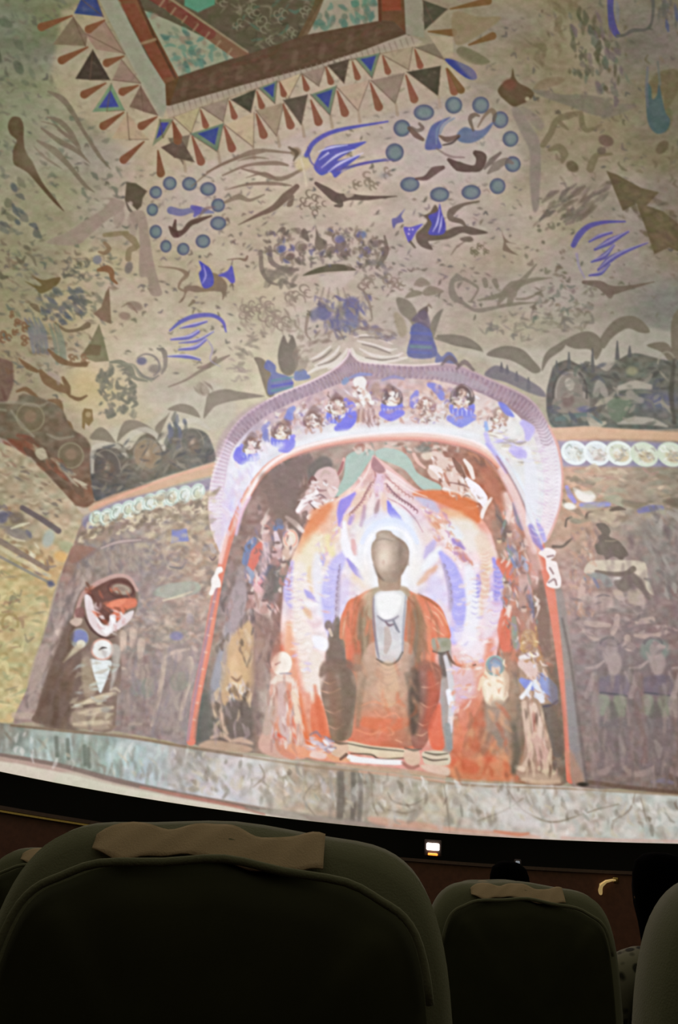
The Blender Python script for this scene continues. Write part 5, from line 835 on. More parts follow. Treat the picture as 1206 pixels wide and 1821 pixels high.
dabs(A_(430,960,500,920,530,950,520,1010,490,1090,440,1060), 80, [(206,176,176),(84,70,74),(220,196,190),(110,100,130),(170,110,100),(96,80,80)], (6,16), (2.5,5), 80, 40, (.5,.8), .4, 105)
dabs(A_(400,1060,470,1060,490,1150,480,1200,400,1130), 50, [(170,150,150),(92,78,76),(140,100,90),(190,160,150)], (10,30), (3,6), 95, 25, (.4,.7), .2, 106)
# right side figures
with part('attendant_figure', 'small seated devotee with a blue halo painted on orange flames'):
    P(A_(862,1190,866,1172,880,1166,894,1172,898,1190,906,1206,902,1240,888,1256,866,1252,856,1220,858,1204), (220,196,170), .92, 3)
E(881,1184,17,18,(108,126,150),.92,0,2.5,False); RING(881,1184,15,16,3,(120,150,140),.7); E(882,1190,8,10,(206,176,160),.95,0,2,False); P(A_(862,1210,900,1206,896,1232,890,1250,868,1250,864,1230), (236,214,186), .9, 2.5); S(A_(852,1226,858,1208,866,1204), [4,8,4], (226,190,160), .8, soft=2)
P(A_(868,1250,900,1248,908,1300,900,1330,876,1326,862,1290), (150,122,104), .8, 7); P(A_(872,1300,896,1300,894,1326,876,1322), (120,104,92), .6, 6)
P(A_(812,1260,850,1240,862,1280,850,1340,812,1350), (196,96,62), .6, 8); P(A_(806,1350,850,1346,900,1350,914,1376,900,1390,806,1384), (206,120,80), .7, 7); P(A_(806,1346,850,1358,846,1376,808,1370), (196,80,48), .6, 6); G(900,1350,24,16,(214,150,106),.6); G(870,1350,14,8,(206,90,56),.6)
S(A_(914,1250,918,1310,914,1370), [16,22,14], (112,96,80), .6, soft=7)
with part('attendant_figure', 'attendant with a blue waist cloth and golden crown at the right side of the niche'):
    P(A_(924,1170,930,1156,944,1140,956,1150,964,1170,976,1196,990,1224,992,1250,972,1256,980,1300,984,1370,996,1386,950,1394,930,1386,916,1370,930,1350,936,1290,926,1230), (160,128,108), .85, 2.5)
for q, w, c in [(A_(930,1150,940,1130,952,1146),[10,20,8],(190,150,96)),(A_(926,1170,942,1166,956,1164),[6,10,5],(222,206,210)),(A_(930,1180,944,1190,950,1204),[16,22,14],(206,176,170)),(A_(964,1206,978,1226,986,1246),[16,24,12],(122,136,196)),(A_(928,1210,940,1218,952,1222),[8,16,10],(112,124,206)),(A_(952,1212,958,1232,964,1246),[6,12,8],(212,216,230)),(A_(928,1240,938,1228,946,1214),[6,6,3],(226,226,232)),(A_(932,1250,938,1300,944,1340,930,1366),[8,10,9,7],(196,166,146)),(A_(948,1256,958,1300,964,1350),[12,18,14],(206,176,160)),(A_(950,1270,952,1300),[5,5],(140,80,66)),(A_(974,1262,986,1300,992,1340),[18,20,14],(96,84,76)),(A_(918,1364,930,1368),[6,8],(206,180,156)),(A_(960,1366,970,1370,984,1374),[8,10,8],(196,176,146)),(A_(966,1256,980,1254,992,1246),[2,3,2],(70,60,80)),(A_(950,1310,966,1340,968,1360),[12,18,14],(190,150,136))]: S(q, w, c, .88, soft=2.5)
dabs(A_(930,1120,956,1116,966,1180,930,1180), 40, [(206,160,90),(150,106,60),(230,210,170),(170,120,80)], (5,12), (2,4), 60, 80, (.6,.9), .4, 107)
E(962,1384,34,9,(176,150,126),.85,2,4,False); S(A_(930,1386,962,1392,994,1390), [5,8,6], (196,168,140), .7, soft=3); S(A_(914,1290,920,1340,912,1372), [6,12,8], (84,74,62), .7, soft=5)
for q, w, c in [(A_(900,880,906,900,902,930),[8,12,6],(222,190,186)),(A_(916,896,922,924,930,940),[8,12,6],(120,110,140)),(A_(884,900,890,930,900,950),[6,12,6],(116,90,80)),(A_(906,960,912,984,920,1004),[8,14,12],(96,124,184)),(A_(918,986,932,1000,936,1014),[8,12,6],(150,170,206)),(A_(890,1000,900,1010,904,1030),[14,20,10],(206,96,70)),(A_(898,1030,906,1050,900,1080),[6,10,6],(140,120,110)),(A_(930,1020,934,1050,930,1080),[14,20,14],(186,150,144)),(A_(944,980,950,1010,952,1040),[8,12,10],(170,130,124)),(A_(940,1060,946,1080,948,1096),[8,10,6],(96,96,124)),(A_(900,1090,896,1120,900,1150),[16,20,16],(206,92,66)),(A_(914,1100,916,1130,918,1150),[8,10,8],(130,132,112)),(A_(906,1080,904,1096),[7,5],(226,200,190)),(A_(956,1040,964,1100,972,1160),[16,22,16],(116,88,76)),(A_(898,930,896,960),[9,8],(96,80,74))]: S(q, w, c, .8, soft=2.5)
dabs(A_(890,880,930,930,960,1040,960,1120,900,1160,886,1000), 110, [(214,186,180),(92,76,76),(190,96,72),(140,120,140),(226,206,200),(120,130,120)], (7,20), (2.5,5), 80, 35, (.45,.8), .4, 108)
# rim of the niche
for pts, w, c, a in [(RIM, 13, (208,112,90), .98)]:
    with part('niche_rim', 'orange red rim of the great niche'): S(pts, [14,14,13,13,12,12,12,11,11,11,10,10,10,11,12,13,13,13,14,14,14,14,14,14,15,15,15], c, a, 1.6, ids=True)
# upper rim is paler
S(A_(410,950,430,900,452,860,480,828,520,806,570,790,630,780,690,776,750,776,800,782,850,796,884,820,908,850,930,890,950,940,962,980), [4,9,10,10,10,10,10,10,11,11,11,11,12,12,12,8], (214,152,136), .85, soft=2.5)
S(A_(430,900,452,860,480,826,520,804,570,788,630,777,690,773,750,773,800,779,850,793,884,817,908,850,930,892), 6, (228,190,180), .8, soft=3)
S(A_(440,884,470,836,520,802,600,780,690,769,760,769,840,784,888,812), 3.5, (240,226,226), .8, soft=2)
S(A_(520,812,600,792,690,784,780,786,850,806,884,838,910,890), 3, (180,120,110), .6, soft=2)
S(A_(898,850,924,900,944,950,962,1010), [8,9,8,7], (214,170,160), .6, soft=4)
S(A_(334,1316,346,1240,358,1180,374,1100,388,1030), [4,5,6,5,4], (140,120,140), .7, soft=3)
S(A_(346,1300,360,1200,380,1100), 3, (226,134,104), .5, soft=2)
for k in range(9): x, y = RIM[1][0] - 4 + k*5, RIM[1][1] + 40 - k*30; E(x, y, 3, 2, (222,170,150), .6, 0, 1.5, False)
# grey inner line right of the rim
with part('niche_jamb', 'grey blue painted strip outside the right edge of the rim'):
    P(A_(990,1060,1000,1050,1012,1120,1022,1200,1032,1300,1042,1392,1018,1392,1010,1280,1000,1160), (136,122,116), .9, 2.5)
P(A_(1006,1220,1020,1220,1030,1300,1036,1330,1014,1330), (122,120,124), .6, 6); S(A_(1000,1100,1016,1180,1030,1290,1044,1396), [3,4,5,4], (92,80,76), .7, soft=3); S(A_(1010,1340,1026,1380,1030,1392), [12,20,14], (170,124,100), .6, soft=5); E(1036,1395,10,4,(50,44,36),.9,0,2,False)
# dragon heads at the foot of the arch
with part('arch_finial', 'white bird like finial on the rim of the niche, left'):
    P(A_(386,1010,394,1008,396,1016,388,1022,392,1034,392,1044,384,1046,378,1058,372,1056,376,1044,376,1030,382,1020), (234,222,218), .96, 1.6)
with part('arch_finial', 'white bird like finial on the rim of the niche, right'):
    P(A_(958,984,972,974,988,980,986,990,980,996,990,1000,994,1016,998,1030,996,1044,984,1046,972,1040,978,1026,972,1012,970,994), (232,216,214), .95, 1.8)
for q in [A_(974,990,984,988), A_(978,1010,984,1020), A_(976,1036,986,1030,990,1040)]: S(q, 3, (140,110,110), .8)
S(A_(954,926,962,944,968,960), [4,10,7], (146,140,214), .8, soft=3); S(A_(392,1000,398,970,406,946), [6,9,5], (236,190,186), .7, soft=3)
S(A_(372,990,378,996,384,990), [1,3,2], (104,84,84), .8); S(A_(376,970,380,980), [6,8], (170,160,160), .6)

# ---------------------------------------------------------------- the seated statue
with part('statue_throne', 'dark throne and cushion beneath the seated statue'):
    P(A_(590,1110,604,1100,612,1180,580,1180,584,1130), (110,92,82), .9, 3)
    P(A_(780,1150,802,1148,806,1300,800,1340,786,1330,782,1200), (140,132,126), .8, 3)
P(A_(596,1116,612,1110,616,1190,590,1190,584,1160), (104,84,72), .9, 4); P(A_(782,1160,800,1170,798,1200,784,1200), (92,78,72), .9, 4)
for q, w, c in [(A_(792,1168,800,1200,804,1240,800,1300),[6,9,10,8],(190,184,190)),(A_(798,1230,802,1250),[8,9],(226,226,244)),(A_(796,1290,800,1330),[8,9],(130,130,128))]: S(q, w, c, .9, soft=2)
with part('seated_statue', 'large seated statue in an orange red robe inside the great niche'):
    P(A_(612,1084,620,1068,636,1060,654,1050,680,1046,716,1046,740,1056,764,1064,784,1080,796,1108,802,1132,790,1140,772,1140,772,1176,768,1230,730,1240,650,1240,618,1230,616,1180,612,1140,604,1134,606,1100), (200,102,70), 1, 2)
    P(A_(624,1180,760,1180,764,1260,756,1325,720,1332,640,1326,618,1316,610,1260), (206,104,74), 1, 2)
for pts, c, a, s in [(A_(636,1080,660,1056,664,1120,668,1200,640,1220,628,1160),(150,110,84),.8,6),(A_(716,1060,742,1070,760,1120,752,1180,726,1200,722,1120),(150,110,86),.75,6),(A_(640,1090,652,1084,656,1150,646,1190,636,1160),(104,86,64),.7,4),(A_(732,1090,744,1084,748,1130,738,1170,728,1150),(104,90,70),.65,4),
   (A_(612,1090,632,1070,634,1100,622,1140,608,1130),(212,104,72),.9,4),(A_(756,1074,776,1080,792,1110,796,1130,776,1130,764,1110),(214,110,80),.8,4),(A_(764,1130,776,1130,774,1176,766,1180),(206,96,66),.7,3),(A_(622,1150,640,1140,640,1180,620,1180),(200,90,60),.7,4)]: P(pts, c, a, s, ids=False)
for q in [A_(764,1084,778,1094,788,1112), A_(758,1096,770,1104,782,1122), A_(772,1078,786,1092,796,1112), A_(616,1096,612,1114,610,1130), A_(770,1116,780,1124,790,1130)]: S(q, [1,2.6,1], (232,156,122), .75, soft=1.4)
for q in [A_(744,1056,762,1066,778,1078), A_(724,1062,740,1080,744,1110), A_(650,1062,634,1080,626,1110)]: S(q, [2,4,2], (132,76,50), .6, soft=2)
# belly and lap cloth
with part('lap_cloth', 'tan lap of the seated statue fading to orange cloth'):
    PF(A_(648,1160,668,1140,720,1140,736,1160,744,1200,748,1250,744,1300,736,1326,680,1330,626,1318,630,1260,636,1200), [(690,1180,(190,150,130)),(650,1190,(176,140,118)),(690,1230,(196,160,128)),(650,1240,(160,130,106)),(730,1200,(170,138,118)),(738,1250,(130,112,96)),(640,1220,(140,120,98)),(690,1258,(196,134,98)),(690,1285,(206,104,70)),(660,1290,(206,96,64)),(720,1290,(180,100,72)),(738,1310,(122,96,82)),(680,1315,(210,96,64))], 3, var=6)
for q, c in [(A_(672,1206,690,1218,708,1208),(150,120,100)),(A_(668,1190,690,1200,712,1190),(150,116,100)),(A_(660,1232,690,1256,720,1232),(176,146,116)),(A_(640,1256,664,1248,690,1254,712,1246),(206,130,92)),(A_(666,1264,680,1276,700,1268,712,1278),(214,130,96)),(A_(634,1298,660,1306,680,1296),(222,130,92)),(A_(676,1304,690,1294,700,1304,690,1308),(230,140,104)),(A_(704,1316,714,1320),(240,180,140))]: S(q, [1,3,1], c, .7, soft=2)
G(734,1240,9,44,(96,82,74),.7); G(742,1180,14,26,(106,88,78),.7); G(626,1230,6,30,(110,96,82),.5)
# legs
def leg(label, outline, colr, cx):
    with part('leg', label): PF(outline, colr, 2, var=6)
leg('dusky brown draped left hand leg of the statue', A_(568,1196,574,1182,590,1178,612,1184,628,1196,634,1220,630,1270,624,1310,604,1318,588,1316,582,1280,572,1240), [(580,1200,(130,94,84)),(600,1190,(140,112,98)),(620,1200,(112,94,82)),(625,1250,(120,104,84)),(590,1250,(126,90,74)),(600,1300,(140,104,80)),(618,1300,(130,108,84))], 0)
leg('red and brown draped right hand leg of the statue', A_(740,1200,750,1184,768,1178,782,1188,784,1220,776,1270,764,1310,752,1330,736,1330,730,1300,734,1250), [(748,1200,(106,84,78)),(770,1195,(180,92,72)),(776,1230,(170,80,58)),(744,1240,(86,74,68)),(756,1270,(150,84,66)),(740,1300,(110,84,74)),(756,1310,(176,90,72))], 0)
for q in [A_(576,1212,586,1216,596,1212), A_(570,1228,588,1232,606,1224), A_(578,1262,594,1268,612,1260), A_(584,1290,598,1296,612,1288), A_(750,1222,766,1222,780,1214), A_(748,1250,762,1258,776,1252), A_(742,1284,752,1290,764,1286), A_(740,1306,750,1308,760,1302), A_(766,1184,778,1190,784,1202)]: S(q, [1,2.4,1], (206,150,120), .65, soft=1.4)
P(A_(556,1240,566,1236,576,1260,588,1312,584,1318,560,1310,552,1280), (210,96,60), .85, 3); P(A_(762,1290,782,1250,786,1290,790,1330,768,1330), (214,92,62), .9, 3); G(602,1176,22,5,(84,72,64),.7)
# hem, feet, plinth stone
with part('robe_hem', 'cream scalloped hem of the robe above the feet'):
    P(A_(620,1318,660,1326,718,1332,720,1344,700,1350,660,1344,640,1340,618,1334), (206,186,156), .97, 1.8)
    P(A_(754,1336,796,1338,798,1360,760,1360,752,1350), (196,180,156), .97, 1.8)
for q in [A_(618,1322,660,1330,718,1336), A_(624,1340,660,1342,676,1350,718,1348), A_(752,1346,770,1352,796,1350), A_(756,1338,776,1342,796,1340)]: S(q, [1.5,2.6,1.5], (84,70,56), .8, soft=1.2)
with part('stone_slab', 'bright white stone slab between the feet of the statue'):
    P(A_(619,1342,640,1346,680,1350,714,1352,712,1360,660,1358,622,1354), (232,226,226), .98, 1.6)
with part('foot', 'bare pinkish foot of the statue on the left'): P(A_(594,1322,616,1320,620,1336,612,1348,590,1342,592,1330), (200,166,140), .95, 2)
with part('foot', 'bare pinkish foot of the statue on the right'): P(A_(724,1332,744,1334,748,1352,740,1362,724,1358,718,1344), (200,168,144), .95, 2)
S(A_(592,1318,604,1322,618,1322), [2,4,2], (90,70,56), .7); S(A_(720,1330,736,1334,750,1332), [2,4,2], (96,80,66), .7); S(A_(580,1340,596,1350,620,1352), [4,7,5], (206,150,106), .7, soft=2); S(A_(606,1350,616,1342), [4,5], (84,56,44), .7); S(A_(716,1356,730,1366,744,1362), [4,6,4], (150,100,84), .8, soft=2)
dabs(A_(548,1306,588,1312,590,1340,552,1338), 26, [(226,220,226),(110,100,116),(190,170,176),(150,140,160)], (8,20), (3,5), 15, 30, (.6,.9), .4, 109)
P(A_(556,1336,580,1340,576,1350,552,1346), (220,190,182), .85, 2.5); P(A_(750,1360,796,1364,796,1380,760,1372), (206,180,160), .9, 2.5); S(A_(600,1360,660,1366,740,1374,790,1382), [5,7,7,6], (190,156,130), .8, soft=2)
# inner garment on the chest
with part('chest_cloth', 'white and grey inner garment hanging down the chest of the statue'):
    PF(A_(664,1050,680,1046,712,1048,724,1056,722,1090,718,1130,716,1164,704,1178,688,1180,674,1174,668,1160,668,1120,664,1080), [(690,1066,(226,222,216)),(690,1090,(226,226,232)),(712,1070,(190,184,176)),(690,1104,(150,148,160)),(676,1110,(156,158,172)),(712,1110,(170,174,188)),(690,1130,(180,164,156)),(676,1150,(196,196,200)),(712,1150,(206,208,216)),(692,1172,(170,152,140)),(668,1080,(150,146,156))], 2, var=5)
P(A_(670,1060,690,1054,714,1060,708,1086,696,1100,684,1102,674,1092), (238,236,238), .8, 4, ids=False)
for q, w, c in [(A_(664,1056,664,1100,670,1150,674,1170),[3,4,4,2],(120,110,120)),(A_(722,1058,718,1110,716,1160),[2,4,3],(140,134,140)),(A_(672,1096,684,1104,698,1102,708,1096),[2,4,4,2],(116,110,124)),(A_(686,1106,692,1112,700,1110),[2,4,2],(96,72,84)),(A_(700,1104,706,1118,710,1124),[3,4,2],(104,104,116)),(A_(688,1118,690,1140,686,1160),[8,12,6],(170,150,144)),(A_(670,1172,690,1182,706,1176,716,1160),[2,4,3,2],(90,74,64)),(A_(670,1178,690,1192,710,1180),[1,3,1],(150,116,100)),(A_(680,1070,690,1080),[2,2],(206,204,200))]: S(q, w, c, .8, soft=1.6)
with part('collar', 'greyish tan neckline of the robe round the chest'):
    P(A_(648,1064,656,1050,676,1042,700,1040,724,1044,730,1058,724,1060,712,1050,690,1050,670,1054,662,1070,662,1100,652,1090), (158,138,112), .9, 2.5)
G(650,1060,10,12,(226,180,150),.6); G(738,1058,8,8,(214,160,130),.5)
with part('forearm', 'greenish grey raised forearm and hand on the right'): P(A_(768,1136,784,1134,800,1136,802,1150,796,1158,776,1160,768,1150), (140,134,116), .95, 2.2)
E(790,1145,6,5,(120,120,92),.7,0,2.5,False); S(A_(770,1158,784,1162,798,1158), [2,3,2], (84,72,64), .8)
E(584,1112,7,9,(112,90,80),.85,0,2.5,False); S(A_(590,1130,586,1120), [4,5], (206,180,160), .7)
S(A_(796,1160,806,1178,828,1186,846,1182), [3,4,4,2], (100,70,56), .8); P(A_(808,1166,820,1180,844,1178,834,1186,812,1184), (222,120,84), .7, 3)
P(A_(556,1130,580,1136,584,1150,576,1158,560,1150), (232,232,246), .9, 3.5); P(A_(560,1160,580,1180,572,1220,556,1250,552,1200), (226,204,190), .7, 5)
dabs(A_(800,1190,850,1170,860,1200,830,1260,806,1290), 40, [(226,196,190),(206,130,104),(190,170,206),(214,160,140)], (8,22), (3,6), -30, 40, (.5,.8), .4, 110)
# head and neck
with part('neck', 'shaded brown neck of the statue'): PF(A_(672,1020,680,1026,700,1026,712,1016,712,1046,700,1050,676,1048), [(680,1030,(130,104,84)),(700,1030,(122,96,80)),(690,1044,(190,156,130))], 2, var=4)
with part('head', 'weathered featureless greyish brown head of the statue with a domed top knot'):
    PF(A_(660,980,662,966,668,958,670,948,680,943,694,944,700,950,712,958,722,966,728,980,726,1000,720,1014,714,1024,706,1034,690,1036,676,1028,668,1012,662,996), [(684,948,(140,124,112)),(676,956,(150,134,118)),(664,972,(130,108,92)),(686,976,(186,162,140)),(684,1000,(192,166,146)),(680,1014,(176,150,130)),(664,1000,(140,114,96)),(690,1030,(120,94,76)),(706,960,(130,112,100)),(716,984,(120,98,84)),(722,1000,(120,98,86)),(704,990,(150,126,108)),(708,1016,(116,92,78)),(674,1024,(110,88,72))], 2, var=5, cells=(6,5))
G(684,986,15,30,(206,182,164),.85); G(682,996,10,22,(212,190,172),.6); G(712,982,5,22,(104,84,70),.6); G(684,1020,12,5,(140,112,92),.4); S(A_(668,962,682,958,698,962), [1,2.4,1], (112,94,84), .5, soft=2); G(676,950,8,4,(176,160,144),.5); S(A_(664,1004,672,1022,682,1032), [1,4,2], (96,76,62), .6, soft=2.5)
E(682,1000,2.5,4,(170,140,122),.5,0,2,False); S(A_(724,980,726,1004), [3,4], (150,128,112), .6, soft=2)

# ---------------------------------------------------------------- bloom of the projector light on the bright centre is painted into the picture's colours
# ---------------------------------------------------------------- altar plinth and lower strip of the picture
PLN = [(0,1310,(140,146,138)),(60,1325,(150,158,150)),(110,1330,(168,176,168)),(150,1340,(110,112,96)),(180,1345,(156,170,160)),(220,1350,(172,186,184)),(260,1370,(176,184,196)),(300,1365,(164,160,156)),(350,1380,(190,184,188)),(400,1400,(200,194,200)),(450,1400,(206,200,202)),(500,1410,(190,176,156)),(560,1410,(186,170,146)),(610,1410,(140,124,112)),(640,1420,(160,148,132)),(690,1440,(180,166,146)),(780,1440,(180,170,150)),(860,1440,(190,184,176)),(950,1440,(192,184,176)),(1000,1460,(200,190,182)),(1060,1440,(176,170,160)),(1120,1440,(190,186,178)),(1190,1460,(182,184,176)),(560,1380,(160,140,120)),(340,1345,(130,116,100)),(0,1290,(120,108,92)),(-200,1280,(120,124,116)),(1400,1450,(150,150,142))]
with part('altar_plinth', 'pale mottled plaster plinth running beneath the niche'):
    PF(A_(-260,1258, 0,1286, 60,1292, 120,1298, 200,1306, 300,1324, 400,1338, 500,1350, 560,1356, 660,1370, 800,1388, 900,1394, 1000,1398, 1100,1406, 1206,1414, 1470,1430, 1470,1530, 600,1530, 300,1480, 0,1420, -260,1370), PLN, 1.5, var=12, cells=(11, 10))
dabs(A_(0,1296,120,1306,300,1332,300,1400,120,1370,0,1342), 90, [(196,206,200),(116,124,116),(150,170,160),(176,196,196),(124,116,104)], (14,40), (5,10), 92, 16, (.2,.5), .2, 111, 3)
for x, y in [(100,1330),(120,1334),(150,1345),(157,1350)]: S([(x,y-18),(x+2,y+14)], 6, (96,102,90), .7, soft=2.5)
dabs(A_(300,1340,600,1368,600,1440,300,1410), 150, [(214,208,212),(150,136,124),(190,186,196),(196,180,150),(130,116,96)], (8,26), (5,10), 60, 60, (.2,.45), .3, 112, 3)
dabs(A_(600,1374,1206,1424,1206,1490,640,1470), 260, [(206,200,192),(150,140,128),(176,180,176),(140,120,100),(214,210,206),(190,176,150)], (8,30), (5,11), 60, 70, (.18,.42), .3, 113, 3)
for x, w, c in [(588,6,(150,136,124)),(606,12,(100,90,82)),(628,9,(100,92,84)),(640,8,(112,104,96)),(618,8,(150,136,120)),(652,7,(150,140,126))]: S([(x,1376),(x+1,1420),(x - 2,1468)], w, c, .75, soft=3.5)
S(A_(20,1290,120,1300,220,1310,330,1328,430,1344), [3,4,4,4,4], (120,96,76), .8, soft=1.8); S(A_(430,1344,560,1364,700,1378,830,1396,1000,1402,1206,1414), 3, (140,116,92), .7, soft=2); S(A_(640,1372,720,1380,790,1390), 4, (206,160,136), .6, soft=2)
for q in [A_(450,1400,470,1380,462,1360), A_(690,1410,700,1425,730,1432,756,1420), A_(900,1400,930,1440,980,1462,1030,1450,1070,1436), A_(850,1460,900,1440,930,1420), A_(1060,1440,1100,1430), A_(1140,1420,1150,1460), A_(560,1390,540,1420,560,1450), A_(660,1384,664,1430,672,1450), A_(790,1396,796,1440,800,1480), A_(1090,1460,1120,1440,1130,1410), A_(690,1440,720,1446,740,1440)]: S(q, [1.5,3,1.5], (140,126,110), .7, soft=1.8)
P(A_(880,1440,910,1424,930,1430,960,1470,900,1466), (212,204,202), .6, 6, ids=False)
with part('picture_base_strip', 'narrow reddish brown ledge strip along the lower edge of the picture'):
    P(A_(-260,1318, 0,1340, 60,1350, 120,1362, 200,1384, 280,1402, 360,1416, 430,1428, 520,1446, 620,1460, 720,1468, 760,1476, 860,1484, 1000,1494, 1206,1500, 1470,1500, 1470,1528, 300,1528, -260,1420), (176,152,140), 1, 1.8)
P(A_(-260,1332,0,1354,60,1364,120,1376,200,1396,280,1412,360,1426,440,1438,540,1452,560,1530,0,1530,-260,1420), (206,196,180), .95, 2.5, ids=False)
P(A_(120,1372,200,1392,290,1412,200,1420,100,1400), (196,196,176), .5, 5, ids=False)
S(A_(0,1342,60,1352,120,1364,200,1386,280,1404,360,1420,460,1438), [5,6,7,8,7,6,4], (120,104,96), .85, soft=2); S(A_(250,1400,330,1416,420,1434,470,1448), [3,5,5,3], (176,124,110), .8, soft=2); S(A_(440,1436,520,1450,600,1462,680,1470), [8,12,14,10], (140,130,120), .6, soft=3)
P(A_(660,1452,760,1464,830,1474,920,1480,960,1490,860,1484,740,1474,670,1466), (196,150,130), .75, 4, ids=False); S(A_(880,1478,920,1484,940,1482), [3,6,3], (196,124,96), .7, soft=2.5); S(A_(1000,1490,1100,1494,1206,1496), 4, (200,160,146), .6, soft=2.5)
# ---------------------------------------------------------------- closer work on the arch row and the niche walls
for q, w, c in [(A_(424,800,422,812,430,820,440,818),[9,13,12,5],(122,118,222)),(A_(498,800,510,798,518,788,516,778),[6,13,14,7],(134,130,226)),(A_(600,762,614,756,624,742,624,724,616,712),[10,19,18,16,8],(120,118,220)),(A_(680,736,696,740,714,734),[10,16,10],(120,118,222)),(A_(800,744,820,750,842,742),[10,18,10],(128,134,222)),
 (A_(514,736,512,744,514,752),[8,12,8],(124,130,190)),(A_(474,766,472,776,476,784),[6,10,6],(130,132,186)),(A_(622,672,640,666,660,666),[3,6,3],(142,146,186)),(A_(612,680,616,676),[8,9],(134,150,180)),(A_(680,676,700,670,718,674),[3,5,3],(150,142,176))]: S(q, w, K(*c), .85, soft=2)
for x, y, s_ in [(452,792,1),(502,766,1),(560,752,1.1),(594,714,1),(606,730,1.1),(646,700,1.1),(694,700,1.1),(754,722,1.2),(760,738,1),(820,712,1.1),(886,752,1)]:
    dabs([(x-14*s_,y-12*s_),(x+14*s_,y-12*s_),(x+14*s_,y+14*s_),(x-14*s_,y+14*s_)], 16, [K(226,216,206),K(200,170,152),K(130,104,98),K(236,230,228),K(170,134,120)], (5,11), (2,4.2), 0, 90, (.55,.9), .5, int(x), 1.5)
dabs(A_(440,780,500,730,570,700,640,680,760,676,860,700,900,730,880,750,700,740,560,750,470,790), 110, [K(206,172,160),K(180,140,130),K(222,196,184),K(150,122,140)], (7,18), (3,7), 10, 70, (.35,.6), .4, 130, 2.5)
for k in range(8): S([(638 + k*4.4, 728),(636 + k*5, 750)], [2, 4, 2], K(*[(160,126,118),(214,186,178)][k % 2]), .6, soft=1.6)
for x, y in [(450,775),(508,752),(560,728),(600,706),(694,690),(822,690)]: P([(x-12,y+6),(x-2,y-8),(x+10,y+4)], K(120,92,84), .5, 3, ids=False)
S(A_(404,884,412,858,430,836,460,812,500,792), [8,12,14,12,8], K(222,226,240), .6, soft=6); S(A_(530,790,600,772,690,764,780,764,850,776), [8,9,10,9,8], K(230,232,240), .65, soft=4)
S(A_(396,950,402,900,416,866,440,836), [4,8,9,6], K(206,190,226), .6, soft=5); S(A_(420,950,430,910,444,884), [4,6,4], K(226,196,226), .7, soft=3)
S(A_(388,806,398,782,414,758,440,734,472,716), [10,14,14,12,8], K(162,136,150), .45, soft=5)
# right haunch of the arch
for q, w, c in [(A_(876,800,896,820,916,852,934,890,950,936,962,966),[4,9,12,11,9,6],(214,226,240)),(A_(866,790,884,812,900,840),[5,7,5],(170,160,226)),(A_(884,812,906,846,926,884,944,930),[2,3,3,2],(150,112,112)),(A_(890,836,910,870,930,920,950,980),[8,12,12,9],(232,196,196)),(A_(936,800,944,840,946,880,944,930),[12,20,22,14],(222,224,240)),(A_(914,806,930,806,934,812),[6,12,5],(176,166,232)),(A_(930,752,940,764,938,780),[10,16,8],(182,172,230)),(A_(944,936,954,960,964,976),[8,12,5],(140,128,196))]: S(q, w, K(*c), .75, soft=3)
scallops(A_(958,790,966,830,968,870,960,920,952,960), 12, [K(240,232,240),K(206,180,206)], 2, .5, 9, 2.2)
# niche walls: soft coloured blotches of robes, faces and shade
for q, w, c, a in [(A_(470,850,478,880,496,912,520,926),[18,30,34,24],(134,112,102),.6),(A_(430,1010,426,1050,420,1090,412,1120),[10,18,20,16],(164,150,152),.7),(A_(470,1100,480,1130,476,1170),[16,22,16],(140,112,104),.6),(A_(500,1130,492,1160,486,1190),[8,14,10],(190,120,100),.5),(A_(476,960,470,990,466,1020),[10,12,8],(196,170,176),.6),(A_(486,1010,480,1040,478,1060),[14,22,16],(112,104,100),.7),
 (A_(404,1110,396,1150,388,1200,380,1240),[10,16,18,16],(150,146,152),.55),(A_(366,1240,360,1280,356,1310),[12,20,16],(110,106,100),.7),(A_(430,1130,436,1170,440,1210),[16,26,18],(192,158,118),.6),(A_(460,1110,458,1160,464,1220),[12,18,16],(150,120,112),.55),
 (A_(866,840,880,870,894,900),[20,26,16],(186,116,92),.6),(A_(898,880,908,920,920,960),[10,12,8],(226,190,180),.55),(A_(908,940,918,980,930,1020),[14,16,12],(160,120,110),.5),(A_(936,960,946,1000,952,1040),[10,14,10],(206,160,150),.55),(A_(930,1060,936,1110,940,1150),[16,22,14],(170,130,116),.55),(A_(900,1170,906,1220,910,1270),[12,18,16],(176,140,116),.5),(A_(982,1190,990,1260,996,1330),[14,20,16],(118,100,88),.6),(A_(880,930,886,960,892,990),[10,14,10],(150,126,112),.6)]: S(q, w, K(*c), a, soft=6)
for x, y, r, c in [(494,970,7,(206,180,176)),(474,944,6,(214,186,180)),(488,986,6,(200,170,170)),(504,1004,6,(206,180,168)),(446,1060,7,(186,150,146)),(470,1072,6,(196,160,156)),(906,950,6,(206,180,160)),(900,1040,6,(190,166,152)),(932,1084,6,(200,170,156)),(888,962,5,(206,180,150))]:
    E(x, y, r*.8, r, K(*c), .85, 0, 2, False); E(x, y - r*.7, r*.8, r*.4, K(110,86,84), .7, 0, 1.6, False); P([(x-r*1.2,y+r*3),(x-r*.8,y+r),(x+r*.8,y+r),(x+r*1.2,y+r*3)], K(*mix(c,(150,90,80),.4)), .6, 2.5, ids=False)
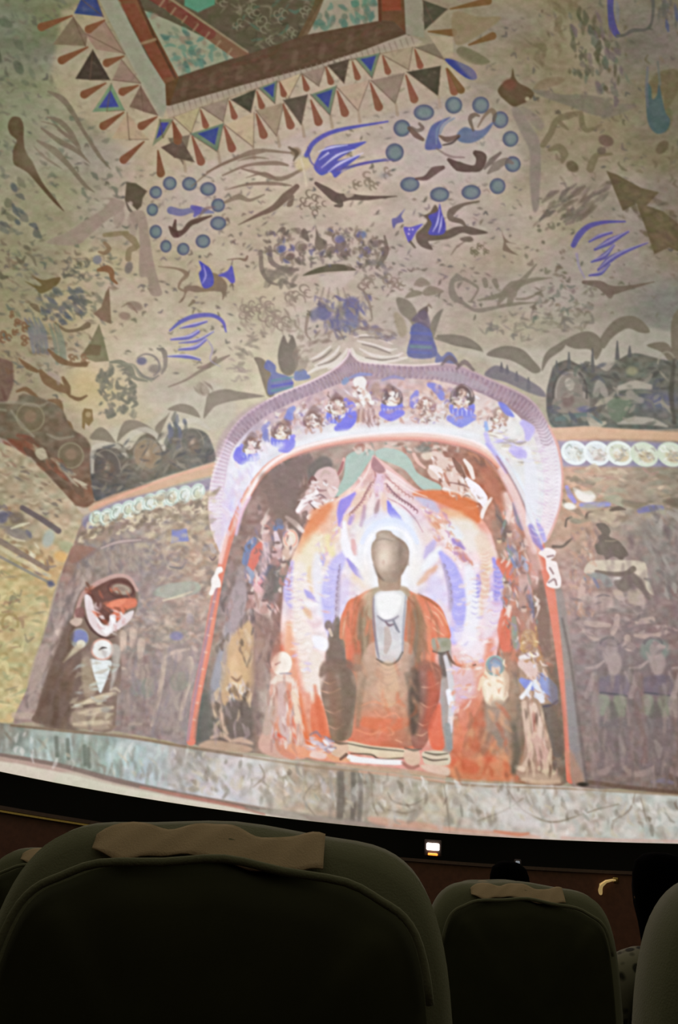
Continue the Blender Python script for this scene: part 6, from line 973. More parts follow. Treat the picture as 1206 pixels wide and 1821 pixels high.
# flesh of the musicians and the folds of the statue
dabs(A_(550,850,600,850,600,890,560,905,530,900), 26, [K(226,206,206),K(150,112,112),K(236,224,226)], (5,12), (2,4), 20, 60, (.5,.85), .5, 131, 1.5)
dabs(A_(764,810,800,816,830,850,860,890,800,885,780,850), 36, [K(232,210,200),K(150,110,96),K(238,226,226),K(190,146,126)], (5,13), (2,4), 45, 50, (.5,.85), .4, 132, 1.5)
for q, w, c, a in [(A_(612,1100,610,1130,612,1150),[4,8,4],(170,140,110),.4),(A_(640,1066,630,1100,632,1150,640,1180),[3,7,8,5],(178,104,76),.6),(A_(654,1060,648,1100,650,1160),[3,6,5],(176,150,124),.7),(A_(736,1060,748,1100,746,1160,740,1190),[4,8,8,5],(150,116,88),.6),(A_(726,1070,734,1110,730,1160),[4,8,5],(190,110,80),.6),(A_(756,1090,764,1130,762,1180),[3,6,4],(232,150,116),.5),(A_(650,1200,640,1240,636,1290),[6,10,6],(142,120,100),.5),(A_(724,1200,736,1240,738,1300),[8,14,8],(120,104,92),.6),
 (A_(690,1190,690,1220,690,1246),[26,34,20],(214,176,144),.5),(A_(650,1284,690,1290,724,1284),[16,22,14],(222,112,76),.5),(A_(584,1190,590,1230,600,1290),[6,9,6],(150,112,96),.4),(A_(764,1190,770,1230,762,1280),[6,10,6],(200,106,80),.5)]: S(q, w, K(*c), a, soft=4)
G(690,1076,16,18,K(240,240,242),.8)
for q, w, c, a, s in [(A_(572,1200,582,1186,604,1184,640,1188), [8,20,22,10], (128,104,92), .8, 4), (A_(738,1190,756,1184,776,1190,782,1204), [10,18,16,8], (150,100,84), .7, 4), (A_(612,1196,620,1230,614,1280,606,1312), [16,24,20,14], (116,98,84), .7, 6), (A_(590,1200,596,1240,600,1290), [10,18,16], (134,104,86), .6, 6),  # shading of the knees and lap, brushed into the picture's colours
   (A_(738,1196,738,1240,734,1300), [14,18,12], (98,82,72), .8, 6), (A_(766,1200,770,1240,760,1290), [12,20,14], (184,92,72), .6, 6), (A_(560,1220,566,1260,574,1300), [4,10,10], (206,104,72), .6, 4), (A_(636,1170,640,1190,634,1210), [14,20,12], (170,136,114), .6, 6)]: S(q, w, K(*c), a, soft=s)
# brighter lavender light on the haunches of the arch, softer walls
dabs(A_(392,960,400,860,440,800,480,790,440,880,410,960), 40, [K(236,226,244),K(206,196,236),K(226,200,214)], (8,20), (3,6), 70, 20, (.4,.7), .2, 140, 2.5)
dabs(A_(1010,930,1206,930,1206,1390,1030,1390), 120, [K(150,132,128),K(120,104,104),K(136,118,120)], (14,40), (6,12), 85, 14, (.2,.4), .1, 141, 4)
dabs(A_(230,960,380,960,330,1310,120,1290,160,1130,240,1120), 110, [K(158,140,132),K(130,116,112),K(170,152,140)], (12,34), (5,11), 90, 30, (.2,.45), .2, 142, 4)
dabs(A_(300,1345,1206,1420,1206,1480,640,1460,300,1400), 90, [K(206,200,194),K(180,172,162),K(150,142,132)], (16,44), (7,14), 80, 50, (.25,.5), .2, 143, 4)
dabs(A_(250,880,384,860,384,960,250,980), 50, [K(206,190,160),K(150,134,116),K(190,176,150)], (10,24), (5,9), -15, 30, (.3,.6), .2, 144, 3)
dabs(A_(1010,835,1200,835,1200,920,1010,930), 40, [K(190,172,148),K(150,134,116),K(170,166,146)], (14,34), (6,11), 0, 20, (.3,.6), .2, 145, 3.5)
# last touches: broken brushwork over shapes that were left too plain
dabs(A_(862,1176,900,1176,900,1250,862,1250), 22, [K(240,222,200),K(206,160,134),K(226,196,170),K(214,150,120)], (6,14), (2.5,5), 80, 50, (.4,.75), .4, 150, 1.8)
E(882,1182,7,5,K(140,160,190),.7,0,2,False); S(A_(872,1176,880,1170,890,1176), [1.5,3,1.5], K(150,130,140), .7, soft=1.4)
dabs(A_(930,1160,966,1160,980,1250,940,1250), 30, [K(226,206,196),K(140,110,110),K(206,214,236),K(180,140,120)], (6,15), (2.5,4.5), 70, 40, (.45,.8), .4, 151, 1.6)
dabs(A_(934,1254,976,1254,984,1372,930,1372), 34, [K(214,190,166),K(130,104,90),K(190,150,136),K(110,94,84)], (12,30), (3,6), 88, 14, (.35,.65), .2, 152, 2.2)
dabs(A_(484,1204,530,1204,544,1330,470,1330), 30, [K(230,210,196),K(190,140,120),K(226,150,120),K(170,150,146)], (10,26), (3,6), 88, 20, (.35,.65), .2, 153, 2)
dabs(A_(388,1130,450,1130,450,1310,380,1310), 44, [K(206,180,150),K(120,100,88),K(170,150,150),K(96,84,76)], (10,28), (3,7), 88, 24, (.35,.7), .2, 154, 2.2)
dabs(A_(130,1180,210,1180,200,1296,128,1290), 40, [K(214,202,176),K(150,130,112),K(176,160,140),K(190,196,190)], (10,26), (3,6), -12, 30, (.35,.65), .3, 155, 2)
dabs(A_(70,1180,130,1130,126,1290,66,1284), 26, [K(120,98,84),K(140,118,104),K(96,80,68)], (18,44), (6,12), 108, 10, (.3,.55), .1, 156, 4)
dabs(A_(150,1040,240,1030,240,1090,180,1110), 18, [K(180,110,90),K(120,80,66),K(226,130,100)], (8,18), (3,6), 20, 50, (.35,.6), .3, 157, 2)
dabs(A_(150,1060,240,1090,206,1130,170,1124), 20, [K(246,238,240),K(206,170,170),K(226,206,206)], (7,16), (3,5), 50, 50, (.4,.7), .3, 158, 1.8)
dabs(A_(616,1070,660,1060,650,1180,616,1180), 20, [K(222,136,104),K(176,116,88),K(150,112,86)], (12,30), (3,6), 95, 12, (.3,.55), .1, 159, 2.5)
dabs(A_(730,1070,790,1090,780,1180,730,1190), 24, [K(226,140,108),K(176,110,84),K(150,110,84)], (12,30), (3,6), 80, 14, (.3,.55), .1, 160, 2.5)
dabs(A_(636,1180,744,1180,744,1320,630,1320), 30, [K(206,150,120),K(176,136,112),K(214,110,76)], (12,28), (4,8), 88, 30, (.2,.4), .2, 161, 4)
dabs(A_(808,1260,900,1250,910,1380,808,1384), 44, [K(214,130,96),K(190,100,72),K(222,160,120),K(150,110,90)], (12,30), (5,10), 80, 40, (.3,.55), .2, 162, 4)
dabs(A_(0,1300,300,1330,600,1374,1206,1424,1206,1490,640,1462,300,1398,0,1340), 190, [(206,204,196),(128,122,110),(150,150,140),(190,178,156),(222,216,212),(120,106,92)], (8,22), (3,7), 80, 40, (.3,.65), .3, 163, 2)
dabs(A_(1040,1180,1206,1180,1206,1390,1050,1390), 50, [(140,122,116),(100,86,82),(124,112,112),(150,134,128)], (14,36), (5,10), 88, 12, (.3,.5), .1, 164, 3)
for x, y in [(1022,805),(1062,806),(1102,806),(1146,808),(1194,808)]: dabs([(x-16,y-12),(x+16,y-12),(x+16,y+14),(x-16,y+14)], 12, [(150,144,136),(206,206,196),(176,164,146),(226,228,222)], (5,12), (2,4), 20, 70, (.4,.7), .5, x, 1.6)
for k, (x, y) in enumerate([(171,922),(189,920),(208,912),(228,906),(247,900),(266,894),(286,888),(306,884),(328,880),(351,876)]): dabs([(x-8,y-10),(x+8,y-10),(x+8,y+10),(x-8,y+10)], 5, [(140,146,132),(226,234,224),(170,160,136)], (4,9), (2,3), 110, 60, (.45,.75), .5, x, 1.4)
# ---------------------------------------------------------------- tone of the projected picture: bloom haze painted into the bright middle, soft edged everywhere
def blur(a, s):
    R_ = int(3*s) + 1; k = np.exp(-np.arange(-R_, R_ + 1)**2 / (2*s*s)).astype(np.float32); k /= k.sum()
    p = np.pad(a, ((R_, R_), (R_, R_), (0, 0)), 'edge')
    p = sum(k[i] * p[i:i + a.shape[0]] for i in range(2*R_ + 1)); return sum(k[i] * p[:, i:i + a.shape[1]] for i in range(2*R_ + 1))
CV = np.clip(blur(CV, 1.0), 0, 255).astype(np.float32)
CV += .42 * (CV - blur(CV, 5.))
_Y, _X = np.mgrid[0:PH, 0:PW].astype(np.float32); _X += PX0; _Y += PY0
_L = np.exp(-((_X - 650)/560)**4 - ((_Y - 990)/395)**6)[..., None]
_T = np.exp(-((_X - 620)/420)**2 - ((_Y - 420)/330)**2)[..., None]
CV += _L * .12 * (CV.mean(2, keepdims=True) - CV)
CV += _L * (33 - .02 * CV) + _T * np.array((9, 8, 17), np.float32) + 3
CV += (noise(PH, PW, (8, 6), 91) * 9 + noise(PH, PW, (3.6, 3), 92) * 4)[..., None] + (noise(PH, PW, (12, 9), 93) * 4)[..., None] * np.array((1., -.2, .8), np.float32)
CV = np.where(CV > 225, 225 + (CV - 225) * .6, CV)
# ================================================================ the screen: the picture laid on the dome
def axis(a, b, lo, hi, fine, coarse): return np.unique(np.concatenate([np.arange(a, lo, coarse), np.arange(lo, hi, fine), np.arange(hi, b, coarse), [b]]))
FWn, RTn, UPn, EYn, DCn = [np.array(v) for v in (FW, RT, UP, EYE, DC)]
az = np.linspace(-1.2, 1.2, 900); rimp = DCn + np.outer(DR*np.sin(az), np.array(DX)) + np.outer(DR*np.cos(az), np.array(DY))
q = rimp - EYn; dd = q @ FWn; ok = dd > 1; rx = 603 + F * (q @ RTn)[ok] / dd[ok]; ry = 910.5 - F * (q @ UPn)[ok] / dd[ok]; so = np.argsort(rx)
gx = axis(PX0 + 4, PX1 - 6, 0, 1206, 1.6, 6.); rim_y = np.interp(gx, rx[so], ry[so])
gt = axis(PY0 + 4, 1500, 0, 1500, 1.6, 6.); t01 = (gt - gt[0]) / (gt[-1] - gt[0])
GX = np.repeat(gx[None], len(gt), 0); GY = gt[0] + t01[:, None] * (rim_y[None] - gt[0])
D = FWn + ((GX - 603) / F)[..., None] * RTn + ((910.5 - GY) / F)[..., None] * UPn
D /= np.linalg.norm(D, axis=2, keepdims=True); oc = EYn - DCn; bq = D @ oc; tt = -bq + np.sqrt(bq**2 - (oc @ oc - DR**2))
V = EYn + D * tt[..., None]
def sample(arr, x, y):
    x = np.clip(x - PX0, 0, PW - 1.01); y = np.clip(y - PY0, 0, PH - 1.01); xi, yi = x.astype(int), y.astype(int); fx, fy = (x - xi)[..., None], (y - yi)[..., None]
    return (arr[yi, xi]*(1-fx) + arr[yi, xi+1]*fx)*(1-fy) + (arr[yi+1, xi]*(1-fx) + arr[yi+1, xi+1]*fx)*fy
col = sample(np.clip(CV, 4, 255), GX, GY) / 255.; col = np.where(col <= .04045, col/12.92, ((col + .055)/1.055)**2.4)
FX = (GX[:-1, :-1] + GX[1:, 1:]) / 2; FY = (GY[:-1, :-1] + GY[1:, 1:]) / 2
FID = IDM[np.clip((FY - PY0).astype(int), 0, PH-1), np.clip((FX - PX0).astype(int), 0, PW-1)].copy()
ny, nx = GX.shape
pm = bpy.data.materials.new('projected_picture'); pm.use_nodes = True; N = pm.node_tree.nodes; L = pm.node_tree.links; N.clear()
at_n = N.new('ShaderNodeAttribute'); at_n.attribute_name = 'picture'; em = N.new('ShaderNodeEmission'); ou = N.new('ShaderNodeOutputMaterial')
wv = N.new('ShaderNodeTexNoise'); wv.inputs['Scale'].default_value = 30; wv.inputs['Detail'].default_value = 3; mr = N.new('ShaderNodeMapRange'); mr.inputs[3].default_value = .94; mr.inputs[4].default_value = 1.06
mx = N.new('ShaderNodeVectorMath'); mx.operation = 'SCALE'; tcn = N.new('ShaderNodeTexCoord')
L.new(tcn.outputs['Object'], wv.inputs['Vector']); L.new(wv.outputs['Fac'], mr.inputs[0]); L.new(at_n.outputs['Color'], mx.inputs[0]); L.new(mr.outputs[0], mx.inputs['Scale']); L.new(mx.outputs[0], em.inputs['Color']); L.new(em.outputs[0], ou.inputs[0])
pm.cycles.emission_sampling = 'NONE'
screen = thing('dome_screen', 'huge curved dome screen showing a lit picture of a painted cave temple', 'screen', tuple(DC))
flat = np.arange(ny * nx).reshape(ny, nx); quads = np.stack([flat[:-1, :-1], flat[1:, :-1], flat[1:, 1:], flat[:-1, 1:]], -1)
Vf = V.reshape(-1, 3) - DCn; Cf = col.reshape(-1, 3)
SUB = {'robe_fold', 'lap_cloth', 'leg', 'robe_hem', 'foot', 'chest_cloth', 'collar', 'forearm', 'neck', 'head'}; statue = None; made = {}
for i, (nm, lab, _) in enumerate(PARTS):
    msk = FID == i; cnt = int(msk.sum())
    if cnt < 20:
        if i: FID[msk] = 0
def pieces(i):
    """splits the cells of a patch into connected pieces, largest first"""
    cells = set(zip(*[a.tolist() for a in np.nonzero(FID == i)])); out = []
    while cells:
        st = [cells.pop()]; comp_ = []
        while st:
            y, x = st.pop(); comp_.append((y, x))
            for q_ in ((y+1, x), (y-1, x), (y, x+1), (y, x-1)):
                if q_ in cells: cells.remove(q_); st.append(q_)
        out.append(comp_)
    return sorted(out, key=len, reverse=True)
for i in range(1, len(PARTS)):
    nm = PARTS[i][0]
    if int((FID == i).sum()) > 60000: continue
    for k, cp in enumerate(pieces(i)[1:]):
        ys, xs = zip(*cp)
        if len(cp) < 40: FID[list(ys), list(xs)] = 0 if not 560 < FX[ys[0], xs[0]] < 810 or FY[ys[0], xs[0]] < 940 else FID[min(ys) - 1, xs[ys.index(min(ys))]]; continue
        PARTS.append(('robe_fold' if nm == 'seated_statue' else nm, None, None)); FID[list(ys), list(xs)] = len(PARTS) - 1
def patch(i):
    nm, lab, _ = PARTS[i]; Q = quads[FID == i]
    if not len(Q): return
    u, inv = np.unique(Q.ravel(), return_inverse=True); d = bpy.data.meshes.new(nm)
    d.vertices.add(len(u)); d.vertices.foreach_set('co', Vf[u].astype(np.float32).ravel())
    d.loops.add(Q.size); d.loops.foreach_set('vertex_index', inv.astype(np.int32).ravel())
    d.polygons.add(len(Q)); d.polygons.foreach_set('loop_start', np.arange(0, Q.size, 4, dtype=np.int32))
    d.polygons.foreach_set('use_smooth', np.ones(len(Q), bool)); d.update(calc_edges=True)
    a = d.attributes.new('picture', 'FLOAT_COLOR', 'POINT'); a.data.foreach_set('color', np.c_[Cf[u], np.ones(len(u))].astype(np.float32).ravel())
    d.materials.append(pm); o = bpy.data.objects.new(nm, d); C.objects.link(o); o.parent = screen
    if lab: o['label'] = lab
    return o
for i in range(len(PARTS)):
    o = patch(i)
    if o is None: continue
    if PARTS[i][0] == 'seated_statue': statue = o
    elif PARTS[i][0] in SUB: o.parent = statue
screen.children[0]['label'] = 'beige painted ground of the cave vault'
# the rest of the dome, outside the part of the picture that the camera meets
sm_ = bpy.data.materials.new('dim_picture_surround'); sm_.use_nodes = True; N = sm_.node_tree.nodes; L = sm_.node_tree.links; N.clear()
ns = N.new('ShaderNodeTexNoise'); ns.inputs['Scale'].default_value = 1.6; ns.inputs['Detail'].default_value = 8; cr = N.new('ShaderNodeValToRGB'); em = N.new('ShaderNodeEmission'); ou = N.new('ShaderNodeOutputMaterial'); tcn = N.new('ShaderNodeTexCoord')
cr.color_ramp.elements[0].position = .35; cr.color_ramp.elements[1].position = .7; cr.color_ramp.elements[0].color = (*lin((58, 56, 42)), 1); cr.color_ramp.elements[1].color = (*lin((96, 92, 72)), 1)
L.new(tcn.outputs['Object'], ns.inputs['Vector']); L.new(ns.outputs['Fac'], cr.inputs[0]); L.new(cr.outputs[0], em.inputs[0]); L.new(em.outputs[0], ou.inputs[0]); em.inputs[1].default_value = SURROUND
sm_.cycles.emission_sampling = 'NONE'
vs, fs = [], []; NA, NE = 96, 24
for j in range(NE + 1):
    for i in range(NA): vs.append(dome(6.28319*i/NA, math.pi/2*j/NE*.999, DR + .03) - DC)
for j in range(NE):
    for i in range(NA): a, b = j*NA + i, j*NA + (i+1) % NA; fs.append((a, b, b + NA, a + NA))
mesh('screen_surround', vs, fs, sm_, screen)
# ================================================================ the hall under the dome
M_black = mat('black_void', (6, 6, 6), .95, var=.05); M_wall = mat('dark_red_brown_wall', (96, 58, 40), .55, bump=.1, scale=12, var=.2)
M_brass = mat('brass_edging', (210, 180, 110), .25, 1, scale=40); M_cap = mat('brown_wall_cap', (84, 66, 54), .5, scale=20); M_floor = mat('dark_hall_carpet', (34, 30, 26), .95, bump=.5, scale=260)
def band(name, r0, z0, r1, z1, m, a0=-3.1416, a1=3.1416, n=128, parent=None):
    vs, fs = [], []
    for k in range(n + 1):
        a = a0 + (a1 - a0)*k/n; vs += [dome(a, 0, r0, z0), dome(a, 0, r1, z1)]
    for k in range(n): fs.append((2*k, 2*k + 2, 2*k + 3, 2*k + 1))
    return mesh(name, vs, fs, m, parent)
def solid_band(name, r0, r1, z0, z1, m, a0=-3.1416, a1=3.1416, n=128, parent=None):
    rings = []
    for k in range(n + 1):
        a = a0 + (a1 - a0)*k/n; rings.append([dome(a, 0, r0, z0), dome(a, 0, r1, z0), dome(a, 0, r1, z1), dome(a, 0, r0, z1)])
    vs, fs = ring_mesh(rings); return mesh(name, vs, fs, m, parent, False)
w = solid_band('gap_backdrop', 9.3, 9.5, -4.4, .3, M_black); w['kind'] = 'structure'  # black backdrop ring; the darkness of the gap is put into its colour
w = solid_band('wall_round', 8.86, 8.98, -4.4, WALLTOP - .05, M_wall); w['kind'] = 'structure'
c = solid_band('trim_1', 8.82, 9.0, WALLTOP - .05, WALLTOP, M_cap); c['kind'] = 'structure'
c = solid_band('trim_2', 8.80, 8.83, WALLTOP - .085, WALLTOP - .06, M_brass, -1.1, -.42, 40); c['kind'] = 'structure'
# stepped floor
ROWS = [(.1, -9, .45), (0, .45, 1.75), (-.13, 1.75, 3.0), (-.26, 3.0, 4.2), (-.39, 4.2, 5.4), (-.52, 5.4, 16)]
prof = []
for z, a, b in ROWS: prof += [(a, z), (b, z)]
vs = []; fs = []
for y, z in prof: vs += [(-9, y, z), (13, y, z)]
for k in range(len(prof) - 1): fs.append((2*k, 2*k + 1, 2*k + 3, 2*k + 2))
f = mesh('floor', vs, fs, M_floor, None, False); f['kind'] = 'structure'
# ================================================================ seats
M_fab = mat('grey_green_seat_fabric', (124, 127, 108), .9, bump=.25, scale=9, var=.08, weave=420, sheen=.3); M_shell = mat('dark_seat_back_shell', (50, 52, 30), .7, bump=.15, scale=14)
M_cloth = mat('beige_head_cover_cloth', (216, 190, 168), .9, bump=.25, scale=14, var=.06, weave=500); M_metal = mat('dark_steel', (60, 60, 60), .4, .8); M_arm = mat('dark_armrest', (40, 36, 30), .5)
HP = [(0, .0), (.0, .10), (-.006, .17), (-.022, .21), (-.05, .236), (-.09, .254), (-.15, .267), (-.25, .276), (-.4, .28), (-.6, .275), (-.72, .26), (-.75, .2), (-.75, 0)]
def outline(ins, kz=1., top=0, wob=0):
    """closed outline in x, z: rounded shoulders, straight sides; ins draws it in"""
    h = HP[1:-1]; R_ = [(w - ins, z*kz) for z, w in h]; pts = []
    for w, z in R_: pts.append((max(w, .02), min(z, -top) if z > -.7 else z))
    pr = []
    for k, (w, z) in enumerate(pts):
        zz = z - ins * (1 if k < 3 else max(0, 1 - (k-2)*.4)) if z > -.7 else z + ins
        pr.append((w, zz))
    mid_t = (0, pr[0][1] + .008); left = [(-w, z) for w, z in pr]
    ring = [mid_t] + pr + [(0, pr[-1][1])] + left[::-1]; return crv(ring, True, 3)
def slab(layers, ztop, bulge):
    rings = []
    for y, ins, top in layers: rings.append([Vector((x, y + (bulge(x, z) if bulge else 0), ztop + z)) for x, z in outline(ins, top=top)])
    n = len(rings[0]); vs, fs = ring_mesh(rings, False, False)
    for e, sgn in ((0, -1), (len(rings) - 1, 1)):           # rounded caps made of shrinking rings
        base = rings[e]; cz = sum(v.z for v in base)/n; prev = e*n; cy = base[0].y
        for s_, dy in ((.8, .008), (.5, .014), (.2, .016)):
            st = len(vs); vs += [Vector((v.x*s_, v.y + sgn*dy, cz + (v.z - cz)*s_)) for v in base]
            for k in range(n):
                a, b = prev + k, prev + (k+1) % n; q_ = (a, b, st + (k+1) % n, st + k); fs.append(q_ if sgn > 0 else q_[::-1])
            prev = st
        fs.append(tuple(range(prev, prev + n)) if sgn > 0 else tuple(range(prev, prev + n))[::-1])
    return vs, fs
def make_seat(label, loc):
    H = 1.18; t = thing('theatre_seat', label, 'seat', loc, 0, 'grey green theatre seats in rows before the dome')
    rec = lambda x, z: (z + .0) * -.0
    vs, fs = slab([(-.012, .045, 0), (-.004, .02, 0), (.02, .004, 0), (.06, 0, 0), (.1, .004, 0), (.13, .02, 0)], H, None); lean(vs); mesh('backrest', vs, fs, M_fab, t)
    vs, fs = slab([(-.046, .075, 0), (-.036, .05, 0), (-.018, .037, 0), (-.0, .036, 0)], H - .008, None); lean(vs); mesh('back_shell', vs, fs, M_shell, t)
    # head cover: a cloth over the top, its rear hem wavy
    nx_, n, vs = 36, 9, []
    for k in range(nx_ + 1):
        u = k/nx_; x = -.152 + u*.262; e = min(1, u*7)
        s0 = .34 + .13*math.sin(u*13.5 - 2.3) + (1 - e)*.3 + .08*u; s1 = .98 + .07*math.sin(u*9 + 1) - (1 - e)*.25
        for j in range(n):
            t_ = s0 + (s1 - s0)*j/(n - 1); f_ = .0012*math.sin(u*34 + j*.8)
            vs.append(Vector((x, .034 - .052*t_ - .0045 - abs(f_), H + .004 + .0035 - .046*t_**1.6 - .6*max(0, abs(x) - .09)**1.5 + f_)))
    fs = [(k*n + j, k*n + j + 1, (k+1)*n + j + 1, (k+1)*n + j) for k in range(nx_) for j in range(n - 1)]
    lean(vs); o = mesh('head_cover', vs, fs, M_cloth, t); sd = o.modifiers.new('thick', 'SOLIDIFY'); sd.thickness = .002; sd.offset = 1
    # seam roll across the top of the shell
    o2 = [(x, z) for x, z in outline(.034) if z > -.16]; k0 = min(range(len(o2)), key=lambda k: o2[k][0]); o2.sort(key=lambda q_: q_[0]); pts = [(x, -.034, H - .006 + z) for x, z in o2]
    vs, fs = tube(pts, .0045, 8); lean(vs); mesh('piping', vs, fs, M_fab, t)
    vs, fs = rbox(.5, .5, .13, .04, (0, .36, .47)); mesh('seat_cushion', vs, fs, M_fab, t)
    for s in (-1, 1):
        vs, fs = rbox(.06, .42, .05, .02, (s*.285, .3, .66)); a = mesh('armrest', vs, fs, M_arm, t)
        vs, fs = rbox(.04, .34, .2, .01, (s*.285, .3, .54)); mesh('arm_panel', vs, fs, M_arm, a)
        vs, fs = rbox(.05, .3, .44, .01, (s*.285, .32, .22)); mesh('leg', vs, fs, M_metal, t)
    return t
def lean(vs):
    for v in vs: v.y -= (v.z - .45) * .12
PIT = 1.36
def seat_at(px, py, Y, floor): p = at(px, py, Y + .04); return p
def put(px, py, Y):
    """floor point of a seat whose back top shows at the pixel; the seat stands in the row at distance Y"""
    p = at(px, py, Y); return (p.x, p.y + .085, p.z - 1.186)
L1, L2, L3 = put(*SEAT1), put(*SEAT2), put(*SEAT3)
s1 = make_seat('large grey green theatre seat nearest the camera, seen square from behind', (L1[0], L1[1], 0))
print('floor heights', L1[2], L2[2], L3[2])
s1.location.z = L1[2]
copy_thing(s1, (L1[0] + NB, L1[1], L1[2]), 'near theatre seat cut off at the right border, in front of the dark haired viewer')
copy_thing(s1, (L1[0] - NB, L1[1], L1[2]), 'near theatre seat just left of the large one, outside the view')
for k, lb in [(0, 'smaller theatre seat in the second row, before the short haired viewer'), (-1, 'second row seat hidden behind the right half of the large near seat'), (-2, 'second row seat hidden behind the left half of the large near seat'), (-3, 'second row theatre seat whose shoulder shows at the left border'), (1, 'second row theatre seat in which the long haired viewer sits')]:
    copy_thing(s1, (L2[0] + k*.632, L2[1], L2[2]), lb)
copy_thing(s1, L3, 'third row theatre seat of which only the top shows, under the short haired head')
f.data.vertices.foreach_get
for v in f.data.vertices:
    y, z = v.co.y, v.co.z
    k = 0 if abs(z - .1) < 1e-4 else round(-z/.13) + 1
    v.co.z = [L1[2] + .1, L1[2], L2[2], L3[2]][k] if k < 4 else L3[2] - .13*(k - 3)
f.data.update()
# ================================================================ viewers
M_hair = mat('black_hair', (4, 4, 4), 1., bump=.5, scale=60); M_hair.node_tree.nodes['Principled BSDF'].inputs['Specular IOR Level'].default_value = .02; M_skin = mat('skin', (150, 110, 88), .6); M_dark = mat('dark_jacket', (28, 26, 26), .9)
M_shirt = bpy.data.materials.new('grey_patterned_shirt'); M_shirt.use_nodes = True; N = M_shirt.node_tree.nodes; L = M_shirt.node_tree.links
vn = N.new('ShaderNodeTexVoronoi'); vn.inputs['Scale'].default_value = 26; cr = N.new('ShaderNodeValToRGB'); tcn = N.new('ShaderNodeTexCoord'); cr.color_ramp.elements[0].position = .3; cr.color_ramp.elements[1].position = .45
cr.color_ramp.elements[0].color = (*lin((54, 54, 50)), 1); cr.color_ramp.elements[1].color = (*lin((150, 148, 136)), 1); L.new(tcn.outputs['Object'], vn.inputs['Vector']); L.new(vn.outputs['Distance'], cr.inputs[0]); L.new(cr.outputs[0], N['Principled BSDF'].inputs['Base Color']); N['Principled BSDF'].inputs['Roughness'].default_value = .9
def skin_body(name, V_, E_, m, parent, root=0, lev=2):
    d = bpy.data.meshes.new(name); d.from_pydata([v[:3] for v in V_], E_, []); o = bpy.data.objects.new(name, d); C.objects.link(o); o.parent = parent; d.materials.append(m)
    md = o.modifiers.new('skin', 'SKIN'); md.use_smooth_shade = True
    for i, v in enumerate(V_):
        s = d.skin_vertices[0].data[i]; s.radius = v[3] if isinstance(v[3], tuple) else (v[3], v[3]); s.use_root = i == root
    sb = o.modifiers.new('sub', 'SUBSURF'); sb.levels = lev; sb.render_levels = lev; return o
def head_mesh(s=1.):
    """head with brow, nose, chin, ears' place; faces +y"""
    vs, rings = [], []
    prof = [(-.115, .03, .05, .055), (-.10, .045, .062, .045), (-.075, .058, .076, .028), (-.045, .066, .088, .012), (-.015, .071, .094, .002), (.02, .074, .098, 0), (.05, .074, .099, 0), (.08, .066, .09, -.004), (.105, .046, .064, -.01), (.118, .02, .03, -.012)]
    for z, rx_, ry_, cy in prof:
        r = []
        for k in range(20):
            a = 6.28319*k/20; x, y = rx_*math.cos(a), ry_*math.sin(a) + cy
            if 3 <= k <= 7 and -.05 < z < .03: y += (.022 if k == 5 and z < -.0 else (-.006 if z > -.02 else 0))
            r.append(Vector((x*s, y*s, z*s)))
        rings.append(r)
    return ring_mesh(rings)
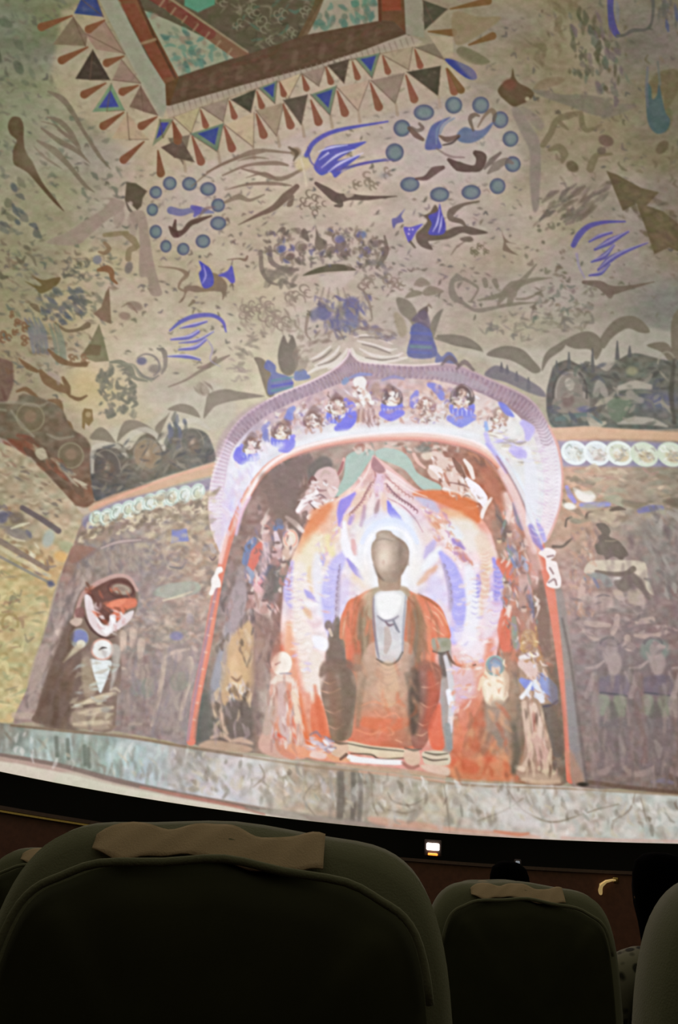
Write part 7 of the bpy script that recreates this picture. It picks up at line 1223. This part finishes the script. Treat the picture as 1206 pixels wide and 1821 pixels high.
def make_person(label, loc, shirt, long_hair, seat_h=.5):
    t = thing('person', label, 'person', loc); H = seat_h
    # one continuous body: pelvis, spine, neck, arms with hands, legs with feet
    V_ = [(0, .16, H + .08, (.15, .11)), (0, .1, H + .26, (.13, .1)), (0, .07, H + .42, (.155, .1)), (0, .06, H + .52, (.09, .07)), (0, .07, H + .6, .05), (0, .085, H + .67, .048)]; E_ = [(0,1),(1,2),(2,3),(3,4),(4,5)]
    for s in (-1, 1):
        b = len(V_); V_ += [(s*.17, .06, H + .49, .06), (s*.225, .1, H + .3, .045), (s*.2, .3, H + .18, .036), (s*.14, .42, H + .2, (.026, .02)), (s*.125, .48, H + .2, (.038, .018))]
        E_ += [(3, b), (b, b+1), (b+1, b+2), (b+2, b+3), (b+3, b+4)]
        h = b + 4
        for q_, (dx, ln_) in enumerate([(-.03, .06), (-.01, .075), (.01, .07), (.028, .055)]):
            c = len(V_); V_ += [(s*(.125 + dx), .52, H + .2, .009), (s*(.125 + dx), .52 + ln_*.5, H + .19, .008), (s*(.125 + dx), .52 + ln_*.8, H + .17, .007)]; E_ += [(h, c), (c, c+1), (c+1, c+2)]
        c = len(V_); V_ += [(s*.08, .48, H + .205, .01), (s*.06, .52, H + .2, .009)]; E_ += [(h, c), (c, c+1)]
        c = len(V_); V_ += [(s*.1, .26, H + .05, .09), (s*.12, .58, H + .04, .065), (s*.12, .62, H - .2, .05), (s*.12, .62, .1, .035), (s*.12, .7, .05, .035)]; E_ += [(0, c), (c, c+1), (c+1, c+2), (c+2, c+3), (c+3, c+4)]
    skin_body('body', V_, E_, M_skin, t)
    W_ = [(0, .15, H + .12, (.165, .125)), (0, .1, H + .26, (.15, .115)), (0, .07, H + .42, (.175, .115)), (0, .06, H + .52, (.105, .085))]; E2 = [(0,1),(1,2),(2,3)]
    for s in (-1, 1):
        b = len(W_); W_ += [(s*.18, .06, H + .49, .075), (s*.235, .1, H + .3, .062), (s*.21, .26, H + .19, .052)]; E2 += [(3, b), (b, b+1), (b+1, b+2)]
    skin_body('shirt', W_, E2, shirt, t)
    hv, hf = head_mesh(); hd = mesh('head', hv, hf, M_skin, t, loc=(0, .1, H + .71))
    for s in (-1, 1):
        vs, fs = tube([(s*.072, -.005, -.03), (s*.082, -.01, 0), (s*.08, -.014, .03)], [.008, .013, .007]); mesh('ear', vs, fs, M_skin, hd)
        vs, fs = tube([(s*.03, .085, .005), (s*.03, .094, .005)], [.011, .006]); mesh('eye', vs, fs, M_hair, hd)
    # hair: a cap of rings; long hair falls over the shoulders
    rings = []
    levels = [(.135, .02), (.128, .05), (.105, .078), (.07, .09), (.03, .095), (-.02, .094), (-.07, .088)] + ([(-.13, .095), (-.2, .11), (-.28, .115), (-.36, .1), (-.42, .07)] if long_hair else [(-.09, .06)])
    for j, (z, r) in enumerate(levels):
        ring = []
        for k in range(32):
            a = 6.28319*k/32; x, y = math.cos(a), math.sin(a); ry_ = r*1.2 if z > -.1 else r*.62
            yy = y*ry_ - .018 - (.03 if z < -.1 else 0)
            if z < .07: yy = min(yy, .035 + z*.4) if not (long_hair and z < -.1) else min(yy, .0)
            rr = r*(1 + .03*math.sin(k*5 + j))
            ring.append(Vector((x*rr, yy, z)))
        rings.append(ring)
    vs, fs = ring_mesh(rings); mesh('hair', vs, fs, M_hair, hd)
    return t
def person_at(label, px, py, Y, shirt, long_hair, floorz):
    """px, py: where the middle of the head shows"""
    p = at(px, py, Y); return make_person(label, (p.x, p.y - .1, floorz), shirt, long_hair, p.z - floorz - .71)
person_at('dark haired viewer with long hair and a grey patterned shirt, seen from behind', *HEAD1, M_shirt, True, L2[2])
person_at('short haired viewer seen from behind over the top of a smaller seat', *HEAD2, M_dark, False, L3[2])
# ================================================================ small lights and fittings on the front wall
M_lamp = mat('lamp_glass', (255, 240, 225), .3, emit=(255, 240, 228), strength=9); M_amber = mat('amber_glass', (255, 150, 60), .3, emit=(255, 140, 50), strength=2.2); M_house = mat('lamp_housing', (60, 52, 50), .5)
def wall_point(px, py, r=8.8):
    d = np.array(FW + RT * ((px - 603) / F) + UP * ((910.5 - py) / F)); d /= np.linalg.norm(d); o = EYn - DCn; z = np.array(DZ)
    dp, op = d - z*(d @ z), o - z*(o @ z); A, B, Cq = dp @ dp, op @ dp, op @ op - r*r; t = (-B + math.sqrt(B*B - A*Cq)) / A
    return Vector(EYn + d*t)
def facing(p): return math.atan2(-(p.x - EYE.x), (p.y - EYE.y))
p = wall_point(770, 1508); t = thing('wall_lamp', 'small bright white lamp with an amber glow under it, below the screen', 'lamp', tuple(p), facing(p))
vs, fs = rbox(.30, .06, .26, .02, (0, .07, 0)); mesh('lamp_housing', vs, fs, M_house, t)
vs, fs = rbox(.22, .05, .11, .02, (0, .02, .02)); mesh('lamp_lens', vs, fs, M_lamp, t)
vs, fs = rbox(.17, .05, .035, .012, (0, .02, -.1)); mesh('amber_lens', vs, fs, M_amber, t)
vs, fs = rbox(.05, .34, .06, .01, (0, .26, -.1)); mesh('bracket', vs, fs, M_house, t)
p = wall_point(921, 1535); t = thing('indicator_light', 'tiny faint indicator light on the wall above the short haired head', 'light', tuple(p), facing(p))
vs, fs = rbox(.12, .05, .12, .02, (0, .05, 0)); mesh('housing', vs, fs, M_house, t); vs, fs = rbox(.07, .03, .07, .012, (0, .015, 0)); mesh('lens', vs, fs, mat('faint_lens', (160, 170, 180), .3, emit=(150, 160, 170), strength=.5), t)
vs, fs = rbox(.04, .3, .04, .01, (0, .2, -.03)); mesh('bracket', vs, fs, M_house, t)
p = wall_point(1082, 1575); t = thing('brass_handle', 'small curved brass handle glinting on the wall beside the long haired viewer', 'handle', tuple(p), facing(p))
M_glow = mat('glowing_brass', (236, 206, 140), .25, 1, emit=(236, 200, 130), strength=.35)  # brass with emission added, standing in for the handle's glint
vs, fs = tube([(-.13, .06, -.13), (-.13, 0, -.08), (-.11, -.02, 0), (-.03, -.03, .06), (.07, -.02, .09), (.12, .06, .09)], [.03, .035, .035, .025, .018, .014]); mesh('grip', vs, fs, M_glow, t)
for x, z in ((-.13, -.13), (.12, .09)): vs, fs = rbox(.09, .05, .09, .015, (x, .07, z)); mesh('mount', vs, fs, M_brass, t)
